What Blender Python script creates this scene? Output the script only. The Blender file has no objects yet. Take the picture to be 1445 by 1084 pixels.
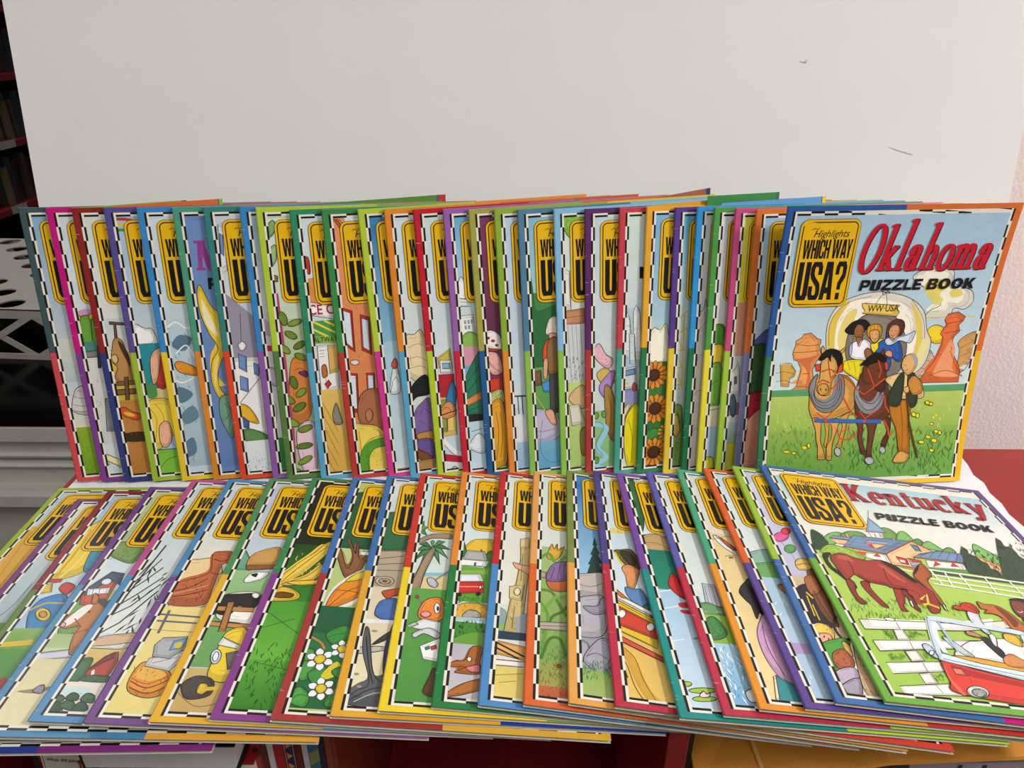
import bpy, bmesh, math, random
from mathutils import Matrix, Vector

SC = bpy.context.scene
COL = SC.collection
R = math.radians

# ---------------------------------------------------------------- camera
cam_data = bpy.data.cameras.new('camera')
cam = bpy.data.objects.new('camera', cam_data)
COL.objects.link(cam)
cam.location = (0, 0, .413)
cam.rotation_euler = (Matrix.Rotation(R(90 - 26.54), 3, 'X') @ Matrix.Rotation(R(.30), 3, 'Z')).to_euler()
cam_data.sensor_fit = 'HORIZONTAL'
cam_data.sensor_width = 36
cam_data.lens = 36 * 1008 / 1445
cam_data.clip_start = .01
SC.camera = cam

# ---------------------------------------------------------------- world, lights, exposure
world = bpy.data.worlds.new('room_air')
SC.world = world
world.use_nodes = True
bgn = world.node_tree.nodes['Background']
bgn.inputs[0].default_value = (.92, .94, 1, 1)
bgn.inputs[1].default_value = .15
SC.view_settings.view_transform = 'Standard'
SC.view_settings.look = 'None'
SC.view_settings.gamma = 1
SC.view_settings.use_curve_mapping = False
SC.view_settings.exposure = .02

def area(name, loc, target, sx, sy, power, col):
    d = bpy.data.lights.new(name, 'AREA')
    d.shape = 'RECTANGLE'; d.size = sx; d.size_y = sy; d.energy = power; d.color = col
    o = bpy.data.objects.new(name, d); COL.objects.link(o)
    o.location = loc
    o.rotation_euler = (Vector(target) - Vector(loc)).to_track_quat('-Z', 'Y').to_euler()
    return o
# fluorescent room panels and one added fill, each with a fixture built below
PANELS = [(2.55, -.55, 1.93, 118, .14, .30), (-1.0, -.60, 1.93, 11, .29, .59), (-1.5, 2.0, 1.93, 6, .29, .59), (.55, -1.35, 1.93, 8, .29, .59)]  # last one, front right, is added to brighten the envelope and divider
for px, py, pz, pw, ha, hb in PANELS:
    area('ceiling_panel_light', (px, py, pz - .012), (px, py, 0), ha * 1.93, hb * 1.97, pw, (1, .985, .965))

# ---------------------------------------------------------------- helpers
def lin(h):
    h = h.strip('#')
    if len(h) == 3: h = ''.join(c * 2 for c in h)
    out = []
    for i in (0, 2, 4):
        c = int(h[i:i + 2], 16) / 255
        out.append(c / 12.92 if c <= .04045 else ((c + .055) / 1.055) ** 2.4)
    return tuple(out) + (1,)

MATS = {}
def mat(name, color=None, rough=.6, noise=0., scale=40., bump=0., spec=.5, metal=0., attr=False, stretch=None):
    if name in MATS: return MATS[name]
    m = bpy.data.materials.new(name); m.use_nodes = True
    nt = m.node_tree; b = nt.nodes['Principled BSDF']
    b.inputs['Roughness'].default_value = rough
    b.inputs['Specular IOR Level'].default_value = spec
    b.inputs['Metallic'].default_value = metal
    src = None
    if attr:
        a = nt.nodes.new('ShaderNodeAttribute'); a.attribute_name = 'Col'; src = a.outputs['Color']
    else:
        rgb = nt.nodes.new('ShaderNodeRGB'); rgb.outputs[0].default_value = lin(color); src = rgb.outputs[0]
    if noise or bump:
        tc = nt.nodes.new('ShaderNodeTexCoord'); mp = nt.nodes.new('ShaderNodeMapping')
        if stretch: mp.inputs['Scale'].default_value = stretch
        nt.links.new(tc.outputs['Object'], mp.inputs[0])
        nz = nt.nodes.new('ShaderNodeTexNoise'); nz.inputs['Scale'].default_value = scale
        nz.inputs['Detail'].default_value = 6
        nt.links.new(mp.outputs[0], nz.inputs['Vector'])
    if noise:
        mr = nt.nodes.new('ShaderNodeMapRange')
        mr.inputs[1].default_value = .3; mr.inputs[2].default_value = .7
        mr.inputs[3].default_value = 1 - noise; mr.inputs[4].default_value = 1 + noise * .4
        nt.links.new(nz.outputs[0], mr.inputs[0])
        mx = nt.nodes.new('ShaderNodeMix'); mx.data_type = 'RGBA'; mx.blend_type = 'MULTIPLY'
        mx.inputs[0].default_value = 1
        nt.links.new(src, mx.inputs[6]); nt.links.new(mr.outputs[0], mx.inputs[7])
        src = mx.outputs[2]
    nt.links.new(src, b.inputs['Base Color'])
    if bump:
        bp = nt.nodes.new('ShaderNodeBump'); bp.inputs['Strength'].default_value = bump
        bp.inputs['Distance'].default_value = .002
        nt.links.new(nz.outputs[0], bp.inputs['Height']); nt.links.new(bp.outputs[0], b.inputs['Normal'])
    MATS[name] = m
    return m

def link(name, me, m, parent=None, loc=None):
    o = bpy.data.objects.new(name, me); COL.objects.link(o)
    if m and not me.materials: me.materials.append(m)
    if parent: o.parent = parent
    if loc: o.location = loc
    return o

def tag(o, label=None, cat=None, group=None, kind=None):
    if label: o['label'] = label
    if cat: o['category'] = cat
    if group: o['group'] = group
    if kind: o['kind'] = kind
    return o

def empty(name, loc=(0, 0, 0)):
    o = bpy.data.objects.new(name, None); COL.objects.link(o); o.location = loc
    o.empty_display_size = .05
    return o

class MB:
    """collects flat faces with a colour each and builds one mesh"""
    def __init__(s): s.v = []; s.f = []; s.c = []
    def face(s, pts, col=(1, 1, 1, 1)):
        i = len(s.v); s.v += [tuple(p) for p in pts]; s.f.append(tuple(range(i, i + len(pts))))
        s.c.append(col if isinstance(col, list) else [col] * len(pts))
    def box(s, lo, hi, col=(1, 1, 1, 1), M=None):
        x0, y0, z0 = lo; x1, y1, z1 = hi
        P = [Vector(p) for p in ((x0, y0, z0), (x1, y0, z0), (x1, y1, z0), (x0, y1, z0), (x0, y0, z1), (x1, y0, z1), (x1, y1, z1), (x0, y1, z1))]
        if M: P = [M @ p for p in P]
        for q in ((3, 2, 1, 0), (4, 5, 6, 7), (0, 1, 5, 4), (1, 2, 6, 5), (2, 3, 7, 6), (3, 0, 4, 7)):
            s.face([P[k] for k in q], col)
    def prism(s, poly, axis, a, b, col=(1, 1, 1, 1)):
        """extrude 2D polygon along axis ('x','y','z') from a to b"""
        def pt(p, t): return {'x': (t, p[0], p[1]), 'y': (p[0], t, p[1]), 'z': (p[0], p[1], t)}[axis]
        n = len(poly)
        s.face([pt(p, a) for p in reversed(poly)], col); s.face([pt(p, b) for p in poly], col)
        for i in range(n):
            j = (i + 1) % n
            s.face([pt(poly[i], a), pt(poly[j], a), pt(poly[j], b), pt(poly[i], b)], col)
    def mesh(s, name, weld=True):
        me = bpy.data.meshes.new(name)
        me.from_pydata(s.v, [], s.f)
        ca = me.color_attributes.new('Col', 'FLOAT_COLOR', 'CORNER')
        flat = []
        for c in s.c:
            for q in c: flat += q
        ca.data.foreach_set('color', flat)
        if weld:
            bm = bmesh.new(); bm.from_mesh(me)
            bmesh.ops.remove_doubles(bm, verts=bm.verts, dist=1e-6)
            bmesh.ops.recalc_face_normals(bm, faces=bm.faces)
            bm.to_mesh(me); bm.free()
        me.update()
        return me

def bevel(o, w=.002, seg=2):
    md = o.modifiers.new('bevel', 'BEVEL'); md.width = w; md.segments = seg; md.limit_method = 'ANGLE'
    return o

def box(name, lo, hi, m, parent=None, bev=0):
    b = MB(); b.box(lo, hi); o = link(name, b.mesh(name), m, parent)
    if bev: bevel(o, bev)
    return o

# ---------------------------------------------------------------- materials
M_PRINT = mat('printed_cover', rough=.34, noise=.05, scale=90, attr=True, spec=.45)
M_PAPER = mat('page_paper', rough=.8, noise=.22, scale=260, attr=True, stretch=(1, 1, 14))
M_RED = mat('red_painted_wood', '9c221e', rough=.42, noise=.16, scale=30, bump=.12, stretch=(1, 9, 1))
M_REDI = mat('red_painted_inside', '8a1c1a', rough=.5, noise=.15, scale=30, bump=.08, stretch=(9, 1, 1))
M_BOARD = mat('white_foam_board', 'e8e8e5', rough=.7, noise=.015, scale=14)
M_SHEET = mat('white_paper_sheet', 'e8e8ec', rough=.7, noise=.03, scale=25)
M_WALL = mat('pink_plaster', 'f2e6e1', rough=.85, noise=.04, scale=230, bump=.5)
M_WHITE = mat('white_enamel', 'e2dfd4', rough=.45, noise=.06, scale=20)
M_PLASTIC = mat('translucent_white_plastic', 'cfcbbf', rough=.45, noise=.05, scale=25)
M_BLACK = mat('black_glass', '040405', rough=.16, noise=.02, scale=5, spec=.12)
M_DARK = mat('dim_room_wall', '3a3532', rough=.8, noise=.1, scale=6)  # dimness of the far room is put into this wall colour
M_FLOOR = mat('worn_brown_floor', '4c4038', rough=.6, noise=.2, scale=12)
M_CEIL = mat('ceiling_paint', 'd8d6d0', rough=.9, noise=.04, scale=8)
M_BLACKP = mat('black_plastic', '0c0b0b', rough=.5, noise=.05)

# ---------------------------------------------------------------- the room
def struct(name, lo, hi, m):
    return tag(box(name, lo, hi, m), kind='structure')
struct('floor', (-4.2, -2.2, -.70), (3.6, 4.2, -.62), M_FLOOR)
struct('ceiling', (-4.2, -2.2, 1.96), (3.6, 4.2, 2.04), M_CEIL)
struct('wall_back', (-.32, .83, -.62), (3.6, .95, 1.96), M_WALL)
struct('wall_right', (3.5, -2.2, -.62), (3.6, .83, 1.96), M_WALL)
struct('wall_far', (-4.2, 4.1, -.62), (-.32, 4.2, 1.96), M_DARK)
struct('wall_left', (-4.2, -2.2, -.62), (-4.1, 4.1, 1.96), M_DARK)
em = bpy.data.materials.new('lit_diffuser'); em.use_nodes = True
eb = em.node_tree.nodes['Principled BSDF']
eb.inputs['Base Color'].default_value = (.9, .9, .88, 1)
eb.inputs['Emission Color'].default_value = (1, .985, .965, 1); eb.inputs['Emission Strength'].default_value = 3
for i, (px, py, pz, pw, ha, hb) in enumerate(PANELS):
    t = empty('ceiling_light', (px, py, 1.93))
    tag(t, 'small bright ceiling panel above the right end of the bookcase' if i == 0 else 'large unseen fluorescent ceiling panel with white frame', 'light', 'ceiling panels')  # includes the front right panel, an added fill
    b = MB()
    for lo, hi in (((-ha - .03, -hb - .03, -.005), (-ha, hb + .03, .03)), ((ha, -hb - .03, -.005), (ha + .03, hb + .03, .03)), ((-ha, -hb - .03, -.005), (ha, -hb, .03)), ((-ha, hb, -.005), (ha, hb + .03, .03))):
        b.box(lo, hi)
    link('frame', b.mesh('frame'), M_CEIL, t)
    b = MB(); b.box((-ha, -hb, .005), (ha, hb, .028)); link('diffuser', b.mesh('diffuser'), em, t)

# ---------------------------------------------------------------- red bookcase
bc = empty('bookcase', (0, .52, -.62))
tag(bc, 'low red painted bookcase carrying the rows of puzzle books', 'bookcase')
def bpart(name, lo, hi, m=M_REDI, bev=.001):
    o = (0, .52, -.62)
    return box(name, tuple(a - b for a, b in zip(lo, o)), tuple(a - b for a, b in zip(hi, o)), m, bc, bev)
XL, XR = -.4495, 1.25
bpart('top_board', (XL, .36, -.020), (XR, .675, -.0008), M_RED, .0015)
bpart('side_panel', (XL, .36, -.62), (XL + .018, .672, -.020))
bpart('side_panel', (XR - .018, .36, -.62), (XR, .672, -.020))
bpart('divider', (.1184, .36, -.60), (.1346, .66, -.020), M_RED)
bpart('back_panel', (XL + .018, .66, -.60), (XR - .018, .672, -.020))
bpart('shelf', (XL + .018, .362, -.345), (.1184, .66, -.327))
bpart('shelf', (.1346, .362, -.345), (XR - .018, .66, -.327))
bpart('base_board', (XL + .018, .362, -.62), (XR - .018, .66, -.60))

# white foam board leaning on the wall behind the books
W_BO, H_BO = .9630, .80
fb = empty('foam_board', (-.4715, .6690, -.0002))
fb.rotation_euler = (R(-10), 0, 0)
tag(fb, 'large white foam display board leaning against the wall behind the books', 'board')
b = MB(); b.box((0, 0, 0), (W_BO, .005, H_BO)); link('panel', b.mesh('panel'), M_BOARD, fb)
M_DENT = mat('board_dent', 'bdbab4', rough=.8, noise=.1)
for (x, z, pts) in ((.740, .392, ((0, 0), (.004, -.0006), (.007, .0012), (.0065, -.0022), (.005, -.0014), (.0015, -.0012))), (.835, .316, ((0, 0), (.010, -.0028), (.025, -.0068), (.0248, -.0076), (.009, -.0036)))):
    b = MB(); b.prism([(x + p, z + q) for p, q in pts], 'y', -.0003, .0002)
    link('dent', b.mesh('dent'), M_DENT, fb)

# white paper sheet lying under the books, torn right edge
random.seed(4)
edge = [(.486, .655), (.484, .640), (.479, .622), (.4815, .607), (.477, .590), (.478, .572), (.4745, .555), (.4765, .535), (.474, .50), (.476, .45), (.474, .36)]
b = MB(); b.prism([(-.4425, .362), ] + list(reversed(edge)) + [(-.4425, .655)], 'z', -.0007, -.0002)
tag(link('paper_sheet', b.mesh('paper_sheet'), M_SHEET), 'white paper sheet with torn edge spread on the red bookcase top', 'paper')

# ---------------------------------------------------------------- flat print on a cover (millimetres from the cover's top left)
W, L, TH = .216, .2676, .0027
DZ = 4e-6
FR = (9.7, 8.1, 206.3, 259.5)            # picture frame inside the checkered line
INK = lin('2a231e')

def clip(poly, rect):
    for ax, lim, sg in ((0, rect[0], 1), (0, rect[2], -1), (1, rect[1], 1), (1, rect[3], -1)):
        out = []
        n = len(poly)
        for i in range(n):
            a, c = poly[i], poly[(i + 1) % n]
            da, dc = (a[ax] - lim) * sg, (c[ax] - lim) * sg
            if da >= 0: out.append(a)
            if (da >= 0) != (dc >= 0):
                t = da / (da - dc); out.append((a[0] + (c[0] - a[0]) * t, a[1] + (c[1] - a[1]) * t))
        poly = out
        if len(poly) < 3: return []
    return poly

def smooth(P, closed, k=4):
    n = len(P); out = []
    for i in range(n if closed else n - 1):
        g = (lambda j: P[j % n]) if closed else (lambda j: P[max(0, min(n - 1, j))])
        p0, p1, p2, p3 = g(i - 1), g(i), g(i + 1), g(i + 2)
        for q in range(k):
            t = q / k
            out.append(tuple(.5 * (2 * p1[d] + (p2[d] - p0[d]) * t + (2 * p0[d] - 5 * p1[d] + 4 * p2[d] - p3[d]) * t * t + (3 * p1[d] - p0[d] - 3 * p2[d] + p3[d]) * t ** 3) for d in (0, 1)))
    if not closed: out.append(P[-1])
    return out

def ribbon(P, wid, closed=False):
    """quads along a path; wid is a number or a function of the direction"""
    n = len(P); L_, R_ = [], []
    for i in range(n):
        a = P[i - 1] if (closed or i > 0) else P[i]
        c = P[(i + 1) % n] if (closed or i < n - 1) else P[i]
        dx, dy = c[0] - a[0], c[1] - a[1]; d = math.hypot(dx, dy) or 1
        w = (wid(dx / d, dy / d) if callable(wid) else wid) / 2
        L_.append((P[i][0] - dy / d * w, P[i][1] + dx / d * w)); R_.append((P[i][0] + dy / d * w, P[i][1] - dx / d * w))
    return [[L_[i], R_[i], R_[(i + 1) % n], L_[(i + 1) % n]] for i in range(n if closed else n - 1)]

TEXTS = {}
def text_polys(txt, bold=0., shear=0.):
    """outline of a text in the built-in font: list of triangles, cap height about 0.7"""
    k = (txt, bold, shear)
    if k in TEXTS: return TEXTS[k]
    cu = bpy.data.curves.new('text', 'FONT'); cu.body = txt; cu.offset = bold; cu.shear = shear; cu.resolution_u = 3
    o = bpy.data.objects.new('text', cu); COL.objects.link(o)
    dg = bpy.context.evaluated_depsgraph_get(); dg.update()
    me = o.evaluated_get(dg).to_mesh()
    T = [[(me.vertices[v].co.x, me.vertices[v].co.y) for v in p.vertices] for p in me.polygons]
    o.evaluated_get(dg).to_mesh_clear()
    bpy.data.objects.remove(o); bpy.data.curves.remove(cu)
    TEXTS[k] = T
    return T

class Print:
    def __init__(s, z0=TH, dz=DZ): s.layers = []; s.z0 = z0; s.dz = dz; s.top = 0
    def polys(s, ps, col, rect=FR):
        """one layer of same-coloured polygons"""
        out = []
        for p in ps:
            q = clip(p, rect) if rect else p
            if len(q) >= 3: out.append((q, col))
        if out: s.layers.append(out)
    def grad(s, c1, c2, v1, v2):
        a, b_ = max(FR[1], min(v1, v2)), min(FR[3], max(v1, v2))
        if b_ - a < .05: return
        if v1 > v2: c1, c2, v1, v2 = c2, c1, v2, v1
        f = lambda v: tuple(c1[i] + (c2[i] - c1[i]) * (v - v1) / (v2 - v1) for i in range(4))
        s.layers.append([([(FR[0], a), (FR[2], a), (FR[2], b_), (FR[0], b_)], [f(a), f(a), f(b_), f(b_)])])
    def shape(s, pts, col, ink=False):
        if ink:
            us, vs = [q[0] for q in pts], [q[1] for q in pts]; du, dv = max(us) - min(us), max(vs) - min(vs)
            if min(du, dv) > 5:          # hand-drawn look: darker rim, lighter inside, a few hatch strokes
                cu, cv = sum(us) / len(us), sum(vs) / len(vs)
                s.polys([pts], tuple(c * .84 for c in col[:3]) + (1,))
                s.polys([[(cu + (q[0] - cu) * .80 - du * .05, cv + (q[1] - cv) * .82 - dv * .04) for q in pts]], tuple(min(1, c * 1.08) for c in col[:3]) + (1,))
            else: s.polys([pts], col)
            if min(du, dv) > 5:
                n = len(pts); dk = tuple(c * .42 for c in col[:3]) + (1,)
                for f0, f1, sc, wd in ((.08, .26, .80, .36), (.34, .60, .84, .42), (.40, .55, .66, .34), (.66, .80, .74, .34), (.86, .97, .58, .32)):
                    seg = [(cu + (q[0] - cu) * sc, cv + (q[1] - cv) * sc) for q in pts[int(f0 * n):max(int(f1 * n), int(f0 * n) + 2)]]
                    if len(seg) > 1: s.polys(ribbon(seg, wd), dk)
            s.polys(ribbon(pts, .62, True), INK)
        else: s.polys([pts], col)
    def art(s, src, seed):
        rnd = random.Random(seed)
        P = lambda t: tuple(float(x) for x in t.split(','))
        for ln in src.strip().split('\n'):
            t = ln.split(); k = t[0]; ink = k.endswith('!'); c = lin(t[1])
            if k == 'G':
                v = P(t[3]); s.grad(c, lin(t[2]), v[0], v[1])
            elif k[0] == 'P': s.shape([P(x) for x in t[2:]], c, ink)
            elif k[0] == 'S': s.shape(smooth([P(x) for x in t[2:]], True), c, ink)
            elif k[0] in 'LC':
                pts = [P(x) for x in t[2:]]
                if k[0] == 'C': pts = smooth(pts, False, 5)
                s.polys(ribbon(pts, float(k[1:])), c)
            elif k[0] == 'E':
                o, a, d = P(t[2]), P(t[3]), P(t[4])
                pts = [(o[0] + a[0] * math.cos(q * math.pi / 9) + d[0] * math.sin(q * math.pi / 9), o[1] + a[1] * math.cos(q * math.pi / 9) + d[1] * math.sin(q * math.pi / 9)) for q in range(18)]
                s.shape(pts, c, ink)
            elif k == 'T':
                n, le = int(int(t[2]) * 1.6), float(t[3]) * 1.7; q = [P(x) for x in t[4:8]]; out = []
                for _ in range(n):
                    a, e = rnd.random(), rnd.random()
                    x = sum(w * p[0] for w, p in zip(((1 - a) * (1 - e), a * (1 - e), a * e, (1 - a) * e), q))
                    y = sum(w * p[1] for w, p in zip(((1 - a) * (1 - e), a * (1 - e), a * e, (1 - a) * e), q))
                    an = rnd.uniform(-.7, .7); l2 = le * rnd.uniform(.6, 1.3) / 2; dx, dy = math.sin(an) * l2, math.cos(an) * l2
                    w = max(.26, .07 * le)
                    out.append([(x - dx, y - dy), (x + math.cos(an) * w, y - math.sin(an) * w), (x + dx, y + dy), (x - math.cos(an) * w, y + math.sin(an) * w)])
                s.polys(out, c)
            elif k == 'F':
                o = P(t[3]); r = float(t[4]); n = int(t[5])
                pets = []; inks = []
                for i in range(n):
                    an = i * 2 * math.pi / n + .3; ux, uy = math.cos(an), math.sin(an); w = r * (4.6 / n if n > 8 else 2.9 / n)
                    pt = smooth([(o[0] + ux * r * .2, o[1] + uy * r * .2), (o[0] + ux * r * .65 - uy * w * .6, o[1] + uy * r * .65 + ux * w * .6), (o[0] + ux * r, o[1] + uy * r), (o[0] + ux * r * .65 + uy * w * .6, o[1] + uy * r * .65 - ux * w * .6)], True, 3)
                    pets.append(pt); inks += ribbon(pt, .4, True)
                s.polys(pets, c); s.polys(inks, INK)
                s.shape([(o[0] + r * .42 * math.cos(q * .5236), o[1] + r * .42 * math.sin(q * .5236)) for q in range(12)], lin(t[2]), True)
            elif k == 'X':
                h = float(t[2]); o = P(t[3])
                s.polys([[(o[0] + x * h * 1.1, o[1] - y * h * 1.35) for x, y in p] for p in text_polys(' '.join(t[4:]), .02)], c)
    def levels(s):
        """a layer lies just above the layers it covers"""
        bb = []; lv = []
        for lay in s.layers:
            us = [q[0] for p, _ in lay for q in p]; vs = [q[1] for p, _ in lay for q in p]
            k = (min(us) - .05, min(vs) - .05, max(us) + .05, max(vs) + .05)
            m = 0
            for c, l_ in zip(bb, lv):
                if l_ >= m and c[0] < k[2] and c[2] > k[0] and c[1] < k[3] and c[3] > k[1]: m = l_ + 1
            bb.append(k); lv.append(m)
        s.top = max(lv) + 2
        return lv
    def mesh(s, name, bend=None):
        mb = MB(); dz = s.dz
        for i, lay in zip(s.levels(), s.layers):
            z = s.z0 + 1.2e-5 + i * dz
            for p, c in lay:
                a = sum(p[j][0] * p[(j + 1) % len(p)][1] - p[(j + 1) % len(p)][0] * p[j][1] for j in range(len(p)))
                if abs(a) < 1e-4: continue
                if a > 0: p = p[::-1]; c = c[::-1] if isinstance(c, list) else c
                mb.face([(u / 1000, L - v / 1000, z) for u, v in p], c)
        me = mb.mesh(name, weld=False)
        if bend: bend_mesh(me)
        return me

BEND = (0.5827, -0.0618, 1.4744)      # curl of the Oklahoma book: strength, start, direction
def bend_mesh(me):
    k, s0, ph = BEND
    bm = bmesh.new(); bm.from_mesh(me)
    bmesh.ops.triangulate(bm, faces=bm.faces)
    d = Vector((math.cos(ph), math.sin(ph), 0))
    for i in range(1, 36):
        bmesh.ops.bisect_plane(bm, geom=bm.verts[:] + bm.edges[:] + bm.faces[:], dist=1e-7, plane_co=d * (i * .0083), plane_no=d)
    for v in bm.verts:
        q = v.co.x * d.x + v.co.y * d.y
        v.co.z += k * (q - s0) ** 2
    bm.to_mesh(me); bm.free(); me.update()

# ---- lettering
def G_(*ps): return [list(p) for p in ps]
HEAVY = {   # condensed heavy capitals on a unit box, y up
    'U': [[(0, 1), (.41, 1), (.41, .2), (.45, .13), (.55, .13), (.59, .2), (.59, 1), (1, 1), (1, .14), (.86, 0), (.14, 0), (0, .14)]],
    'S': [[(1, .66), (.65, .66), (.65, .81), (.6, .87), (.4, .87), (.35, .81), (.35, .71), (.42, .63), (.9, .44), (1, .31), (1, .14), (.84, 0), (.16, 0), (0, .14), (0, .37), (.35, .37), (.35, .19), (.4, .13), (.6, .13), (.65, .19), (.65, .28), (.58, .36), (.1, .56), (0, .69), (0, .86), (.16, 1), (.84, 1), (1, .86)]],
    'A': [[(0, 0), (.35, 0), (.52, .8), (.52, 1), (.24, 1)], [(1, 0), (.65, 0), (.48, .8), (.48, 1), (.76, 1)], [(.3, .17), (.7, .17), (.66, .33), (.34, .33)]],
    '?': [[(0, .66), (.35, .66), (.35, .8), (.4, .87), (.6, .87), (.65, .8), (.65, .68), (.34, .44), (.34, .26), (.68, .26), (.68, .38), (1, .6), (1, .86), (.84, 1), (.16, 1), (0, .86)], [(.33, 0), (.69, 0), (.69, .18), (.33, .18)]],
    'W': [[(0, 1), (.24, 1), (.31, .38), (.39, 1), (.61, 1), (.69, .38), (.76, 1), (1, 1), (.84, 0), (.6, 0), (.5, .62), (.4, 0), (.16, 0)]],
    'H': [[(0, 0), (.37, 0), (.37, .42), (.63, .42), (.63, 0), (1, 0), (1, 1), (.63, 1), (.63, .58), (.37, .58), (.37, 1), (0, 1)]],
    'I': [[(0, 0), (1, 0), (1, 1), (0, 1)]],
    'C': [[(1, .62), (.64, .62), (.64, .81), (.58, .87), (.42, .87), (.37, .81), (.37, .19), (.42, .13), (.58, .13), (.64, .19), (.64, .38), (1, .38), (1, .14), (.84, 0), (.16, 0), (0, .14), (0, .86), (.16, 1), (.84, 1), (1, .86)]],
    'Y': [[(0, 1), (.36, 1), (.5, .62), (.64, 1), (1, 1), (.69, .42), (.69, 0), (.31, 0), (.31, .42)]],
}
WIDE = {    # wide heavy capitals, overlapping pieces
    'P': [[(0, 0), (.3, 0), (.3, 1), (0, 1)], [(.3, .76), (.62, .76), (.7, .7), (1, .72), (.94, .9), (.76, 1), (.3, 1)], [(.3, .3), (.76, .3), (.94, .42), (1, .6), (.7, .6), (.62, .53), (.3, .53)], [(.7, .58), (1, .56), (1, .74), (.7, .72)]],
    'U': HEAVY['U'],
    'Z': [[(0, 1), (1, 1), (1, .76), (0, .76)], [(0, .24), (.4, .24), (1, .76), (.6, .76)], [(0, 0), (1, 0), (1, .24), (0, .24)]],
    'L': [[(0, 0), (1, 0), (1, .25), (0, .25)], [(0, 0), (.34, 0), (.34, 1), (0, 1)]],
    'E': [[(0, 0), (.34, 0), (.34, 1), (0, 1)], [(0, 0), (1, 0), (1, .23), (0, .23)], [(0, .77), (1, .77), (1, 1), (0, 1)], [(0, .39), (.92, .39), (.92, .61), (0, .61)]],
    'B': [[(0, 0), (.32, 0), (.32, 1), (0, 1)], [(0, .79), (.66, .79), (.92, .86), (.8, 1), (0, 1)], [(0, .42), (.8, .42), (.8, .6), (0, .6)], [(0, 0), (.84, 0), (.96, .12), (.7, .22), (0, .22)], [(.66, .55), (.86, .52), (.96, .66), (.94, .86), (.66, .8)], [(.68, .1), (.95, .1), (1, .3), (.92, .5), (.68, .45)]],
    'K': [[(0, 0), (.34, 0), (.34, 1), (0, 1)], [(.3, .4), (.62, 1), (1, 1), (.55, .4)], [(.42, .66), (.3, .42), (.64, 0), (1.05, 0), (.62, .62)]],
}
WIDE['O'] = ribbon([(.5 + .35 * math.cos(a * math.pi / 10), .5 + .385 * math.sin(a * math.pi / 10)) for a in range(20)], lambda dx, dy: .23 + .08 * abs(dy), True)

def put(gl, x, y, w, h, shear=0):
    return [[(x + p * w + shear * q * h, y - q * h) for p, q in g] for g in gl]

def sign_mesh():
    """yellow road-sign emblem printed on every cover"""
    s = Print(TH + DZ * 44)
    u0, v0, u1, v1 = 15, 11.5, 69.5, 87.5
    def rr(i, r):
        P = []
        for cx, cy, a0 in ((u1 - i - r, v0 + i + r, -90), (u1 - i - r, v1 - i - r, 0), (u0 + i + r, v1 - i - r, 90), (u0 + i + r, v0 + i + r, 180)):
            for k in range(6):
                a = R(a0 + k * 18); P.append((cx + r * math.cos(a), cy + r * math.sin(a)))
        return P
    Y, K = lin('ecb90e'), lin('131110')
    s.polys([rr(-.35, 7)], K); s.polys([rr(0, 6.7)], Y)
    s.polys(ribbon(rr(2.3, 4.6), 1.0, True), K)
    s.polys([[(27.2 + x * 8.3, 26.2 - y * 8.6) for x, y in p] for p in text_polys('Highlights', .008, .35)], K)
    s.polys(ribbon(smooth([(25.2, 20.2), (27.5, 18.8), (30, 19.6), (32.2, 18.2)], False), .55), K)
    x = 20.0
    for ch, w in (('W', 8.3), ('H', 5.0), ('I', 2.1), ('C', 4.9), ('H', 5.0), (' ', 1.9), ('W', 8.3), ('A', 5.5), ('Y', 5.0)):
        if ch != ' ': s.polys(put(HEAVY[ch], x, 44.6, w - .2, 16.2), K)
        x += w - (.45 if ch == 'A' else 0)
    x = 19.6
    for ch, w in (('U', 11.7), ('S', 11.4), ('A', 12.2), ('?', 10.6)):
        s.polys(put(HEAVY[ch], x, 81.4, w - .45, 34), K); x += w - .1
    s.polys([[(66.3 + .45 * math.cos(a), 80.2 + .45 * math.sin(a)) for a in (0, 1.05, 2.1, 3.15, 4.2, 5.25)]], K)
    return s

def puzzle_book_text(s, u0, v1, u1, h):
    K = lin('141212'); tot = 0
    seq = [('P', 1), ('U', 1.08), ('Z', 1.05), ('Z', 1.05), ('L', .88), ('E', .88), (' ', .5), ('B', 1.06), ('O', 1.22), ('O', 1.22), ('K', 1.12)]
    tot = sum(w for _, w in seq); k = (u1 - u0 - .14 * h) / tot; x = u0
    for ch, w in seq:
        if ch != ' ': s.polys(put(WIDE[ch], x, v1, w * k * .9, h, .14), K)
        x += w * k

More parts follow.
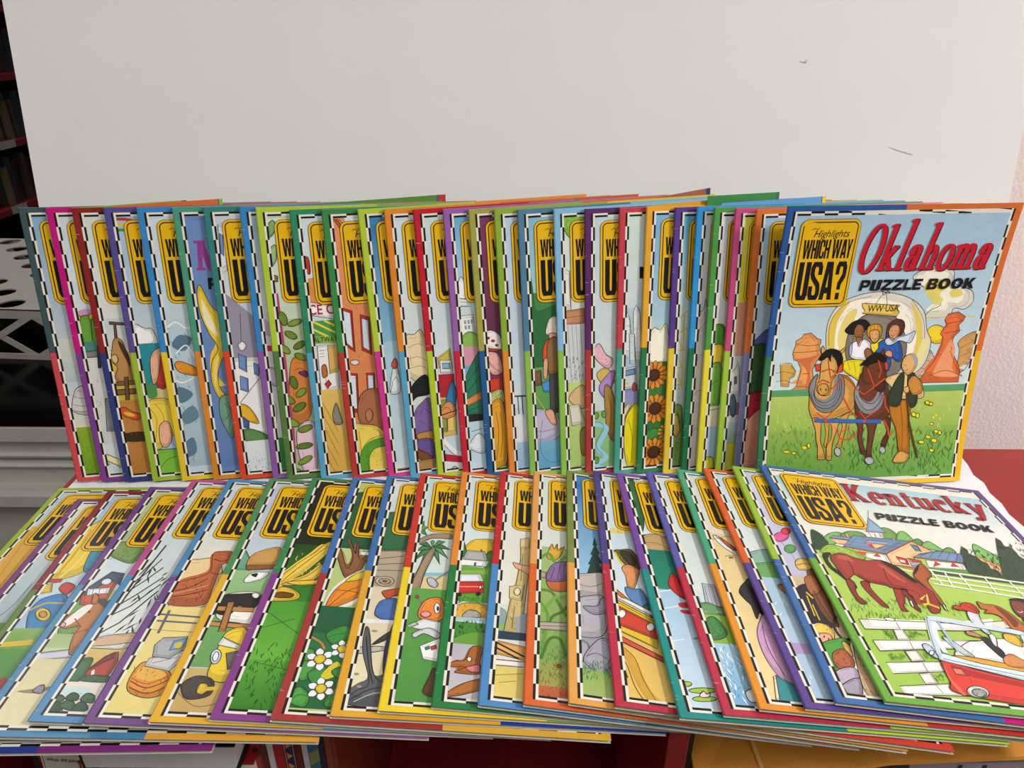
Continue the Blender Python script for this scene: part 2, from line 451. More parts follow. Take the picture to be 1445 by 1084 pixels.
def nib(wmax, wmin): return lambda dx, dy: wmin + (wmax - wmin) * min(1, abs(dy) * 1.15) ** 1.5
def arc(cx, cy, rx, ry, a0, a1, n=14): return [(cx + rx * math.cos(R(a0 + (a1 - a0) * i / n)), cy + ry * math.sin(R(a0 + (a1 - a0) * i / n))) for i in range(n + 1)]
def serif_word(word, tall, wst):
    """bold serif letters from pen strokes; x-height 1, y up; returns (quads, width)"""
    N = nib(wst, .1); h2 = wst / 2; out = []; x = 0
    def st(*p): out.extend(ribbon([(x + a, b_) for a, b_ in p], N))
    def bar(a, b_, y, w=.11): out.extend(ribbon([(x + a, y), (x + b_, y)], w))
    def stem(a, y0, y1, foot=True, head=True):
        out.extend(ribbon([(x + a, y0), (x + a, y1)], wst))
        if foot: bar(a - h2 - .09, a + h2 + .09, y0 + .045)
        if head: out.append([(x + a - h2 - .14, y1 - .1), (x + a - h2, y1 - .16), (x + a + h2 * .4, y1), (x + a - h2 - .1, y1 - .03)])
    for ch in word:
        if ch == 'O': st(*arc(.5, tall * .46, .42, tall * .5, 0, 360, 28)); w = 1.06
        elif ch == 'K':
            stem(.2, 0, tall, head=False); bar(-.02, .42, tall - .045); st((.3, tall * .42), (.78, tall)); bar(.6, .96, tall - .045)
            out.extend(ribbon([(x + .36, tall * .55), (x + .82, .02)], wst * .95)); bar(.6, 1.04, .045); w = 1.1
        elif ch == 'k':
            stem(.18, 0, tall * .98); st((.26, .42), (.62, .96)); bar(.46, .76, .955); out.extend(ribbon([(x + .32, .58), (x + .64, .02)], wst * .9)); bar(.48, .82, .045); w = .86
        elif ch == 'l': stem(.18, 0, tall * 1.08); w = .4
        elif ch == 'h':
            stem(.18, 0, tall * 1.0); st(*arc(.4, .62, .19, .34, 170, 0, 8)); stem(.6, 0, .64, head=False); w = .82
        elif ch == 'n':
            stem(.18, 0, 1.0); st(*arc(.4, .64, .19, .34, 170, 0, 8)); stem(.6, 0, .66, head=False); w = .84
        elif ch == 'm':
            stem(.18, 0, 1.0); st(*arc(.38, .64, .17, .34, 170, 0, 8)); stem(.56, 0, .66, head=False); st(*arc(.76, .64, .17, .34, 170, 0, 8)); stem(.94, 0, .66, head=False); w = 1.18
        elif ch == 'o': st(*arc(.36, .48, .28, .5, 0, 360, 22)); w = .74
        elif ch == 'c': st(*arc(.36, .48, .28, .5, 50, 310, 18)); st(*arc(.5, .76, .07, .07, 0, 360, 8)); w = .7
        elif ch == 'e':
            st(*arc(.36, .48, .28, .5, 0, 315, 20)); bar(.12, .66, .53, .1); w = .74
        elif ch == 'a':
            st(*arc(.3, .27, .18, .26, 0, 360, 16)); stem(.54, .1, .72, foot=False, head=False); st(*arc(.36, .72, .19, .26, 0, 160, 10)); st((.54, .14), (.6, .03), (.72, .06)); st(*arc(.2, .74, .07, .08, 0, 360, 8)); w = .78
        elif ch == 't':
            stem(.24, .16, 1.3, foot=False, head=False); bar(.02, .5, .95); st(*arc(.4, .2, .17, .19, 180, 330, 8)); w = .58
        elif ch == 'u':
            stem(.18, .3, 1.0, foot=False); st(*arc(.38, .3, .2, .28, 180, 350, 8)); stem(.62, .02, 1.0); w = .86
        elif ch == 'y':
            out.extend(ribbon([(x + .16, .97), (x + .44, .02)], wst * .95)); bar(-.02, .36, .955); st((.74, .97), (.44, .02), (.3, -.32), (.16, -.4)); bar(.56, .92, .955); st(*arc(.14, -.32, .08, .08, 0, 360, 8)); w = .86
        x += w + .07
    return out, x

def title_mesh(word, u0, u1, base, xh, tall, shear, col, shadow=True, pz=True, slope=0.0, wst=.3, pb=None, z0=TH):
    s = Print(z0, 6e-6)
    q, wd = serif_word(word, tall, wst); k = (u1 - u0 - shear * xh) / wd
    def tr(dx, dy): return [[(u0 + a * k + shear * b_ * xh + dx, base - b_ * xh + dy - slope * (a * k)) for a, b_ in p] for p in q]
    if shadow: s.polys(tr(.9, .7), lin('1a1414'))
    s.polys(tr(0, 0), lin(col))
    puzzle_book_text(s, *pb)
    return s

# ---------------------------------------------------------------- the puzzle books
BOOKS = []
BOOKS.append(dict(row='back', label='standing puzzle book with slate and red border showing a grey beehive over grass',
  frame=[(-0.43596, 0.59800, 0.00256), (0.98023, 0.19751, -0.01185), (-0.01943, 0.15568, 0.98762), (0.19691, -0.96786, 0.15643)],
  border='3f5558 cf4a50 5c7a8c 3c5a6c', sky='9dbdd2', insert=None, art='''
G 86aecb c4ced0 4.9,126.5
G d6d6c6 b4c6cc 121,166.2
G c8d4d8 dcdccc 163.4,210.3
S! cfcfca 10.1,187 16,171.4 23.9,167.6 31.2,169.6 30.9,185.8 26.3,197.3 16.1,196.5 10.3,193
C.4 333333 13.3,177.9 21.5,180.6 30.9,178.4
C.4 333333 10.6,185.6 20.1,188.5 29.6,185.7
C.4 333333 11.2,192.5 19.1,194.3 27.7,192.1
C.4 333333 17.5,171.8 22.6,174.5 29.2,173.3
G 8fb236 6c9a1e 210,261
T b4c43c 26 1.2 0.9,216.2 27.7,218.6 20.8,258.2 -6.4,255.4
T 4c7a14 26 1.2 0.9,216.2 27.7,218.6 20.8,258.2 -6.4,255.4
'''))
BOOKS.append(dict(row='back', label='standing puzzle book with magenta and purple border showing lampposts and a pebbled path',
  frame=[(-0.41182, 0.59847, 0.00256), (0.98023, 0.19751, -0.01185), (-0.01943, 0.15568, 0.98762), (0.19691, -0.96786, 0.15643)],
  border='c4137c 7c3f8c b04a90 6a3c78', sky='cfdde2', insert=None, art='''
G cfdde2 d9e2e4 9.8,93.5
S d59ac0 8.9,96.1 15,92.4 24.5,94.3 26.3,105.4 14.8,107.5
S! 6aa13c 6.7,104.2 16.5,97.9 23.1,102.4 23.4,121.9 17.3,135.6 7.8,132.1
L.7 222222 9.9,101.7 7.3,129.8
L.7 222222 19.4,102.2 17,127.1
E! e8c23a 19.9,99.5 1.7,0.1 -0.5,3
E! e8c23a 9.9,100.3 1.2,0.1 -0.4,2.4
P 4f8a80 6.9,123.6 23.2,123.3 21.5,133 6.4,133.4
P! 7c7c80 6.4,133.4 23,131.7 22.3,138.7 7.1,139.1
G dcdfd6 cfd3cc 139.3,227.2
T 4a5060 30 1.5 7.3,149.1 32.4,150.9 19.5,227.2 -6.2,224.7
P! 3c3c44 20.7,127.3 24.2,127.6 20.3,150 17.8,149.9
P! 8a8f99 18.4,180.4 27.5,179.7 21.6,215.1 14.4,214.5
P! e6dfae 5.1,235 23,246.1 21.7,253.8 5,242.7
T 6a6650 20 1.6 6.1,244.4 21.7,245.9 18.9,262.9 3.2,261.3
'''))
BOOKS.append(dict(row='back', label='standing puzzle book with dark red and navy border showing a horse behind a fence',
  frame=[(-0.38910, 0.59865, 0.00256), (0.98023, 0.19751, -0.01185), (-0.01943, 0.15568, 0.98762), (0.19691, -0.96786, 0.15643)],
  border='8c2420 2f3c78 9c4a34 6a8a34', sky='d6dcd8', insert=('6.2,-0.2', '97.1,-4.4', '8cb85c', '50704c'), art='''
G d6dcd8 dfe3da 7.1,101.2
G c8d4da d9dccf 101.3,134.5
P! 6b4a34 13.7,104 26.9,105.9 26.5,108.1 13.7,106.8
P! 6b4a34 17.5,107 19.4,107.1 18.3,124.3 15.8,124.2
G d8c04c c9ad3c 134.6,183.4
L.5 777777 2,131.7 22.1,131.6
S! b98a4e 12.9,126.8 16.5,120 22.3,123.2 24,136 25.4,150.4 24.4,164.8 16.3,167 13,163.9 10.1,157.9 14.1,149.6 10.2,142.1
S 4a3526 18.5,122.9 22.8,127.4 26,139 25.4,150.4 22.9,142.2 19.6,131.4
S! d8bc84 10.6,137.3 14.3,135.9 16,141.1 13.6,144.9 10.6,143
P! 7d5a3a 5.4,163.3 29.9,162.3 29.2,166.6 5.5,167.1
P! 7d5a3a 6.7,170.7 28.5,170.9 27.7,176.1 6.5,176.5
P! 6d4a30 18.2,158.5 21.8,158.2 18.9,185.5 15.3,185.8
G c08640 b57a38 182.1,260.7
S! d8582a 6.8,192.8 12.7,188.8 19.6,193.8 26.9,197.5 23.4,203.2 13.5,199.3
S e8c040 11.8,194.1 18.1,195.2 21.5,198.8 15,198.2
S 3a2a1c 6.7,216.8 26.7,215.6 30.5,225.1 9.4,224.6
T 84501e 24 2.1 7.3,189.8 35.6,192.2 25,260.4 -4,257.4
'''))
BOOKS.append(dict(row='back', label='standing puzzle book with violet and lime border, rainbow and blonde-haired figure',
  frame=[(-0.36116, 0.59989, 0.00256), (0.98023, 0.19751, -0.01185), (-0.01943, 0.15568, 0.98762), (0.19691, -0.96786, 0.15643)],
  border='584c92 9db83a e07030 8aa838', sky='a9c6da', insert=('9.2,-1.2', '101.5,-5.4', 'd86c34', '9cb83c'), art='''
G 9fc0da c8d8de 7.2,126.2
C2.6 c0392b 5.1,10.1 20.4,11.1 38.5,19.5
C2.6 e8c020 4.2,15.4 17.3,15.5 37.7,24.7
C2.6 3c9a48 4.5,20.5 15.3,20.3 34.4,29.7
S! eef2ee 0.9,115.2 9.8,106.9 16.7,110.6 24,112.7 25.5,127.9 1.6,126.4
G 2f8fa0 2a8a98 125.7,172.2
G d8c88a c8c07a 170.8,195.9
S 4f8f4c 4.5,163.7 10.6,149.7 11.4,164.2 18.1,167.6 17.6,179.3 6,178.4
S 3c7a3c 0.6,176.5 7,163.9 6.2,176.9
S! c03a2c 19.5,150.3 27.6,139.4 28.8,156.8 26.6,171.2 19.4,167.7
S! e0b088 17.5,141.6 23.6,132.1 28.4,133.8 21,162 16,164.5
S! e8cc4a 5.9,187.2 16.1,180.7 30.9,186.3 31.8,216.5 20.4,221.6 13.3,233.2 5.9,229.4 3.5,211
C.5 9a7a1c 9.3,190.5 14,202.8 9,226.7
C.5 9a7a1c 15.2,186.5 20.9,200.4 15.1,221.1
S! e8b090 15.7,209 24.2,205.2 25.6,222.1 18.8,232.2 13.7,227.1
S! 7ab83e 1.8,238.3 23.8,234.2 36.7,238.6 31.8,272.8 1,269.5
C.6 3c7a1c 4.6,263.6 16.7,246 33.6,241.4
'''))
BOOKS.append(dict(row='back', label='standing puzzle book with blue and yellow border showing grey splashing water',
  frame=[(-0.33227, 0.60132, 0.00256), (0.98023, 0.19751, -0.01185), (-0.01943, 0.15568, 0.98762), (0.19691, -0.96786, 0.15643)],
  border='3a87c4 e8c62c 4a90d0 c8a020', sky='c6d8de', insert=None, art='''
G cfdfe4 c4d6de 10.4,105.6
G c0d4dc a8c0cc 102.4,252.9
C1.5 f2f5f5 4,115.8 17,105.5 26.3,111.6 36.9,109.4
T 54748a 30 3.2 3.6,110.2 36.5,112.2 16.9,253 -17.6,249.4
S 5c7c90 11.2,127.5 18.9,118.1 30,121.6 24.8,131.2 18,133.6
S 5c7c90 4,175.8 12.8,169.2 23.4,177.4 11.7,185.9
S 66889a 10.1,197.1 21.8,189.1 25.4,201.4 12.5,207.8
S 5c7c90 6.6,230.2 17.2,221.9 18.5,237.5 7.5,242.6
C1.2 eef4f4 13.7,136.1 23.9,128.3 30,140.1
C1.2 eef4f4 8.7,161.6 16,165.1 27.2,160.1
S! e0912c 10.9,146.8 16.5,143.7 30.5,151.6 29.5,158.8 14.9,154.8
'''))
BOOKS.append(dict(row='back', label='standing puzzle book with purple letter N and golden horn on a blue cover',
  frame=[(-0.30132, 0.60318, 0.00256), (0.98023, 0.19751, -0.01185), (-0.01943, 0.15568, 0.98762), (0.19691, -0.96786, 0.15643)],
  border='4d9a7e d9862c 4a80a8 a84c3c', sky='6c8cc0', insert=None, art='''
G 7090c4 6484b8 12.8,254.6
P 96408c 17.1,30.9 21.1,31.1 19.3,56.7 15.3,56.6
P 96408c 17.1,30.9 23.1,31.2 29.3,57.7 23.7,57.5
P 96408c 14.3,29.8 24.2,30.2 23.8,32.7 14.2,32.4
P 96408c 14.1,54.7 21.6,55 21.2,57.4 13.8,57
P 111111 22.1,64.1 25.4,64.2 24.4,75.2 21.4,75
P 111111 22.1,64.1 30.9,64.5 30.5,67.4 21.7,67
P 111111 22.7,68.9 30.3,69.3 29.9,71.9 22.3,71.6
S! e8c43a 13.7,70.4 16.7,75.9 21.2,89.7 27.7,98.3 31.1,112.4 31.5,129.4 20.7,151.6 18.5,168.9 24.9,181.2 28.7,183 18,183 12.3,165.5 15,145.4 22.6,131.6 16.2,117.1 11.2,97.4 10.8,78.3
S f6edc4 13.6,83.9 18.5,96.4 24.8,120.5 14.8,108.1
S f0d878 17.6,145.6 22.2,140.2 16.2,165.8 18.5,179.2 14.4,165.6
S! 6f9a84 18.3,180.6 30,183.1 24.9,223.5 18.2,212.2 15.4,198.3
C.6 3c5a44 20.7,186.8 25.6,196.2 19.2,204.7
C.6 3c5a44 24.3,185.6 26.1,199.2 21.5,214
'''))
BOOKS.append(dict(row='back', label='standing puzzle book with teal and orange-red border showing a white street and yellow awning',
  frame=[(-0.27412, 0.60427, 0.00256), (0.98023, 0.19751, -0.01185), (-0.01943, 0.15568, 0.98762), (0.19691, -0.96786, 0.15643)],
  border='38807c d8482c 58a050 b84030', sky='c8d4da', insert=('29.8,2.9', '219.3,-6', '5c8a3c', 'b83c34'), art='''
G b8cfe0 d5dde0 13,84
P! dde2e4 11.2,15.5 17.2,18.7 14.3,57.2 9.1,60.2
P! 6f8fc0 11.7,23.2 14.4,25.3 12.9,44 10.5,41.3
P 9a95a8 7.1,75.6 38,107.5 35,144.8 3.6,142.6
P! e9e9e6 3.8,140.7 35.4,141.4 32,230.8 5.6,222.2
P! 6f8fc0 14.1,136.5 20.9,140.4 19.6,156.2 13,151.3
P! 6f8fc0 12.9,158.6 19.9,162 18.7,176.6 11.7,173.1
P! 6f8fc0 26.8,146.5 31.8,149.2 30.4,161.3 26.3,158.1
L.5 333333 20.4,98.2 18.1,124.6
E! dfe8e8 18.3,129.7 3.6,0.2 -0.6,4.5
C.8 777777 7.5,189.1 19.4,175.2 31.8,161.4
S! e0b030 7.7,187.6 17.5,191.4 24.9,208.6 15.7,206.3 7.2,198
P! 4060a0 7.2,198 15.7,206.3 14.8,213.8 7,210.7
S! 5c8a4c 6.2,217.6 14.8,213.8 30.3,221.4 32.2,229.3 7.9,225.5
G e4eae8 dfe6e8 226.9,268.1
T 4f8a3c 22 2.2 6.9,245.5 34.2,248.2 32,268.7 4.4,265.8
T 8a5aa0 12 1.3 8.6,242.6 33.2,245 31.3,262.2 6.5,259.6
'''))
BOOKS.append(dict(row='back', label='standing puzzle book with blue and purple border, narrow strip beside the leafy vine cover',
  frame=[(-0.24208, 0.60634, 0.00256), (0.98023, 0.19751, -0.01185), (-0.01943, 0.15568, 0.98762), (0.19691, -0.96786, 0.15643)],
  border='3a86c0 8c5aa4 c05870 c89a40', sky='b8c8d4', insert=None, art='''
G 9fc0d8 d8dce0 10.7,101.1
G d8d4dc d4d8d8 98,266.6
S b9a4cc 5.8,103.5 14.6,106.7 19.6,121.1 8.1,117.5
P c03050 5.5,129.2 18.7,129.5 18,135.2 4.8,134.9
S! c9b4d8 7.4,151.7 17.7,155.3 16.1,169.9 7.9,166.3
C.5 555555 6.6,178 11.7,193.3 8.6,214.2
P 3a8a48 5.6,223.8 17.9,224.3 14.6,269.5 3.5,268.4
'''))
BOOKS.append(dict(row='back', label='standing puzzle book with lime and olive border covered in green vine leaves',
  frame=[(-0.22704, 0.60496, 0.00256), (0.98023, 0.19751, -0.01185), (-0.01943, 0.15568, 0.98762), (0.19691, -0.96786, 0.15643)],
  border='b4cc3c 567a3e 8aa85c 6a9a3c', sky='c4d8bc', insert=None, art='''
G d8e4d0 c8d8bc 10.2,105.8
S! 7aa86c 8.1,17.8 13.8,11.6 16.8,18.1 10,26.9
S! 9abc84 6.7,41.1 13.9,33.5 13.7,46.6 7,54.2
P! 8a6a58 5.9,59.5 13.2,62.5 12.6,67.8 5.5,67.5
G b8c8a0 a8b890 103,265.7
S! cf7f3c 16.1,145.8 26,140.8 34.8,147.2 29.7,200 13.8,207.8 10.5,186.4
C.5 6a3a1c 17.9,154.6 24.9,152.2 31,158.5
S! 5c3a6c 21.8,156.4 29.9,155.5 29.3,161.9
S! e3c4d0 14.2,217 31.6,209.3 29.4,262.2 16.8,260.9
L4.5 b0486c 9.4,78.4 9.9,117 9.7,168.6 10.1,216.6 7.3,266.2
E! 6f8a30 13.3,102.7 3.6,-1.1 1.6,6.9
E! 7a9a38 23.6,107.2 6.7,-2.1 0.7,2.9
E! 6f8a30 18.9,119 5.4,3.2 -1.6,3
E! 5c7a2c 25.8,129.3 5.8,-3 1.3,3
E! 7a9a38 12.2,132.7 4,4.3 -2.1,2.3
E! 6f8a30 26,140.8 5.8,2.8 -1.3,2.9
E! 5c7a2c 16.7,166.2 1.5,6.7 -3.4,1
E! 7a9a38 22.4,177 5,-3.8 1.8,2.9
E! 6f8a30 10.9,183.5 4.8,3.7 -1.9,2.9
E! 5c7a2c 19.5,191.7 6.5,-3.4 1.4,3.5
E! 7a9a38 11.1,207.5 6.4,3.3 -1.6,3.6
E! 6f8a30 22.8,214.7 7,-2.1 0.8,3.5
E! 5c7a2c 20.1,232.9 8.3,-0.8 0.2,3.4
E! 7a9a38 19.4,248.5 7.2,-3.7 1.2,3.1
E! 6f8a30 9.8,260.1 6,3.2 -1.5,3.4
'''))
BOOKS.append(dict(row='back', label='standing puzzle book with green and sky-blue border showing an ice cream stand on a boardwalk',
  frame=[(-0.19386, 0.60727, 0.00000), (0.97989, 0.19953, 0.00107), (-0.03224, 0.15308, 0.98769), (0.19691, -0.96786, 0.15643)],
  border='2f8a64 5aa4c4 c86440 3c8a4c', sky='cfe0e6', insert=None, art='''
G cfe0e6 d4e2e4 8,63
S! c0392c 7.1,44.8 12.2,43.3 12.3,58.4 7.5,54.9
P dc9448 7.6,63 32.6,59 31.2,86.2 6,87.3
P! f4f0ec 6.3,84 32.1,90.4 30.8,102.8 6.2,96.9
X b02c3c 10 6.5,96.9 CE CR
P 4f9a4c 6.3,103.3 32.1,102.9 30.2,122.5 7.2,124.2
L2 e8d84c 6.7,109.5 30.1,123.9
L2 e8d84c 9.5,103.5 30.8,116.3
L2 e8d84c 20.1,103.2 31.5,109.9
P 8cb44c 6.6,117.9 30.5,119.1 29.9,125.9 7.1,125.3
X 2c3c1c 5 8.3,124 ALTWATER
P! e9eaea 10.9,127.3 29.9,125.9 27.8,174.7 9.9,179.6
L.5 888888 12.5,132.5 17.1,132.3
L.5 888888 12.4,135.4 17,135.2
L.5 888888 12.4,138.3 17,138.1
P! d8b060 20.8,127.5 31.1,127.1 29,154.2 20,156.3
S! b07030 13.2,148.4 17.2,146.8 17.7,157.6 13.2,159.2
L.8 d8c090 15.6,159.4 15.7,163.6
P! c8323c 14.1,166.1 18.3,162 20.6,166.6 16.3,171.3
L.8 d8c040 16.3,171.3 14.3,174.1
G e6c068 d8aa4c 171.9,267.3
L.5 8a6420 10.2,185 22.2,216.6
L.5 8a6420 8.9,196.9 21,228.9
L.5 8a6420 9,209.1 19.8,241.3
L.5 8a6420 7.5,224.3 18.6,253.8
L.5 8a6420 7.2,239.9 17.3,266.4
S! 8a8478 18.5,197.9 23,186.2 25.4,195.5 27.3,207.9 20.2,208.7
'''))
BOOKS.append(dict(row='back', label='standing puzzle book showing an orange brick building, bald head and green rope',
  frame=[(-0.16243, 0.60922, 0.00000), (0.97947, 0.20122, 0.01201), (-0.04310, 0.15086, 0.98762), (0.19691, -0.96786, 0.15643)],
  border='3c8a48 b83a34 5c9a3c 8a9a34', sky='e2905c', insert=None, art='''
G e69660 dc8450 8.6,207.3
P! cfdfe6 18.4,6.3 42.8,7.6 41.5,20.5 21.4,19.3
P! c0504a 9.7,8.9 13.2,9.1 20.2,20.6 17.1,20.4
P! d8b050 13.2,9.1 15.2,9.2 22.2,20.7 20.2,20.6
P! b03a30 6.2,89.1 17.7,94.1 16.6,135 7.2,127
P d8e8f0 7.4,92.8 15.5,96.5 14.7,130 8.8,124.3
P! b03a30 24.8,98 33.6,101.6 32.1,139 23.1,133.6
P c8dce8 26.2,102.6 31.4,104.7 30.1,134.2 25,130.3
P! b03a30 6.9,154.7 16.4,156.2 14.2,196.8 5.9,195.9
P d8e8f0 8.3,157.5 14.2,158.6 12.4,192.1 7.5,191
P! b03a30 24.9,156.4 32.6,157.2 31.4,175.5 24.2,174.7
P c8dce8 26.3,159.2 31,159.7 30.2,173 25.5,172.5
T b85c38 26 1.7 7.5,82.3 43.3,85 31.5,209.5 -6,205.2
E! dcd8d0 15.1,145 4.3,0.4 -0.3,2.6
S! a86a48 12.4,198.2 16.1,180.5 25.2,173 36.2,175.1 39.7,189 36.6,222.4 25.3,214.9 15.8,210.8
S! b87850 20,197.5 24.6,193.4 27.4,199.8 24.8,206.2 21,207
S! e8cf5c 7.2,212.9 16,209.2 36.3,219.9 36.1,270.1 3.1,265.8
C.6 9a7a1c 11.6,216.4 11.7,238.2 7.2,259.9
C10 5f9e34 14.1,265.6 14.7,244.9 23.1,232.7 38.2,229.8
C.5 2c5a14 9.3,261.8 10.1,242.8 20.8,226.8 36,223
C.5 2c5a14 17.8,266.1 18.2,246.9 25.5,236.8 36.5,233.7
T 2c5a14 18 1.6 12.3,225.8 35.5,228.5 32,266.3 8.6,263.3
'''))
BOOKS.append(dict(row='back', label='standing puzzle book with lime and magenta border and plain blue sky with bird',
  frame=[(-0.12607, 0.61218, 0.00000), (0.97870, 0.20351, 0.02716), (-0.05813, 0.14775, 0.98731), (0.19691, -0.96786, 0.15643)],
  border='b4cc3c d0388c e89030 5090c0', sky='3a86b4', insert=('55,1.3', '155.1,1.4', 'd88838', 'c03838'), art='''
G 2f7cb0 8fc0d8 14.1,128.8
G a8ccdc d4e2e4 124.9,267.6
S! dfe9e9 11,175.2 15.3,154.9 19.1,151.2 21.4,155.6 21.7,175 16.2,178.8
C.5 444444 14.1,166.6 18.6,161.2 20.8,167.4
S! d05a50 15.2,148.5 19.5,141.9 21.5,149.7 17.8,152.9
C.6 444444 11.4,176.7 14.7,166.7
P! d6a45c 5.1,258.7 22.6,259 21.5,270.1 5.3,267.8
'''))
BOOKS.append(dict(row='back', label='standing puzzle book with orange and light blue border showing a black cowboy hat',
  frame=[(-0.10352, 0.61232, 0.00000), (0.97896, 0.20281, 0.02254), (-0.05354, 0.14870, 0.98743), (0.19691, -0.96786, 0.15643)],
  border='e0892c 5aa4c8 d8602c 3c70a0', sky='c8dde4', insert=None, art='''
G d0e2e8 d8e4e2 11.3,116.8
G d8dfd8 ccd8dc 150.8,267.7
S! e6d3a8 7.3,120.8 17.2,118 24.4,114.7 30.4,141.8 28.2,168.1 7.9,158.5
C.5 a08050 9.1,131 20.5,127.8 29.6,134.5
C.5 a08050 8.1,142.4 19.3,140.7 28.5,147.5
C.5 a08050 10,151.4 21.3,150.2 27.8,156.2
S! 7a62a0 7.6,208.1 11,196.3 16.4,189.3 27.3,185.4 26,229.1 11.4,230.3
C.6 4a3870 15.5,199.9 20.3,194.3 26.9,201.2
C.5 5a4a80 13.6,205.7 21.6,212.9 25.1,222.7
S! 1e1e20 7.1,177.1 12.8,166.4 23.9,159.3 28.2,168.1 27.3,179.4 14.3,181.5 8.5,186
S! b8863c 11.1,220.3 26.8,219.1 26,229.7 12.5,227.3
S! 6a5290 11.7,227.2 26,229.1 25.7,251.2 7.6,240.8
S! 7a4a2c 4.6,235.1 16.3,240.4 25.8,249.6 23.9,254.8 7.7,245.6
P! a9814c 8.5,249.5 27.3,248.9 25.9,265.7 8.5,263.3
'''))
BOOKS.append(dict(row='back', label='standing puzzle book with red and lime border showing a hand on a steering wheel',
  frame=[(-0.07582, 0.61352, 0.00000), (0.97866, 0.20360, 0.02776), (-0.05872, 0.14763, 0.98730), (0.19691, -0.96786, 0.15643)],
  border='c01f30 b2cc30 d05840 8a8a3c', sky='c8dde4', insert=None, art='''
G c8dce2 d8e4e8 11.7,137.5
S e3ccd8 5.6,142.5 22.9,137.1 23,153.2 7.3,154.4
P! c8b84c 10.4,141.8 23.2,132.8 24.4,153.3 11.2,151.9
P! dfe8e8 12.5,143.8 23.6,145 24,158 12.2,156.7
P! 8ab0c8 14.4,147 22,147.8 22.1,153.7 14.5,152.8
P b02838 5.6,158 25.4,158.8 24.8,183.8 6.4,181.6
P! e4c870 6.4,181.6 24.8,183.2 23.2,223 7.1,224
P! 8a9a4c 7.9,184.2 16.1,184.6 14.2,218.7 8.3,219.5
S! 3a7ab0 15.4,183.6 22.5,166.4 26.2,177.4 23.2,193.7 17,191.4
S! d89058 6.7,197.7 15.9,187.3 22.3,190.5 23.4,201.4 13,205
C.5 6a3a14 9.4,196.5 15.5,192.7 19.4,197.8
L1.2 5a3a20 5.2,201.5 25.2,197
C4.5 f2f2ee 4,202 7.9,224.1 18.9,240.7 27.4,245.1
C.5 333333 2.2,203.3 6.6,226.4 18.6,244.5 27.1,248.9
G e4eaec dfe6e8 250.7,265.1
P b8283c 3.6,240.8 25.7,247.1 26.1,254.5 4,249.5
E! b8c0c4 17.8,261.1 2.6,0.4 -0.3,3.8
'''))
BOOKS.append(dict(row='back', label='standing puzzle book with purple and crimson border showing a white dome and green bag',
  frame=[(-0.04978, 0.61437, 0.00000), (0.97887, 0.20304, 0.02406), (-0.05505, 0.14839, 0.98740), (0.19691, -0.96786, 0.15643)],
  border='9a60ac c8283c 7c70b0 50a0b0', sky='6fb0dc', insert=('42.8,0.5', '129.4,-1.2', 'b07cb0', '2c8a70'), art='''
G 6cb0e0 cfe2ec 11.5,97.4
S! eef2f2 6,83.3 8.7,69.8 11.9,62.5 16.4,69.1 18,84.3
P! dde4e6 5.6,81.9 18,84.3 18.9,91.4 5.5,90.2
L.5 777788 6.4,85.5 17.8,87.7
G cfe0d8 cfe0d8 94.7,129.2
P! e9ece6 6.7,100 21.4,99.2 23.1,124.3 8.3,124.3
P 8a9aa8 12.2,104.5 14.1,104.4 14.2,108 12.2,108.1
P 8a9aa8 15.5,104.5 17.5,104.4 17.5,108.1 15.5,108.2
P 8a9aa8 18.6,104.5 20.3,104.4 20.3,108.1 18.6,108.2
P 8a9aa8 12.4,109.6 14.3,109.5 14.4,113.2 12.4,113.3
P 8a9aa8 15.7,109.6 17.7,109.5 17.7,113.2 15.7,113.3
S! 8ab858 5.8,124 15.8,115.9 25.3,121.6 25.9,133.8 7.7,132.5
P d89cac 7,129.9 27.4,131.9 26.3,149.3 8.4,149.5
S! 2f7a5c 7,169.4 21.2,140.9 28.3,140.7 25.6,205.6 6.5,200.1
L.6 143c2c 10.9,166.9 24.9,149.2
L.6 143c2c 9.2,178.6 25.7,159.6
L.6 143c2c 7.9,196.6 23.6,192.4
P! cf8a4c 5.2,185.7 24.6,176.8 26.1,185.1 6.7,192.8
S 222226 5.6,201.2 24.4,201.7 25.3,211.7 7,209.4
G bfdcec d0e4ee 208.3,264.5
S! e0eaee 8.1,235.5 17.3,221.9 24.3,226.6 23.2,243.8
L.6 333344 11.6,218.7 22,216.9
'''))
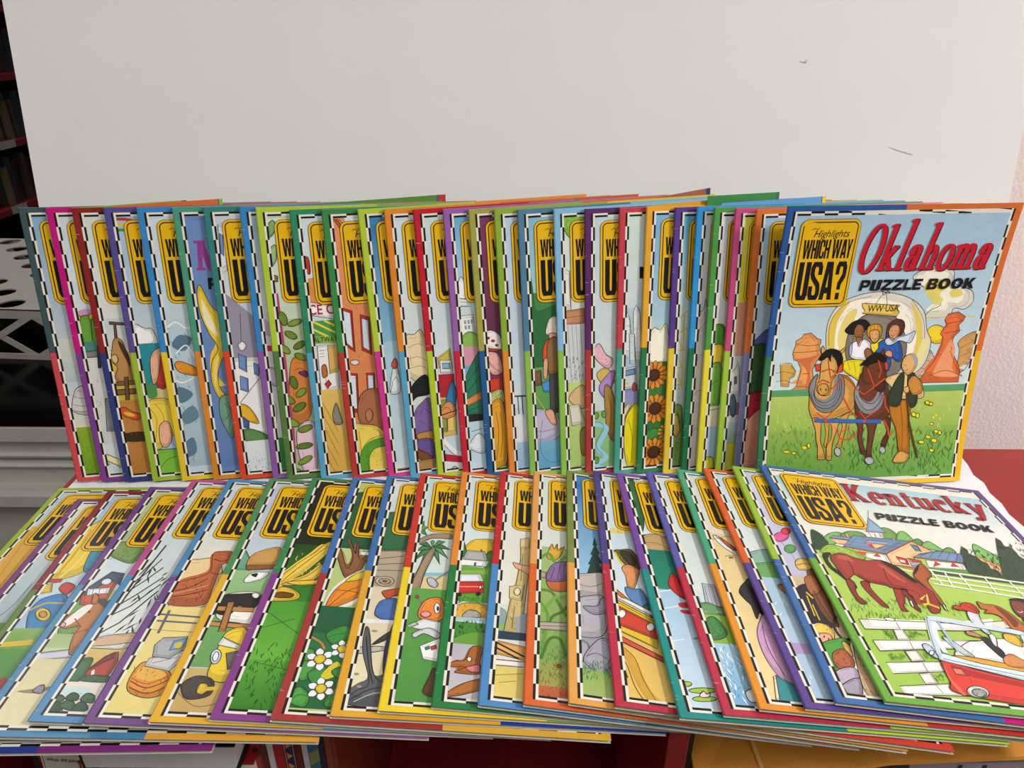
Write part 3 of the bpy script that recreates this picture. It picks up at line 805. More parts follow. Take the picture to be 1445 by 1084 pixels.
BOOKS.append(dict(row='back', label='standing puzzle book with khaki and navy border and plum-coloured upper background',
  frame=[(-0.02507, 0.61495, 0.00000), (0.97855, 0.20386, 0.02953), (-0.06047, 0.14727, 0.98725), (0.19691, -0.96786, 0.15643)],
  border='a3a24a 245a8c e06a30 3c6aa0', sky='7c3a5c', insert=None, art='''
G 7e3c5e 6c3450 11.5,117.8
P dce4e0 2,168.9 12,170.1 10.2,266.4 -1.1,264.7
S! f0e8e4 6.7,117 14.2,114.4 22.2,121.5 23.5,137.5 6.5,128.4
E! b84030 10.3,121.7 1.4,0.1 -0.1,1.1
E! b84030 14.9,125 1.7,0.2 -0.1,1.1
E! b84030 18.3,129.7 1.4,0.2 -0.1,1.1
P! b84030 6.3,131.3 23.6,134.6 23.5,136.6 6.4,134.2
S! e4b0a4 5.8,137.6 18.3,137.8 22.3,156.4 11.3,158.1
C.6 8a3a38 8,143.1 14.5,152.6 20,156.2
P! c8402c 5.2,163.9 21.1,162.2 21.6,177.9 6.6,176.9
S! b8c07c 7,180 20.3,174.7 21.5,189.4 9.2,190.3
T 4a5a1c 14 1.5 8.6,177.2 20.1,178.6 19.5,189.1 7.9,187.7
S! dca030 7.6,192.2 20.9,188.7 21.6,251.9 7.7,259.6 8.7,224.7
C.6 8a5a10 13.1,197.5 14.7,219.3 10.6,250.3
C.6 8a5a10 17.5,198 18.3,222.9 15,247.8
S! 8ab83c 6,262.5 19.8,256.5 20.6,269.6 5.7,267.3
'''))
BOOKS.append(dict(row='back', label='standing puzzle book with olive and orange border, pale blue sky above a dark railing',
  frame=[(-0.00253, 0.61510, 0.00000), (0.97872, 0.20345, 0.02675), (-0.05772, 0.14784, 0.98733), (0.19691, -0.96786, 0.15643)],
  border='8cae3c e08c34 d8c840 e8a848', sky='bcd6e6', insert=('108.6,4.8', '212.3,-6.2', 'a8604c', '3c3c58'), art='''
G b8d4e8 d4e2e8 6.3,193.5
G cfd8dc d8dee0 193.8,232.7
G a8c4dc 98bcd8 230.8,264.4
L1.6 333344 5.5,180.7 21.4,182
L1 333344 8.3,181 8.5,199.9
L1 333344 13,181.6 13.2,200.5
L1 333344 17.3,182.1 17.6,201
S e4e8ea 5.6,205.7 14.6,200.6 20.1,210.6 19.3,226.1 5.9,227.4
'''))
BOOKS.append(dict(row='back', label='standing puzzle book with slate-blue and green border showing an angler by dark trees',
  frame=[(0.01857, 0.61495, 0.00000), (0.97877, 0.20331, 0.02582), (-0.05679, 0.14803, 0.98735), (0.19691, -0.96786, 0.15643)],
  border='52809c 8cbc54 88b8d0 70a050', sky='7cb8cc', insert=None, art='''
G 86bccc a0ccd4 8.6,78.2
G 4c8a50 4c8a4c 77.7,169.5
S 33703f 4.9,102.5 7,74.9 9.8,61.6 12.3,80.9 15,95 37.7,94.3 35.8,154.7 2.9,145.2
T 245830 26 2.3 5.5,88.6 32.2,91 30,154.1 2.6,151
G 6aa85c 5c9a54 151.5,199.6
S! dfd8c4 22.1,116.1 26,104.5 33.2,102.9 34.6,120.2 24,119.7
S! d8a080 25.5,118.7 32.6,119.4 32.4,127.4 26.4,125.9
S! d8522c 19.2,132.4 24.7,124.3 28.7,142.2 21.9,153.2 18.7,145.5
S! 8a6a40 24,126.6 35.3,125.4 35.1,159.1 23.4,158.4
S! e0a884 19.3,144.7 23.3,145.1 21.8,162.6 18.3,162.2
P! 4a90c8 15.8,167.9 26.7,164.1 31.8,169.1 30,178.6 18,177.2
P! 4a4a44 24,159.3 35.1,159.1 33.7,201.3 24,200.1
P! 7a5a3c 9.6,154.8 16,154 16.3,170.3 9.6,170.2
S! bab6ce -6.8,196.3 10.9,193.9 29.8,202.3 33.6,224.6 12.3,232.8 -6.6,222.5
C.5 666666 -1.8,213.8 12.8,218.8 27.8,217.6
G 7ab4d0 5aa0c4 229.8,264.6
L.9 c8b040 6.5,174.6 29.4,216.2
S! e0a884 18.4,198.5 26.1,197 30.4,211.7 25,212.2
C.4 555555 15.1,206.7 12.1,237.5 20.5,253 32.7,253.1
'''))
BOOKS.append(dict(row='back', label='standing puzzle book with sky-blue and green border showing a grey slatted shed',
  frame=[(0.05065, 0.61703, 0.00000), (0.97899, 0.20273, 0.02196), (-0.05296, 0.14882, 0.98744), (0.19691, -0.96786, 0.15643)],
  border='86bce0 8cc04c 90c4dc b8a040', sky='d8e8d0', insert=None, art='''
G cfe2e4 dfe6da 6.5,95.5
S! 8aba4c 7.3,5 29.8,5.2 29.5,22.1 19.7,29.3 12.9,24.9 8.9,16.8
T 5c8a2c 16 1.8 9.2,6.4 27,7.6 26.7,24.5 8.8,23.3
P! e6e4da 7.1,53.7 13.7,57.5 14.5,95.6 7.2,92.7
P! c08a64 7.1,95.5 28.8,94.1 29.8,108.8 7.9,109.6
L.5 7a4a30 7.5,102 29.3,101.1
P d3d7d9 7.3,109 28.6,109.6 29.9,170.2 10.5,168.1
L.5 8a9096 10.7,109.9 13.4,167.8
L.5 8a9096 14.8,109.7 17.5,168.3
L.5 8a9096 18.8,110.1 21.7,168.7
L.5 8a9096 23.4,109.9 25.8,169.2
G c4d884 a8cc70 167.4,265.9
T 3f7a30 18 2.7 11.4,141 26,142.5 25.5,167.7 10.8,166
T 6a9a3c 18 2.2 8.5,200.6 26.4,202.7 25.3,266 6.9,263.5
S! d8b884 9.8,184.9 15.6,175.9 26.3,172.3 27.1,195.1 17,193
P! dcd6c6 10.2,191.6 20.6,191.3 26.9,212.1 12.7,213.4
S! a08a50 20.9,221.3 26.8,217.7 26.9,245.2 21.7,244.5
C.8 887a5c 7,260.2 25.5,257.9
'''))
BOOKS.append(dict(row='back', label='standing puzzle book with deep purple and dark red border, pink hat above river',
  frame=[(0.07583, 0.61771, 0.00000), (0.97961, 0.20073, 0.00880), (-0.03992, 0.15151, 0.98765), (0.19691, -0.96786, 0.15643)],
  border='5c2c64 b03c38 8c4030 3c8a8c', sky='c8d8de', insert=None, art='''
G c4d6de d2dee0 9.2,130.1
G d6e0dc d0dcd4 126.7,201.4
G a0c88c 8ab874 197.7,266.2
S! e4b6be 9,133.7 14.2,128.1 20.7,139.1 28.5,145.7 23.2,154.6 10.8,144.1
T 6a3040 8 1.2 11.3,132.5 24.5,133.6 24.6,148.3 11.4,147.1
S! d0b45c 12.3,157.4 20.2,153.2 26.8,158.8 29.9,169.6 17.3,168.9 12.6,163.4
S! b08acc 13.8,172.5 24.7,158.6 30.7,159.2 25.8,181.2 29.4,187.1 18.9,184.2
S! a8823c 19.7,171.6 30,184.7 30.4,231.3 22.1,216.2
C.6 6a4a14 23.4,181 27.1,199.7 25.1,218.1
C5 9cd0e8 9.9,211.7 22.1,217.7 13,237.2 22.3,249.4 11.5,256.1 28.6,266.3
C.5 3c6a8a 8.4,208.5 19,214.3 10.9,233.7 19.2,247.4
E! 6aa04c 11.4,202.6 2.4,0.3 0,3.7
E! 6aa04c 19,201.9 2.4,0.3 0,3.7
E! 6aa04c 11.5,251.3 2.5,0.3 0,3.9
'''))
BOOKS.append(dict(row='back', label='standing puzzle book with crimson and teal border showing city towers and a yellow raincoat',
  frame=[(0.10480, 0.61916, 0.00064), (0.98001, 0.19891, -0.00294), (-0.02827, 0.15389, 0.98768), (0.19691, -0.96786, 0.15643)],
  border='c8404c 4aa08c b85048 e0a83c', sky='d0e0d8', insert=None, art='''
G d2e2d8 cfdfe0 7.2,93.8
G b8d0dc a8c4d4 93.4,154.3
P 111111 21.1,54.8 26.9,55.1 27.3,66.3 21.5,66
P! dce4e4 7,106.9 10.8,96.4 12.8,105 16.3,142.6 7.9,142
P! e6eae6 16.1,98.1 18.8,91.3 22.5,97.1 27.7,146.5 18.1,145.7
P! cdd8d8 12.6,119.2 17.9,119.6 20.1,150.3 14.1,149.8
T 556068 30 0.9 7.6,107.5 25.8,108.7 27,144.9 8.6,143.5
P! c8ccd4 5.3,155 21.3,152.4 22.7,176.4 7.6,176.3
P! 6a90b0 7.1,156.6 20.2,154.7 20.4,160.7 7.9,162
P e8c83c 8.6,168.6 13.4,168.4 13.5,171.1 8.7,171.3
S! 8a90b8 5.6,178 23.6,177.1 24.1,192.7 7.4,192.7
P b09070 5,192.4 24,191.1 24.7,212.8 6.4,211
P! d8cfa8 4.6,201.6 13.4,190.2 16.5,193.5 7.9,211.1
S! e8d820 10.4,212.9 14.3,199.4 24.5,196.1 26.7,264.5 15.4,261.9 10.4,239.6
C.6 8a7a10 13.9,208.6 18.7,227.8 18.3,256.4
E! b8443c 19.6,174.1 2.4,0.2 0.1,4.8
'''))
BOOKS.append(dict(row='back', label='standing puzzle book with golden and dark green border showing large sunflowers',
  frame=[(0.12780, 0.61940, 0.00205), (0.98018, 0.19789, -0.00948), (-0.02178, 0.15520, 0.98764), (0.19691, -0.96786, 0.15643)],
  border='e8aa2c 2c7c4c e0a02c 2c7c4c', sky='86b8d8', insert=('5.1,-0.7', '115.1,-6.7', 'e0a030', '2c8a50'), art='''
G 7cb4d8 b8d4dc 13.7,120.9
S! f4f0d8 5.9,127.2 12.4,114.8 18.4,116.9 25.6,112.7 29.2,152.2 6.9,150.6
G 3f8040 2f7038 149.2,268.8
F e8902c 4a2c1c 14.6,162.6 15.1 14
F e8902c 4a2c1c 17.4,197.9 16.0 14
S! 3f8a3c 5.7,224.7 17.2,218.9 26.7,224.1 11.6,233.1
F e8902c 4a2c1c 17.8,245.4 16.5 14
F e8a83c 4a2c1c 32.3,224 11.4 14
'''))
BOOKS.append(dict(row='back', label='standing puzzle book with purple and yellow border showing a yellow lattice tower',
  frame=[(0.15555, 0.62060, 0.00092), (0.98005, 0.19871, -0.00426), (-0.02696, 0.15415, 0.98768), (0.19691, -0.96786, 0.15643)],
  border='5c3c8c e8c83c 7ac0b0 e8d040', sky='5aaccc', insert=('32.5,-9.1', '105.3,-10.6', '3c8a48', '2c7a3c'), art='''
G 5aaad0 c4dcdc 7.6,97.2
G c8dcd8 b8ccc0 93.8,268.8
L1.3 d8b830 7.1,106.6 17.6,97.3
L1.3 d8b830 6.3,120.8 18.5,114.4
L1.3 d8b830 8.5,105.2 9.3,178.3
L1.3 d8b830 14.8,101.4 15.8,175.9
L1.1 d8b830 6.6,137.3 16.7,135.7
L1.1 d8b830 6.8,154.3 17.1,153.9
L1.1 d8b830 7.1,172.2 17.4,171.2
L.9 d8b830 7.5,120.9 15.6,136.8
L.9 d8b830 7.2,137.3 15.6,155
L.9 d8b830 7.4,154.3 16.3,172.9
S! 7a9a4c 5.4,211.6 8.6,195 13.6,192.4 18.2,203.6 20.2,268.8 6.8,267.3
T 3c5a20 18 2.9 4.2,199.2 16.5,200.3 20.1,267.2 7.3,265.8
S! c8a850 6.3,211.7 12,203 16.3,218.9 11.8,227.9
'''))
BOOKS.append(dict(row='back', label='standing puzzle book with bright blue and dark green border and greyish cliffs',
  frame=[(0.17316, 0.61747, 0.00256), (0.98023, 0.19751, -0.01185), (-0.01943, 0.15568, 0.98762), (0.19691, -0.96786, 0.15643)],
  border='2f94d4 1f7048 68a0d8 8ab040', sky='d8d4cc', insert=('24.9,-2.2', '131.4,-6', '68a0d8', 'e8d030'), art='''
G cfdce2 d4d8d8 11,97.2
S! d8d2ca 2.2,171.7 2.5,108 12.1,97.3 16.6,97.6 25.9,268.7 3.5,266.4
C.6 998f88 5.5,131 11.2,114.2 15.9,108.8
C.6 998f88 5.2,157.2 11.4,143 16.7,140.4
C.6 998f88 5.5,190 11.8,178.5 17.9,178.9
C.6 998f88 6.7,227 12.9,218.3 19.4,222
'''))
BOOKS.append(dict(row='back', label='standing puzzle book with green and yellow border showing round green treetops',
  frame=[(0.18801, 0.61377, 0.00256), (0.98023, 0.19751, -0.01185), (-0.01943, 0.15568, 0.98762), (0.19691, -0.96786, 0.15643)],
  border='4f9a48 e8dc38 58a048 e0d040', sky='dce4e4', insert=None, art='''
G d8e4e8 e0e6e2 7.4,109.8
G e4e2d0 dcdcc8 106.8,264.9
S! 5a9a3c 2.7,115 10.8,109 19.2,112.6 21,134.7 5.9,133.7
S! f2d340 4.9,132.8 18.5,130.2 18.5,149.1 5,153.9
S! 7ab84c 4.4,153.9 18.6,149.9 19.4,190.8 5.3,191.7
C.5 3c6a20 8,170.4 16.7,165.1
G b8d4e4 a8cce0 214.2,250.1
P e8e0c0 4.8,192.6 18.9,192.2 19.3,213.7 6.3,214.1
L1 888f90 5.7,197.2 19.1,195.3
S! d8d038 4.5,249.8 16.9,247.9 18.3,265.6 4.9,264.2
'''))
BOOKS.append(dict(row='back', label='standing puzzle book with pink and lime border and yellow upper background',
  frame=[(0.20637, 0.61079, 0.00256), (0.98023, 0.19751, -0.01185), (-0.01943, 0.15568, 0.98762), (0.19691, -0.96786, 0.15643)],
  border='c84c80 a4c83c e080a8 c8b038', sky='e0dc50', insert=None, art='''
G e2de54 d8d448 6.7,87.8
G d89478 d8a890 86.8,151.3
G d4dcd8 d8dcd4 139.6,213.9
P! dcdcd0 3.9,178.9 4.5,164.2 8,155.6 13.1,151.6 14.3,144.5 16.8,151.9 20.2,180.2
P 5c6a70 6.7,161.7 9.7,160.7 10.4,169 7.4,169.7
P 5c6a70 12.1,160.3 15,159.4 15.8,167.7 12.8,168.6
P! d09a84 2.6,189.3 20,187.7 21.1,199.9 3.5,199.9
E! 4a6a78 13.4,190.2 3.7,0.3 1,12.2
G b8d0d8 98b880 207.7,232.3
G d4cc40 b8c83c 230.7,262.2
'''))
BOOKS.append(dict(row='back', label='standing puzzle book with orange and periwinkle border, dark tree and red dress',
  frame=[(0.22441, 0.60775, 0.00256), (0.98023, 0.19751, -0.01185), (-0.01943, 0.15568, 0.98762), (0.19691, -0.96786, 0.15643)],
  border='d8722c 7c80b0 e8b848 a0b050', sky='a8c8e0', insert=None, art='''
G a0c4e0 c4d8e4 8.5,127.3
S! 5c60a8 1.6,133.6 13.6,118.7 25.7,113.3 29.6,151.4 2.1,149.4
S! 3a5a34 0,149.2 3.8,135.1 9.9,127 23.9,130.8 29,180.8 0.2,175
T 1c3418 24 2.1 -0.1,132 22.6,133.5 26.8,174.7 3.7,172.9
T 6a8a48 12 1.8 -0.1,132 22.6,133.5 26.8,174.7 3.7,172.9
G e8b09c e0a090 177.4,260.4
S! b82c3c 1.9,180.1 23.8,175.1 25.8,195.6 12.5,202 8.8,212.4 3.5,233.5 0.6,220.8 1.2,196.5
C.6 6a141c 5,187.9 16.8,182.8 24.9,186.5
S! eaa48c 10.1,203.4 25.8,195.6 27.1,256.3 1.6,253.6 3.7,235 10,215.5
E! 4a7088 -7,189.8 2.8,0.2 0.9,10.9
E! e0c030 -26,188.3 3,0.3 0.5,6.6
'''))
BOOKS.append(dict(row='back', label='fully visible standing puzzle book titled Oklahoma with a covered wagon and two horses',
  frame=[(0.24099, 0.59058, 0.00153), (0.99398, 0.10911, -0.00973), (-0.03031, 0.35930, 0.93273), (0.10527, -0.92682, 0.36045)],
  border='2a5c9c 3c7a50 d8702c e8b820', sky='a9c9de', insert=None, art='''
G a4c6de c8dfe8 4.6,127.4
G c8dfe8 d4e6e4 126.1,175.6
S! f2eedc 129.9,62.5 139.6,55.7 154.3,51.9 168.2,57.5 172.1,68.8 184.7,73.7 192.2,77.3 195,86.8 188.3,93.3 177.4,92.1 174.7,99.6 152.5,100.4 154,94.1 163.7,88.5 155.7,78.1 140,70.6
S e8d870 143.1,72 152.7,64.4 168.3,70.6 160,78.3 165.1,84.5 157.9,88.3
S e8d870 169.6,76.7 177.7,74.3 183.2,79.7 173.7,82.1
L1 e0cc60 149.1,100.6 174.9,100.4
L1 e0cc60 182.1,100.4 201.1,100.5
E! f0d030 166.3,116.7 10.5,0.4 2,9.1
S! c8b090 152.3,157.1 152.9,134.8 158.8,130.1 166.3,135.4 168,146.1 161.3,158.4
C.5 7a6a50 154.5,139.9 166.3,143.2
C.5 7a6a50 154.8,148.3 165.8,152.2
P! d8a850 18.2,163.2 14.9,140.7 22.5,140.3 25.7,140.8 28,144.2 31.3,148.3 30.5,153.1 25.9,156.3 26,163.6
C.5 7a5a20 11.6,149.7 20.9,148.5 29.5,151.1
C.5 7a5a20 12.8,158 20.8,157 28,159.3
P! e8a05c 24.8,168.4 33,163.9 35.4,154.3 36.1,146.6 32,138.7 27.9,137.5 25.9,130.7 27.9,123.2 27.6,119.4 33.3,115.9 34.3,113.1 41.3,111.9 48.1,117.4 52.1,118.5 52.3,122.3 51.1,124.2 53.1,129 54.7,133.9 50.7,139.5 48,146.2 48.9,153 51.1,159 50.7,169.8
S d87444 30.1,137.1 42.2,135.4 53.6,132.7 45.1,141.8 48.6,166.7 42.7,165 43.3,151.3 36.3,141.4
C.5 7a3a14 28.4,122.2 40.4,124.1 51.2,123.2
C.5 7a3a14 27.7,130.2 41.3,130 52.4,128.9
C.5 7a3a14 37.8,151 45.6,151.4
C.5 7a3a14 34.1,163.2 47.7,164.7
S! cc9c5c 194.9,153 192.8,133.2 189.8,125.3 197,118.1 207.6,115.8 208.9,133.9 202.7,151.9
C.5 7a5a28 193.3,130.5 204,125.3
C.5 7a5a28 195.3,138.9 204.8,135.1
P! e0703c 159.1,164.1 159.4,157.6 169.6,141.8 173.2,127.6 173.1,119.6 169.9,116.3 172.7,110.1 174.5,107 171.2,103 173.3,97.6 182.8,95.6 191.5,100.6 189.9,104.5 186.6,108.3 188.9,114.7 184.7,118.5 183.1,126.4 185.7,134.5 195.6,147.9 197.9,154.5 198.8,164.5
S f0a070 171.3,150.5 178.5,129.8 182.6,121.7 188.6,133 188.9,149.9 196.8,158.7 172.9,157.6
C.5 7a2c10 174.8,106.4 183.3,105.3 190.7,103.4
C.5 7a2c10 172.5,115.8 181,114.8 190.9,113.2
C.5 7a2c10 183.6,132.8 191.8,147.2 201.3,159
C.5 7a2c10 166.9,157.3 183.5,152.4 201.3,159
G 5aa470 5a9c5c 166.6,175
G b8cc68 98bc54 173.2,209.3
G 90b450 5c9c44 207.8,270.6
T c8d47c 60 3.6 11.2,175.8 194,185.9 201.6,220.3 15.9,208.4
T 4c8a3c 120 4.3 12.3,202.5 200.3,214.2 210.5,260.3 18.5,246.2
T 34702c 90 5.6 83.6,206.9 200.3,214.2 210.5,260.3 91.3,251.5
T e0dc50 26 1.4 14,175.9 50.4,177.9 55.7,210.9 18.7,208.6
S! f5f0de 57.6,123.4 56.5,100.8 65.8,84.9 85.7,76.9 107.5,75.7 131.6,81.7 148.3,93.9 155.6,112.5 162.2,124.2 160.1,144.3 149.5,154.8 131.8,156.1 77.1,153.5 64.3,140.8
S e8cc58 58.4,122.1 58.4,100.9 68.1,86 74.5,83.6 65.5,102.4 66.6,127.9 72.5,143.1 65.6,138.1
S f0dc80 68.1,117.2 72.6,96.1 82.8,91.2 79.7,112.3 83.1,139.5 76.1,139.1
S e8d060 133.5,85.4 147,101.3 152.7,123.3 148.6,145.2 144.5,147.8 147.2,124.4 141.2,101.1
S f0e4a0 153.3,120.6 160,124.9 155.7,145.5 148.6,153.6
C.4 333333 60.6,124.9 58.9,102.2 70.8,85.6 94.3,79
C.4 333333 134.2,83.3 149.3,101.4 155.1,120.6
S! 8a8478 80.3,139.3 77.9,113.5 88.2,98.2 102.8,94.5 119.6,97.7 132,111.6 139.1,132.3 131.7,155.6 99.9,154
C.5 333333 99.1,87 106.5,76.2 110.9,87.3
C.6 333333 106.5,76.2 103.2,74.8 105.8,78.3 108.7,74.9 111.1,76.8 106.6,76.7
P! e8c860 85.9,85.5 88.6,85.6 123.9,88.3 121.4,91.1 124.4,94.7 122.6,98.6 87.9,95 90.2,92.5 87.1,89.2
X 5c4418 6.6 92.6,93.6 WW·USA
S! 1c1a18 74.1,111 76.1,107.1 80.7,102.6 89.7,100.4 96.5,103.9 97.7,107.9 94.3,111.1 93.4,112.5 89.5,107.4 84.4,107 84,114.2 78.3,114
S! 9c6438 83.2,112.1 85.2,105.6 90.2,106.2 93.4,111.6 92.2,118.2 88.7,118.6 85.4,116.5
P! 9c6438 86.1,117 92.1,117.4 93.3,122.1 90.1,126.3 87.1,121.8
C.4 3a1c0c 86.9,114.9 89.3,116.2 91.3,114.7
E 2a1408 86.5,111.8 0.5,0 0.1,0.5
E 2a1408 90.4,111.6 0.5,0 0.1,0.5
S! f2f2f6 81.6,125.4 87,120.9 90.3,126.3 93.8,119.4 100.3,122.2 103.4,127.8 99.7,130.5 100.3,138.1 97.5,140.5 84.9,137.2 82.1,131.2
S! b8cce8 81.2,126.4 83.4,123.1 84.2,133.3 82.2,134.1
E! e0c830 83.1,117.5 0.9,0 0.2,1.1
E! e0c830 93.7,114.2 1.2,0 0.2,0.9
S! e0a02c 96.3,113.1 96.3,107.9 100.8,105.6 107.2,105.8 110.7,110.3 110.7,117 107.4,117.1 100.7,118.7 97.8,117
C.5 8a5a10 98.5,107.9 100,111.8
C.5 8a5a10 102.1,106.4 103.1,110.6
C.5 8a5a10 105.7,106.7 105.8,110.9
S! e0a868 98.7,113.2 102,110.7 107.8,111.9 109.2,118.1 106.5,122.8 102.2,121.3
C.4 5a3010 102.5,118.6 105.7,119.9 107.1,117.8
E 3a2010 101.5,114.7 0.4,0 0.1,0.5
E 3a2010 106,114.9 0.4,0 0.1,0.5
S! ead822 101.8,124.5 106.5,123.2 110.8,119.1 114.1,120.6 110.3,127.1 110.2,132 104.9,131.7
S! 5c3428 116.1,120.6 115.2,107.6 118.5,103.4 123.9,101.1 130.5,103.2 132.8,110.4 128.8,118.9 125.8,113.8 119.4,111.8 118.9,119.5
S! d89c68 117.8,111.7 120.2,106.8 126.1,107.1 128.7,113.1 126,119.7 121.7,119.6 118.4,115.9
C.5 5a1c10 120.4,115.5 122.4,117.1 123.9,115.4
E 2a1408 120.3,112.2 0.5,0 0.1,0.5
E 2a1408 124.3,112.2 0.5,0 0.1,0.5
S! 2f60b0 109.5,122.9 115.9,120.6 123,126 127.5,122.3 132,125.4 135.8,137.5 132.7,142.5 126.4,138.2 123.7,140.1 116.6,134.9 107.9,132.7 110.2,127.8
C.5 142c60 125.2,127.3 128.5,133.2 126.8,137.6
S! d3dfee 115.2,121.2 118.5,118.8 124.3,122.6 128.6,118.7 137.2,116.1 143.4,112.7 143.8,117.5 140.7,124.2 130.2,121.8 122.9,125.6 117.8,125.4
S! d89c68 117.7,133.9 119.9,130.9 124.8,132.1 125.4,137.2 121.1,137
S! 2f5ca8 117.2,138.8 124.5,140.1 125,147.8 122.3,151.2
S! 2f60c0 115.4,115.8 116.7,114.4 117.7,116.3 116.2,117.2
S! ead820 76.9,141.2 86.2,138.7 98.7,140.2 98.5,143.6 97.9,151.5 96.2,159.8 90.4,156.5 78.8,149.1
C.5 9a8410 81.6,140.9 85,148.9
C.5 9a8410 87.5,140.2 91.4,151.2
S! 9c6438 96.6,131.1 99.2,127.9 104,131.2 105.6,134.4 101.2,138.4 98.6,136.3
S! d0983f 65.2,197.7 68.3,210.2 68.1,218.4 67.4,224.6 70.1,226 71.5,218.6 71.5,208.3 70.1,198
S! d0983f 81.3,196.7 84.8,205.1 83.3,214.2 82.3,221.4 80.1,225.6 85.7,227 86.7,219.6 88.8,209.4 89.8,196.2 90.5,191.1
S! 5c3020 125.2,198.3 130.5,207.9 131.7,214.2 128.7,220.3 126.7,226.4 131.7,229.1 133.8,222.7 135.1,212.3 133.5,198.8
C1.6 d84c34 91,194.2 96,193.5 101.3,199.9 100.4,212.2 91.3,218.9 83.8,217.4 80.3,208.9
L.7 d84c34 91.3,218.9 92.3,201.4
L.7 d84c34 82.7,211.1 97.2,205.8
C1.6 d84c34 126,199.4 131.8,208 135,216.5 137.3,214.6
S! d8a04c 48.1,179.7 48.7,186.7 52.2,194.9 55.7,199.7 61.6,200.4 71.5,199.1 78.1,196 86.6,192.1 93.9,187.5 95.8,174.3 90.4,161 79.8,153.4 71.9,154 53.9,153.3 48,166.8
S! d8a04c 53.1,196 57.3,207.4 58.8,217.8 61.4,226.2 62.1,236.7 64,238.5 69.1,238.4 69.9,237.2 68.3,230.9 65.6,224.4 63.5,218.1 63.4,209.9 61.6,197.5
S! d8a04c 69.3,198 74,205.4 74.5,216.8 70.7,224.8 71.2,237.3 72.7,239.1 76.8,238.8 76.2,229.3 77.1,219 80.2,206.8 80.8,197.7
S! 6b3a24 96.6,192.5 93.6,174.2 95.3,161.3 98.6,151.6 119.6,155.5 128.1,171 132.2,186.4 131.5,195.8 123.2,201.5 113.2,203.1 101.7,202.2
S! 6b3a24 97.5,198.7 101.7,208.2 101.6,216.4 104.9,227.1 107.2,233.7 112.2,235.2 109.6,227.4 106.3,218.8 106.5,210.5 104.8,200.1
S! 6b3a24 109.4,200.4 112.1,210.9 112.8,223.4 112.4,233.9 112.9,238.6 118.6,239 117.6,231.1 118.8,215.5 119.6,201
E! b4b4b8 82.6,231.3 3.5,0.2 0.8,4.5
E! b4b4b8 116.4,241.8 4.9,0.3 0.7,3.9
E! b4b4b8 129.5,231.5 3.2,0.2 0.7,3.6
S! 8c8c90 47,169.7 47.6,159.8 53.1,151.3 52.6,160.1 52.5,171.9 57,178.2 64.4,180.8 71.8,177 74.9,170.2 74.6,158.3 75.4,152.4 80.7,158.6 82.5,174.8 76.7,186.5 66.1,190.9 55,185.2
C.6 333333 48.7,168.8 53.5,181 64.4,186.6 73.9,183.1 79.1,172.4 78,157.5
C.6 333333 50.2,166.9 55.1,179 63.9,183.5 72.4,180.5 76.7,170.3 76.3,156.4
S! 94949a 93.1,175.3 92.9,167.6 96.9,163.4 97.5,172.4 102.9,179.9 111.6,183.4 117.2,179.5 121.9,170.1 123.7,176 122.6,186.1 114.7,193.8 104,192.1 97.3,184.6
C.6 333333 94.8,174.2 103,186.8 112.7,189.4 120.5,181.7 122.3,173.7
S! d8a858 55,146.5 56,138.8 59.6,133.9 69,136.9 72.3,143.4 71.8,152.2 68.9,158.4 68.3,164.8 67.3,172.7 60.2,173.3 54.7,169 53.9,163.1 56,155.3
S! cf9c4c 54.9,165.1 58.2,161.3 64.4,162.6 66.6,168.7 64.1,172.5 58,172.2
E 5a3410 58,167 0.8,0 0.2,1.1
E 5a3410 63.5,167.7 0.8,0 0.2,1.1
E 2a1c10 58.4,149.1 0.7,0 0.1,0.9
E 2a1c10 68.8,150.1 0.7,0 0.2,0.9
S! d8a858 53.9,130.5 54.5,124.5 57.6,129.2 57.9,134.5
S! d8a858 70.1,132.8 77.2,126.4 76.1,131.2 71.8,135.1
S 1a1612 52.7,138.6 53.7,133.9 57.8,129.2 63.4,127.4 71.9,129.8 76.5,136.8 76.2,142.8 72.7,145.6 69.6,139.4 64.4,133.4 64.7,140.6 60.9,136.1 57.4,138.4
P! d84c2c 49.5,142.3 55.2,141.8 55.7,148.7 51.6,149.4
P! d84c2c 72.3,151.4 74.1,143.5 78,142 77.5,150.7
L1.2 d04c28 61.7,137.6 63.9,146.9 66.7,156.3
L1.2 d04c28 56.1,149.9 64,147.1 71.9,150.4
L1.6 d04c28 55.1,160.4 59.6,157.9 66.3,160.9
L1.2 d04c28 66.7,156.3 73.4,151.3
S! 6b3a24 99.1,158.9 98,147.5 101.6,140.8 109.3,139 117.1,142.5 121.5,149.6 123.7,162.7 121.4,171.8 114.6,169.4 110.9,163.5 104.7,163.2
S! 4c2818 112.8,165.6 117.8,162.4 123.2,161.6 121.9,171.6 115.2,170
S! 6b3a24 112.6,136 115.1,128.3 117,132.7 117.5,138.6
S 1a1612 93.9,144.9 100,137.9 106.2,133.1 113.3,133.4 120.2,138.8 119.8,142.9 114.8,141.5 111,142.5 105.2,144.1 101.7,146.9 99.3,144.7
E 111111 114,150.3 0.7,0 0.2,0.9
E 111111 119.4,149.5 0.6,0 0.2,0.8
P! d84c2c 118.6,142.6 121.9,142.3 123.4,148.7 121.1,150.1
L1.2 d04c28 103,148.6 107.8,157.9 112.4,166.1
L1.6 d04c28 112.4,166.1 122.1,158.1
L1.2 d04c28 112.1,140.3 116.8,150.4 115.4,157.8
L1.2 d04c28 92.9,167.1 102.6,173.6 112.3,166.6
L1.3 d04c28 77.8,153.4 86.9,159.3 92.9,166.1
L1.3 d04c28 56.8,190.2 66.1,196.8 75.6,187.2
L1.3 d04c28 81.6,175 89.9,188.1 98.6,196.7
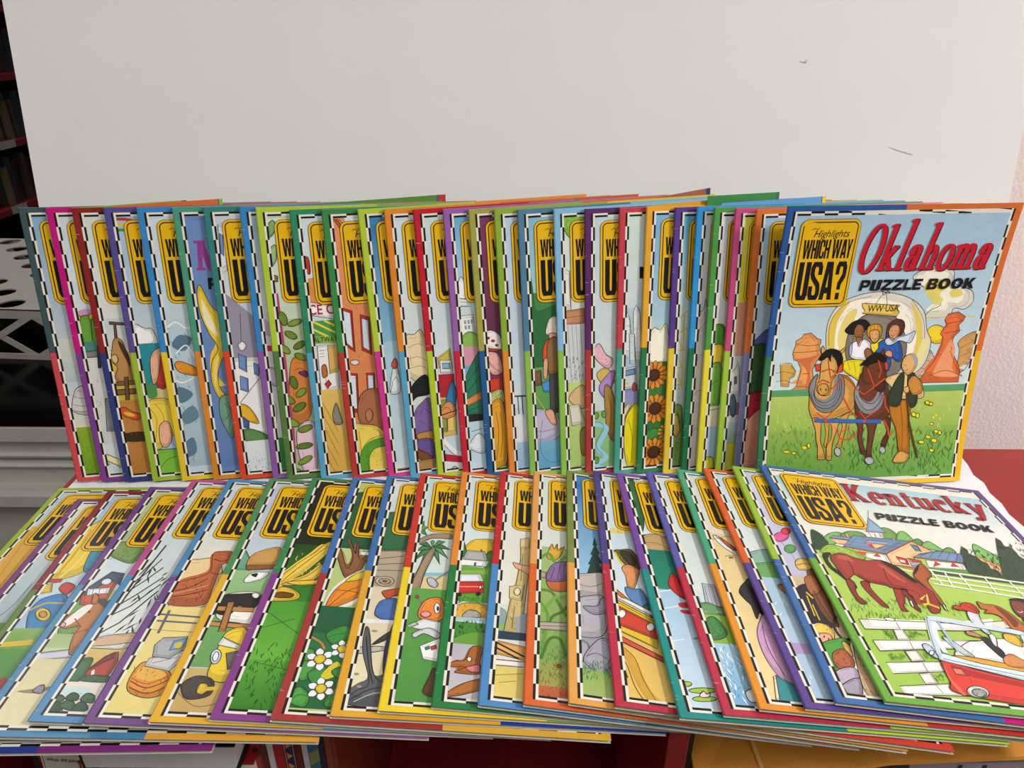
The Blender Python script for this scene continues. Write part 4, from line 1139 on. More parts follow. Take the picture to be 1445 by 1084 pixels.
L1.3 d04c28 100.5,190.2 107.1,198 119.9,189.3
L1.3 d04c28 124,175.8 126.5,186.1 132.1,193.6
L1.2 d04c28 67.4,168.3 79.2,158.5
L4 3a6cb8 55.2,198 124.4,201.9
C.5 1c3c70 55.5,199.6 92.4,202 124.7,203.6
L2.5 d04c28 66.6,196.8 67.5,200.1
L2.5 d04c28 106.5,199.2 106.7,202.5
S! b87420 131.7,182.5 149.8,180.9 153.3,188 152.8,205.4 155.8,217.3 157.3,236.8 147.8,237 140.8,210.5 133.4,196.9
C.5 6a3c0c 141.8,184.5 146.8,205 149.7,231.8
S! d8a050 141.2,243.2 147.1,233.4 158,237.1 154.7,244.7 146.4,245.3
S! e8c888 122.4,158.5 139.3,153.1 152.7,156.6 163.6,171.9 163.4,179.3 150.8,178.6 142.2,179.3 130.7,168.2
S! 34402c 128.4,183.1 131.6,164 138.1,153.1 141.7,159.4 141.1,185.6
S! 34402c 144.5,156.2 152.7,156.6 158.8,183.1 151.4,187
S! c88a3c 146.1,164.2 150.4,156.5 159.8,162.6 162,173 153.2,175.6
S! e0b070 137.1,148 137.1,139.7 141.4,135.4 147.8,135.7 151.7,143.1 149.9,151.4 143.8,155.6
S a8a8a8 144.7,134.5 151.5,139.2 152.3,148.7 148.5,143
C.4 5a3414 138.2,145.3 141.4,146.5
C.4 5a3414 140.6,151 144.1,151.1
L2 5c3820 145.5,170.9 153.1,202.5 167.3,241.4
S! e0b070 142.4,168.8 147,167 148.9,172 145.2,173.8
E! ece020 157.3,195.7 2.3,1.3 -0.8,2
E! ece020 161.4,197.1 1.8,0.7 -0.4,2.4
E! ece020 169.7,184.3 2.4,0.9 -0.3,1.9
E! ece020 173.6,185.7 1.8,-0.6 1,1.7
E! ece020 183.9,214.4 2.1,0.1 0.4,1.8
E! ece020 187.9,215.8 1.8,0.1 0.5,2.1
E! ece020 48,225.5 2.9,0.2 0.3,2.1
E! ece020 52,223.4 1.7,0.1 0.4,2.6
E! ece020 30.1,228.9 4,0.3 0.2,1.5
E! ece020 37.4,230.6 2.3,0.2 0.2,1.5
E! ece020 176.1,219.8 2.7,0.2 0.4,1.8
E! ece020 183,223.8 3.1,0.2 0.5,2.1
E! ece020 169.3,224.7 3.1,0.2 0.4,1.8
E! ece020 181.8,233.9 2.5,0.2 0.4,1.8
E! ece020 178,206.3 2.1,0.1 0.3,1.5
E ece020 181.4,197.2 1.2,0.1 0.3,1.2
E ece020 186,201.5 1.2,0.1 0.3,1.2
E ece020 179,199.6 1.2,0.1 0.3,1.2
'''))
BOOKS.append(dict(row='front', label='lying puzzle book with lime border and golden field, lowest of the overlapping flat row',
  frame=[(-0.44165, 0.31795, -0.00000), (0.99965, 0.02655, -0.00000), (-0.02655, 0.99965, 0.00000), (0.00000, 0.00000, 1.00000)],
  border='9cb82c 4a6a30 7a8cb0 8a3060', sky='b8d0dc', insert=None, art='''
G b4cedd c4d8dc 7.6,62.1
G e0b04c d8a43c 60.8,191.1
L.6 b88a30 4,75.7 7.5,105.6
L.6 b88a30 11.8,68 20.2,126.6
L.6 b88a30 23.8,76.1 28.3,139.9
L.6 f0cc70 8,69.9 11.8,112.7
'''))
BOOKS.append(dict(row='front', label='lying puzzle book with purple border and pale sky, between lime and dark red bordered ones',
  frame=[(-0.40379, 0.29097, 0.00648), (0.99911, 0.03673, -0.02093), (-0.03673, 0.99933, 0.00077), (0.02094, 0.00000, 0.99978)],
  border='7a3c78 2c3c8c 6a3c80 7c2c74', sky='dcdcd4', insert=None, art='''
G e2e2da b8ccd0 4.6,115.8
G b8ccd0 a4b8bc 114.1,164.3
C.6 444455 16.2,154.2 21,140.9 22.1,115.8
S 6a9a4c 18,164.2 27,158.6 40.7,175.4 31,186
P d8b830 23.8,180.6 46.2,178.2 46.8,186.1 28.6,188.6
G 5a9044 4c8a3c 183.4,215.8
G a83038 c83a38 211.1,247.1
'''))
BOOKS.append(dict(row='front', label='lying puzzle book with dark red and olive border showing hot-air balloons',
  frame=[(-0.37150, 0.29647, 0.01173), (0.99773, 0.05530, -0.03833), (-0.05526, 0.99847, 0.00212), (0.03839, 0.00000, 0.99926)],
  border='861c30 5c7c34 8a9a30 3c6a34', sky='a8c4d8', insert=None, art='''
G a4c4dc c8dadf 11.4,142.8
S! e8c83c 8.5,120.9 6.7,90.5 6.4,61 18.3,45.2 36.3,83.4 30.6,112.8 18.5,121.6
C1.6 c8a020 12,119.3 13.4,90.5 12.6,59
C1.6 f0dc70 15.7,120.3 21.2,97.5 22.2,64.8
S! 3a90a8 25.3,87 27.3,76 40.2,97.6 39.3,112.9 29.8,111.2
P! c03a3c 5.6,121.6 19.2,121.6 19.3,125.5 8.2,125.4
L.5 333333 9.1,125.4 6.7,129.8
L.5 333333 17.2,125.5 12.7,126.7
P! e0b830 5.6,129.8 13.3,126.1 17.7,136.7 9.7,138.5
S! 3a80b8 16.5,170.2 11.7,154.6 15.4,142.8 30.3,139.3 36.2,157.7 34.9,177.2 25.6,185.6
C1.6 c8b040 11.6,156 19.5,148.8 32.9,148.9
C1.6 1c5080 20.3,177 31,177.2 36.7,169
E! d8c040 23.4,160.4 5.7,0.1 3.5,6.8
E! c8902c 23.4,160.4 3,0 1.7,3.4
S! c03830 21.4,133 23.2,125.5 32.6,130 30.3,139.3
G 8ab05c 6a9a48 174.2,195.2
P d8b830 7.8,188 29.3,185.1 31,190.3 10.1,192.1
T 4c7a2c 30 3.3 4.6,192.6 27.6,192.9 44.4,224.5 22.7,224.2
G 5a9440 4c8a38 194,221.8
G a83030 c8402c 219.6,250.3
'''))
BOOKS.append(dict(row='front', label='lying puzzle book with purple and blue border showing a horse head and red barn',
  frame=[(-0.33758, 0.29729, 0.01625), (0.99803, 0.02881, -0.05580), (-0.02876, 0.99959, 0.00161), (0.05582, 0.00000, 0.99844)],
  border='6c4084 4884ac 3c70a0 e0a43c', sky='c4d4a0', insert=None, art='''
G b8cca0 a8bc8c 9.3,81.7
G c8dce4 dce8e8 88.8,138.5
S! 7a9a5c 3.7,92.8 10.8,80.9 31.5,86.1 31.5,107.1 13.2,101.1
T 4a6a34 14 2.6 0.7,84 25.5,82.8 33.7,101.9 9.6,103
S! 6a9a54 6.8,168 5,150.9 7.3,138.8 24.8,161.7 27.6,183.6 14.9,189.2
P! c05a3c 12.3,155 8.2,141.8 23.3,125.6 29.4,126.9 29.7,144 31.1,155.8
P! 46566a 6.7,141.8 19.7,117.6 30.3,119.5 32.6,133.1 23,126.2 11.6,145.3
E! d8e4ec 20.7,129.5 3.3,-1.8 2.1,3.3
P! dfe8ec 13,145.2 10.7,138 26.5,135.5 27.9,142.2
L.5 556677 14.6,137.2 16.8,144.5
L.5 556677 19.2,136.4 21.4,143.7
S! 5a9048 17.4,159.1 28.7,152.9 36.2,146.7 44.3,155.3 42.2,193.5 25.7,183.7
G 9cb878 b0c488 184,197
P! c8c8d8 4.8,209.1 4.1,202.7 35.8,196.3 36,204.3
G d9d0a0 e2dab0 206.9,261.6
S! b8743c 8.3,174.8 10.6,165.6 17.1,158.6 23,151.7 27.5,149.4 35.2,157.1 35,172.6 34.3,183.4 34.6,193.8 33.6,201.4 28.8,202 23.8,186.9 23.5,176.2 14.6,179.2
S f0ece4 10.2,173.4 16.3,156.9 22.8,155.5 20,167.6 14.2,176.5
S! b8743c 20.4,152.7 17.7,142.9 22,144.9 25.1,153.1
S 46463c 23.6,150.8 27.9,147.6 35.2,155.6 33.2,158
E 222222 23.2,161.8 1,0 0.5,1.1
E! e0a8a0 10.8,175.3 1.5,-1.1 1.6,2
C1 8a4a24 16.3,169.1 24.7,177
C1 8a4a24 22.2,183.8 32.7,178.1
S 8a8460 11.8,234.2 26.1,231 32.6,229.7 26.7,235.4
S! 8a8894 22,234 22.8,230 26.7,228.7 28.5,235.4
'''))
BOOKS.append(dict(row='front', label='lying puzzle book with pink and blue border showing dark pine needles and small red barn',
  frame=[(-0.30410, 0.30577, 0.01941), (0.99760, 0.01307, -0.06801), (-0.01304, 0.99991, 0.00089), (0.06802, 0.00000, 0.99768)],
  border='b8508c 4a88b8 5c9ac0 d8963c', sky='c8d8dc', insert=None, art='''
G c4d8e0 dfe5de 36.3,194.3
T 2c3c34 26 6.9 -24.1,127 26.8,123.3 55.5,192.4 9.6,195.2
L1.3 24342c 7.4,196.6 18,184 31.5,150
L1.2 24342c 5.4,180.7 18.3,167.2 30.4,142.4
L1.2 24342c 5.4,172.3 17.1,155.5 29.3,134.5
L1.1 24342c 5.3,159.3 16.6,140.2 24.6,123.5
L1.1 24342c 6.9,147.1 14.6,130.8 19.5,113.8
L1 24342c 9.7,134.3 14.8,110.7
L1.4 34302a 8.3,200.4 9.6,170.6 12.5,130.9 15.7,96.5
S! cbab88 4,207.1 9.6,199.1 21.2,195 39.9,192.8 41.9,206.1 17,210.1
G d6bc6c c8ac5c 205.6,229.7
S! c8d0c0 4.4,207.8 22,204.8 34.2,202 31.2,208
P! a83c30 16.3,235.3 16.1,230.5 23.2,215.1 30,210.3 33.5,218.9 32.9,234.8
P! 7a2820 14.6,231.2 23.2,215.1 28.5,210.4 29.3,216.7 25.3,219.4
P f0e8e0 20.3,227.9 21.6,226.2 23.2,230.1 21.6,231.3
S! 3c6a44 8.6,237.7 4.5,221.7 8.1,217.9 15.7,217 17.3,225.7 16.3,236.2
S! 34603c 16,235.7 20.2,231.4 35,231.8 33.6,236.4
G e8ddcf dcd6ca 237,262.2
S c8dce0 2.6,245.7 14.2,240.8 27.5,242.3 22.1,249.1
S! 2f5038 8.1,260.3 8.1,254 12.6,252.8 17.6,258.8
S! 3c6444 14.5,256.3 16.3,251.5 22,252.9 24.2,259.1
S! 2f5038 23.2,259.6 24.3,253.3 28,252 33,258.3
S! 3c6444 6.3,252.4 7.8,247.2 13.6,249.1 13.9,252.9
S! 2f5038 14.9,250.5 17,245.5 22.1,247.4 22.7,251.6
S! 3c6444 24.9,251.1 26,245.7 31.6,246.9 33.7,252.8
T 24402c 30 1.4 1.5,246.9 31.7,245.4 38.5,258.9 8.9,260.3
'''))
BOOKS.append(dict(row='front', label='lying puzzle book with blue and purple border showing red rocks and a grey computer',
  frame=[(-0.26734, 0.30296, 0.02163), (0.99680, 0.01534, -0.07845), (-0.01529, 0.99988, 0.00120), (0.07846, 0.00000, 0.99692)],
  border='4a88b4 6c4484 1f6a58 8a4890', sky='d0dce0', insert=None, art='''
G c8d8de e4e4d4 17.9,118.9
S! e6cc94 1.7,121.4 15.7,113.5 32.4,114.8 44.4,158.5 13.1,168.1
S! b8643c 6.8,145.8 13,139.1 22.5,134.3 28.8,126.4 23.5,106.6 29.3,102.6 38.6,103.2 42,116.3 35.1,119.2 37.3,147.1 36.9,163.5 10.6,164.6
C.9 5a2410 10.2,150.7 20.7,145.3 29.8,135.3
C.9 5a2410 10.5,156.7 21.8,153.7 34.2,147.4
C.9 e0a070 10.4,153.7 21.1,149 32.5,142.9
C.9 5a2410 26.1,112.6 33.5,114.7 39.5,111.5
C.9 5a2410 29.7,128.9 36.6,129.9 39.2,124.8
T 4a1c0c 18 2.5 2.7,137.4 38.2,134.6 47.5,161.2 13.4,163.8
G ead88c e4d480 166.6,259.8
L1.6 5c6078 7.5,175 38.9,176.1
L1.6 5c6078 8.3,181.5 38.7,182.1
L2 5c6078 14.6,170.8 15.6,193.3
L.5 8a7a3c 10.4,190.2 42,190.7
S! d8902c 13.5,229.4 17,218.7 26.4,223.3 37.3,226.4 43.4,240 32.3,247.6 16.8,242.7
S e4b050 15.8,230.4 20.3,222 35.8,228.1 27.5,234.3
C.9 7a3a10 15.1,235 28.1,239.8 39.4,232.5
C.9 7a3a10 16.4,239.8 29.9,244.1 41.5,236.8
C.9 c05a1c 15,232.8 26.6,236.6 38.2,229.6
T 8a3a10 14 1.9 11.9,223.7 34.3,222.4 43.4,244.4 21.7,245.6
P! c6c8ca 18.6,222.4 19.1,215.7 39.7,207.5 45.3,207.2 36.6,225.7
P! a8aab0 20.6,214.1 17.8,203.9 21.1,197.1 37.3,195 39.2,206.3 32.4,215.3
P! 7aa8c8 29.5,208.2 29.4,199.4 37.1,196.5 37.6,205.7
S d8c030 31.3,204.3 32.5,200.4 35.9,201.2 35.4,205.8
L.5 666677 23,219.7 40.6,212.4
'''))
BOOKS.append(dict(row='front', label='lying puzzle book with green and yellow border showing a yellow tractor and cows',
  frame=[(-0.22622, 0.30339, 0.02248), (0.99610, 0.02201, -0.08540), (-0.02193, 0.99976, 0.00188), (0.08542, 0.00000, 0.99635)],
  border='4c8c54 e0ac2c d89c38 4a90c0', sky='bcc8d8', insert=None, art='''
G b8c8dc c8d4dc 18.3,115
S! 6aa488 8,126.9 7.5,115.4 7.5,102.3 15.7,113 21.2,127.5
S! 8a6030 16.8,125.2 18,120.5 39.5,114.3 41.9,123.1 20.1,127.6
S! c89a58 15.6,121.4 16.9,109.4 25.9,101.7 37,98.9 41.5,117.5 18.4,121.8
G 9cc488 8ab878 128.2,167.8
S! f0f0ec 19.3,138.8 23.2,130.5 35.3,128.9 32.6,136.8 22.4,142
S 222222 22.7,132.5 27.5,130.5 27.2,135.3
G 74ac64 6aa05c 168,224.4
S! f2eee6 11.7,179 10.1,156.3 33.7,151.5 39.1,162.9 38.8,182.6 29.1,183.3
S! 2c2826 7.9,171 9.3,157 19.9,154.4 34.1,153 38.1,159.5 34.7,169 23.9,166.9 20.6,175.6 12.8,176.2
E! f0ece4 33.1,155.1 2.9,-0.2 0.9,2.9
P! c0884c 3.5,172.7 3.8,167.9 36.4,167.7 36.7,172.2
P! c0884c 6.8,187.5 7,182.7 37.3,184.1 36.7,188.7
P! b07a40 17.6,192.6 15,163.6 19.8,163.2 22.5,192.3
G cbac6e c4a464 225.2,261.8
C.6 8a6a34 7.1,243 23.9,254.9 38.6,252
S! e8c838 24.1,232 22.9,216.9 22.4,204.6 24.3,191.6 36.9,189.4 45.1,225 36.7,235.8
P! dfe4e0 21.5,204.7 22.9,197.4 36.5,203.7 35.8,207.5
P! 6a6a60 29.5,211.6 37.1,208.7 41.6,222.9 35.1,225.6
E! d4e0e6 23.7,214.9 3.8,1.3 0.4,6.3
E! f0f4f4 23.7,214.9 2,0.7 0.2,4.1
S! 4a4640 10.9,242.8 10.8,236.6 17.1,231.8 26.6,233 31.1,239.5 29.8,247.2 17.7,250.2
S! d8b838 21.6,244.8 21.3,238.3 25.7,237.6 28.3,241.8 25.8,245.9
L3 d8b838 24.5,242.1 36.4,240.3
'''))
BOOKS.append(dict(row='front', label='lying puzzle book with green and purple border and golden horns on black and green',
  frame=[(-0.18873, 0.30533, 0.02307), (0.99584, 0.00985, -0.09063), (-0.00981, 0.99995, 0.00089), (0.09063, 0.00000, 0.99588)],
  border='3a8450 843c88 2c6c3c b8a030', sky='1c1c10', insert=None, art='''
G 1a1a12 1c2a14 12.2,99.5
G 24461a 3c8428 97.8,163.6
G 4c9a30 6ab43c 163.1,220.9
G 5aa434 2f7a24 219.8,262.1
T 1c5a18 60 3.7 3.7,208 39.4,205 53.2,258.8 20.7,261.1
L.5 1c4c14 8.4,192.1 31.1,180.7
L.5 1c4c14 9.5,175.7 36.8,194.9
L.5 1c4c14 13.7,221.8 37.6,227
S! e8c850 3.8,156.5 7.6,140.2 16.3,123.9 26.1,109.3 36,92.6 41.1,100 27.4,128.6 16.8,142.5 8.6,154.9
C.8 8a6410 6.9,152.6 16.3,132.3 36.2,98.7
T f6ecb8 14 2.6 -3.6,108.3 34,104.3 43.5,146.1 8.1,149.5
S! e3c04c 11.4,146.1 28,135.7 38.5,119.2 40.8,124.6 36.1,137.4 22.1,146.3
S! e3c04c 14.9,143.3 37.5,138.8 43.5,136.7 43.7,142.3 24.2,146.1
S! e0b83c 5.4,163.2 9.6,151.2 17.6,149.2 27.6,155.2 27.1,161.4 14.4,164.4
S! 6a4a14 9.1,160.2 12.1,154.6 23,155.9 21.6,160.2
'''))
BOOKS.append(dict(row='front', label='lying puzzle book with blue and brick red border showing white blossoms and orange boat',
  frame=[(-0.15059, 0.30475, 0.02341), (0.99537, 0.00778, -0.09584), (-0.00774, 0.99997, 0.00075), (0.09585, 0.00000, 0.99540)],
  border='4070b0 a03430 5088c0 d8a83c', sky='b4c87c', insert=None, art='''
G b8cc80 a8c070 20,106.5
S! 1f5c3c 3.4,107 4.9,70 4.9,33.2 19,26.9 34.1,99.9 15.2,109.1
G bcd088 b0c87c 102.6,168.9
S! 8a5a3c 4.7,100.5 11.2,106.1 19.9,127.1 22.1,111.8 12.3,88.8 15.9,92 23.6,108.2 22.3,96 24.1,95.7 28.3,116.2 33.5,103.5 34.2,113.8 29.8,132.5 25.9,138.3 18.6,134.7
P! e4e4e0 26.9,105 37.3,105.2 38,109.3 28,109.7
S e8e4da 10.8,172.7 13.9,149.8 25.5,133 37.6,126.8 39.2,154.8 27.3,169.1 16,173.9
S! e08a2c 13,171.4 15.8,151.8 26.3,137 36.7,130.8 36.5,153.5 25.6,165.5
S! d8c83c 21.8,141.9 28.5,131.7 37.7,127.4 36,136.6
C.6 5a3410 14.9,168.9 24.1,153.3 33.4,146.3
C.6 5a3410 15.8,151.8 25.9,151.6 35.8,153.6
G 24603c 1f5c38 168.7,196.7
G 2c7040 1f6438 195.1,258.2
S! 3c8a3c 18.9,195.8 30.9,186.8 38.3,194 26.9,205.3
S! 4c9a44 5.4,226.6 14.7,218.7 19.3,230.1 11.9,237.5
S! 3c8a3c 14.7,230.5 25.5,224.9 27.2,240.7 19.6,239.1
S! 4c9a44 7.1,253.1 11.3,242 19.9,247.8 18.8,257.4
S! 3c8a3c 30.2,253.4 36.2,240 41.5,248.3 36.1,256.1
S d8c830 24.1,230.8 31.8,219.6 36.5,228.6 26.9,235.2
C1.6 b8863c 6.8,198.2 16.8,203.7 21.1,209.6
S! 4c9a44 7.3,219.3 9.8,210.6 14.8,211.4 14,220
S! 3c8a3c 29.9,228 38.1,222.7 43.2,229.2 36.8,234.3
C.5 1c5020 21.1,198.7 28.6,194.9 36.6,193.7
C.5 1c5020 8.3,254.1 12.9,248.4 19.3,249
C.5 1c5020 31,253.4 35,247.1 40.5,247.5
F eef1f6 d8c030 19.9,218.7 9.8 6
F eef1f6 d8c030 33,208.6 8.3 6
F eef1f6 d8c030 26.2,242.6 9.2 6
'''))
BOOKS.append(dict(row='front', label='lying puzzle book with blue and gold border showing driftwood and a blue helmet on sand',
  frame=[(-0.11387, 0.30761, 0.02339), (0.99479, 0.02291, -0.09929), (-0.02280, 0.99974, 0.00228), (0.09932, 0.00000, 0.99506)],
  border='3a70ac dca42c 4a80b8 1f3c94', sky='d4dce0', insert=None, art='''
G dce4e8 ccd6d8 12.8,65
S! 2f6a44 3.4,109.9 4.6,78.8 6.6,58.9 25.2,60.8 32.8,108.5
G b8a894 b0a490 108.7,151.8
L1.2 8a6a5c 3.5,110.5 32.7,106.8
L.8 5c5248 6,119.9 32.2,113.1
L.8 5c5248 5.9,126.5 33.2,122.2
L.8 5c5248 5.8,133.1 34.2,131
L.8 5c5248 6.4,141 12.2,139.5
E! c8b8a0 17.7,144.7 7.3,-0.7 0.8,5.5
E! a89880 17.7,144.7 4.7,-0.4 0.5,3.4
E 5c5248 17.7,144.7 2.1,-0.2 0.2,1.5
G dcd0b4 e6dcb4 151.2,260
S! b8502c 17.2,156.3 22.8,153.4 31,151.4 31.8,158 25.8,160.9 24.1,164 20.1,162
S! 4a70b0 15,179.7 16.4,168.2 22,163.6 30.4,164 32.6,181.5 27.1,186.3 19.7,184
P e8e8e4 7.2,185 33,184.8 32.3,188.1 7.8,189
S! b8b4a8 5.6,212.5 24.4,209.8 26.8,213.3 6.5,217.8
S! 585a60 12,214.4 10.6,194.1 13,193.9 15.8,204.1 21.4,230.5 27.7,239.6 35.5,236.4 38.5,245.1 29.6,259 6.4,257.5 13.6,247.9 20.6,240.8
C.8 222428 12.5,201.8 18.6,228.4 23.4,241.7
C.8 222428 9.6,255.6 22.3,246.2 34.6,243.2
C.8 a8acb0 13.3,256.5 24.6,249.3 35.3,248.6
S! 2c3c6c 28.2,230 27.1,208.3 30.2,187.2 34.2,186.8 35.7,207.6 31.4,233.2
S! 3c3c40 17.5,209 24.9,199.5 30.2,195.2 27.4,203.2
E 9a9480 11.3,234.7 1.8,-0.1 0.2,1.1
E 9a9480 14.8,244.5 1.6,-0.1 0.2,1.1
E 9a9480 17.5,196.2 2.3,-0.2 0.2,1
'''))
BOOKS.append(dict(row='front', label='lying puzzle book with red and yellow border showing a palm tree and orange-headed robot',
  frame=[(-0.08421, 0.31066, 0.02458), (0.99421, 0.01604, -0.10625), (-0.01595, 0.99987, 0.00170), (0.10626, 0.00000, 0.99434)],
  border='c8382c e8cc2c c83030 8ab030', sky='c8dcdc', insert=None, art='''
G c4d8da d4e4de 13.3,138.5
P! 4c8a54 22,108.9 12.5,112.9 6.8,127.2 15,117.1
P! 5a9a5c 22.2,108.5 14.8,118.1 12.1,135.8 18,120.8
P! 3f7a48 22.2,108.2 18.2,117.4 18.9,133 21.7,118.7
P! 4c8a54 22.1,107.5 23.3,116.8 28.8,128.6 26.6,114.6
P! 5a9a5c 21.9,107.2 27.2,113.9 35,120.5 28.9,109.1
P! 3f7a48 21.6,107.2 28.9,108.4 36.5,109.3 28.7,103.1
P! 4c8a54 21.2,107.3 27.3,103.3 31.7,99.2 25.3,98.1
P! 5a9a5c 21,108.3 22.4,99.9 20.4,98.4 19,100.7
P! 3f7a48 21.5,109 15.5,101.2 9.9,105.4 15.3,106.5
P! 4c8a54 21.8,108.9 13,106.5 6.4,115.7 14.2,111.6
P! 4c8a54 8.6,90.7 4.6,81.7 0.3,85.3 3.8,87.2
P! 5a9a5c 8.4,90.3 6.6,78 2,75.5 3.6,81.1
P! 4c8a54 8.3,89.6 11.6,79.3 11,73.2 7.5,77.5
P! 5a9a5c 8.5,88.8 13,84.8 15.4,81.5 10.5,80.2
P! 4c8a54 9.2,88.7 11.3,91.1 15.2,92.8 12.1,85.3
P! 5a9a5c 9.3,90.6 4.3,87.5 2.4,96.2 6.2,92.4
S! a08a70 8.4,99.9 19.7,90.4 37.4,89.3 37.8,94.8 20.2,96.2 9.8,104.4
P 8ac0d0 5.3,139.7 39.2,136.6 39.4,141.1 5.2,144.2
P e2ce96 5.2,144.2 39.4,140.4 40.4,156.8 4.6,160.6
S! a08a70 7.7,160.3 11.2,139.1 18.8,112.1 23.8,111.5 17.8,139.6 14.6,159.8
G 62a44c 4c9040 156.6,263.3
L1.6 888888 26.7,145.9 37.9,133.5
S! b8c0c8 20.1,145.7 23.9,144 29.2,150.3 27.4,154.8 22.5,152.6
L1 777777 21.6,179.2 15.4,167.4
E! c83a2c 14.4,166.1 1.2,-0.1 0.2,1.7
S! e88a3c 16.9,185.2 19.4,171.7 26.2,165.7 33.7,167.3 35.7,186.1 25.2,190.1
E! e89ca4 22.6,183.3 3.9,-0.4 0.3,3
E! f0f0f0 30.4,176.3 2.3,-0.2 0.4,5.3
E 222222 31.1,176.8 1,-0.1 0.2,2.5
P! dce0e0 9.8,195.9 22,187.5 34.4,190.3 34.3,202.3 17,197.9
P! b8c8b0 11.6,194.1 16.2,191 18.5,193.5 13.9,196.6
S! c8ccd0 14.7,204.1 18.2,199.9 26.8,196.4 34.2,201 32.6,205.8 23.3,202 17.5,206.4
P! eceeee 21.2,213.7 34.5,205.6 38.1,226.8 24.6,224.9
P! c83a2c 28.7,213.7 32.4,211.4 33.3,214.8 29.8,216.6
P! 3a8a5c 24.9,214.6 27.9,212.8 28.5,215.5 25.6,217
S! 5c4028 26.9,252 29.8,240.3 32.7,231.3 35.9,239.8 34.7,254.2
'''))
BOOKS.append(dict(row='front', label='lying puzzle book with orange and green border showing a red car and brown dog',
  frame=[(-0.05070, 0.31354, 0.02513), (0.99354, -0.00797, -0.11320), (0.00792, 0.99997, -0.00090), (0.11320, 0.00000, 0.99357)],
  border='e08a34 1f7a3c 4a8ab8 204a94', sky='cfe0e6', insert=None, art='''
G d0e0e6 dce8e6 19,116
S! e0bc3c 8.5,115.8 15.7,102.3 23.7,98.5 34.4,99.3 36.2,118.6 10,120.8
S! 3c7a44 6,122.4 8.1,100.9 12.4,115.3 12.4,122.2
S! 4c8a3c 28.2,119.8 33,112.1 36.3,122 36.8,138.5 28.9,136.4
P! b0b0ac 10,126.6 13,114.5 27.5,114 30.7,125.5
P! eceeec 8.6,126.1 31.2,125.5 29.6,132.4 7.8,133.9
P 555566 19.6,128.5 21.4,128.3 21.2,133 19.4,132.9
L1.4 8a3030 24.8,115.1 24.6,111.6
G 6aa83c 5c9a34 133.8,173.3
P 8cb84c 5.2,140.5 31.1,136.1 30.9,141 5.6,145.6
P! dfe8ec 8,152.8 9,143.8 25.2,141.5 28.2,150.3
P! c8322c 6.3,153 28.2,149.6 28.8,162.1 6.9,166
L.6 f0d8c8 7.5,158.4 28,155.5
E! f0f0d8 8.4,158.9 1.1,-0.1 0.1,1.8
E! f0f0d8 25.9,156.5 1.1,-0.1 0.1,1.8
E 222222 10.3,166.5 1.9,-0.3 0.2,2.3
E 222222 24.8,163.9 1.9,-0.3 0.1,2.4
T 2f6a1c 20 2.6 6,167.6 30.2,164.3 30.5,173.1 6.7,176.3
S! d8a83c 6.6,187.6 9,178.9 18,174.2 32.8,175.7 33.3,188.3 7.4,191.6
T 9a6c18 16 2.2 6.8,177.7 30.6,174.5 31.2,187.2 7.9,190.2
S! a8a49c 14.5,189.3 17.5,182.3 24.7,181.9 27.5,187.7
P a8c8d8 6,189.9 33.3,188.3 33.4,191.3 6.3,193.1
G 4c9038 3c8030 193.6,215.3
T 1c5414 26 3.1 6.2,194.5 31.3,191.3 32.2,210.9 7.9,213.9
S 6aa03c 7,215.3 18,205 32.3,203.2 32.7,213.4
G b8b4c0 c6c2ca 214.5,264.6
S! a86428 8.3,233.8 12.5,230 18.7,228.6 22.7,217.1 28.1,215 30.9,217.4 29.2,228.6 30.1,239 14.8,240.1 13.2,238.6 20,234.4 10.4,235.5
S! d87c8c 20.1,234.8 28.4,231.5 29.6,237.4 24,238.1
E! f0f0e0 21.9,227.5 1.5,-0.2 0.1,2.1
E 111111 8.9,231.9 1.1,-0.1 0.1,1.6
S! b06a30 7.7,259.2 14.3,251.3 24.5,245.3 31.4,243.4 31.2,251.2 23.3,255.4 14.9,258.4
'''))
BOOKS.append(dict(row='front', label='lying puzzle book with red and blue border showing a carved wooden post',
  frame=[(-0.02109, 0.31361, 0.02678), (0.99249, -0.03743, -0.11647), (0.03718, 0.99930, -0.00436), (0.11655, 0.00000, 0.99318)],
  border='c0282c 4a88c0 e08038 3c6a9c', sky='dce0d8', insert=None, art='''
G dce4e0 e6e6d6 14.7,176.6
P 8aa8a4 6.2,177.3 14.2,183.1 17.8,195 17.7,203 7.3,204.7
P 8aba6c 6.8,196.8 17.9,196.3 17.2,203.6 6.7,205.3
P! cbb77c 13.4,203.7 17.2,169.7 20.5,156.4 23.5,124.2 22.7,98.8 30.7,95.1 33.8,98.2 31.9,122.6 29.1,155.6 26.2,204.3
P! d6c48c 22.3,98.9 31.2,95 30.5,109.7 22.6,110.4
P! d6c48c 15.8,157.3 27.4,154 25.3,171.8 15.9,170.5
E! e8dca8 21.8,162.3 2.6,-0.4 0.1,4.2
S! dba684 17.3,129.4 24.1,130.8 33.1,133.2 33.3,142.9 24.3,138 19.8,135.6
L.6 6a5a30 20.4,177.8 19.2,200.1
L.6 6a5a30 25.1,117 24.2,150.2
T 6a5a30 12 1.4 16.9,172.6 27.3,170.9 28.1,201.4 18.1,202.9
P 9aa8ac 21.6,188.9 31.8,181.6 32.1,203.3 22.2,204.9
G b4bcc0 a8b4b8 203.9,206.6
P 2c3c50 6.6,203.7 32.1,203.3 32.3,210.6 6.7,211.5
P! dca45c 6.4,212.6 31.4,216.3 31.6,228.5 6.8,224.5
L1.5 222222 6.9,213.8 31.6,226.1
L1.5 222222 7.2,218.7 24.9,227.1
P! eae4d6 6.7,229.8 30.7,229.1 30.8,233.8 6.7,235
G dcc86c e4d074 235,261.3
L.6 9a8430 8.7,243.1 29,239.2
L.6 9a8430 12.7,248.6 23.6,245.9
'''))
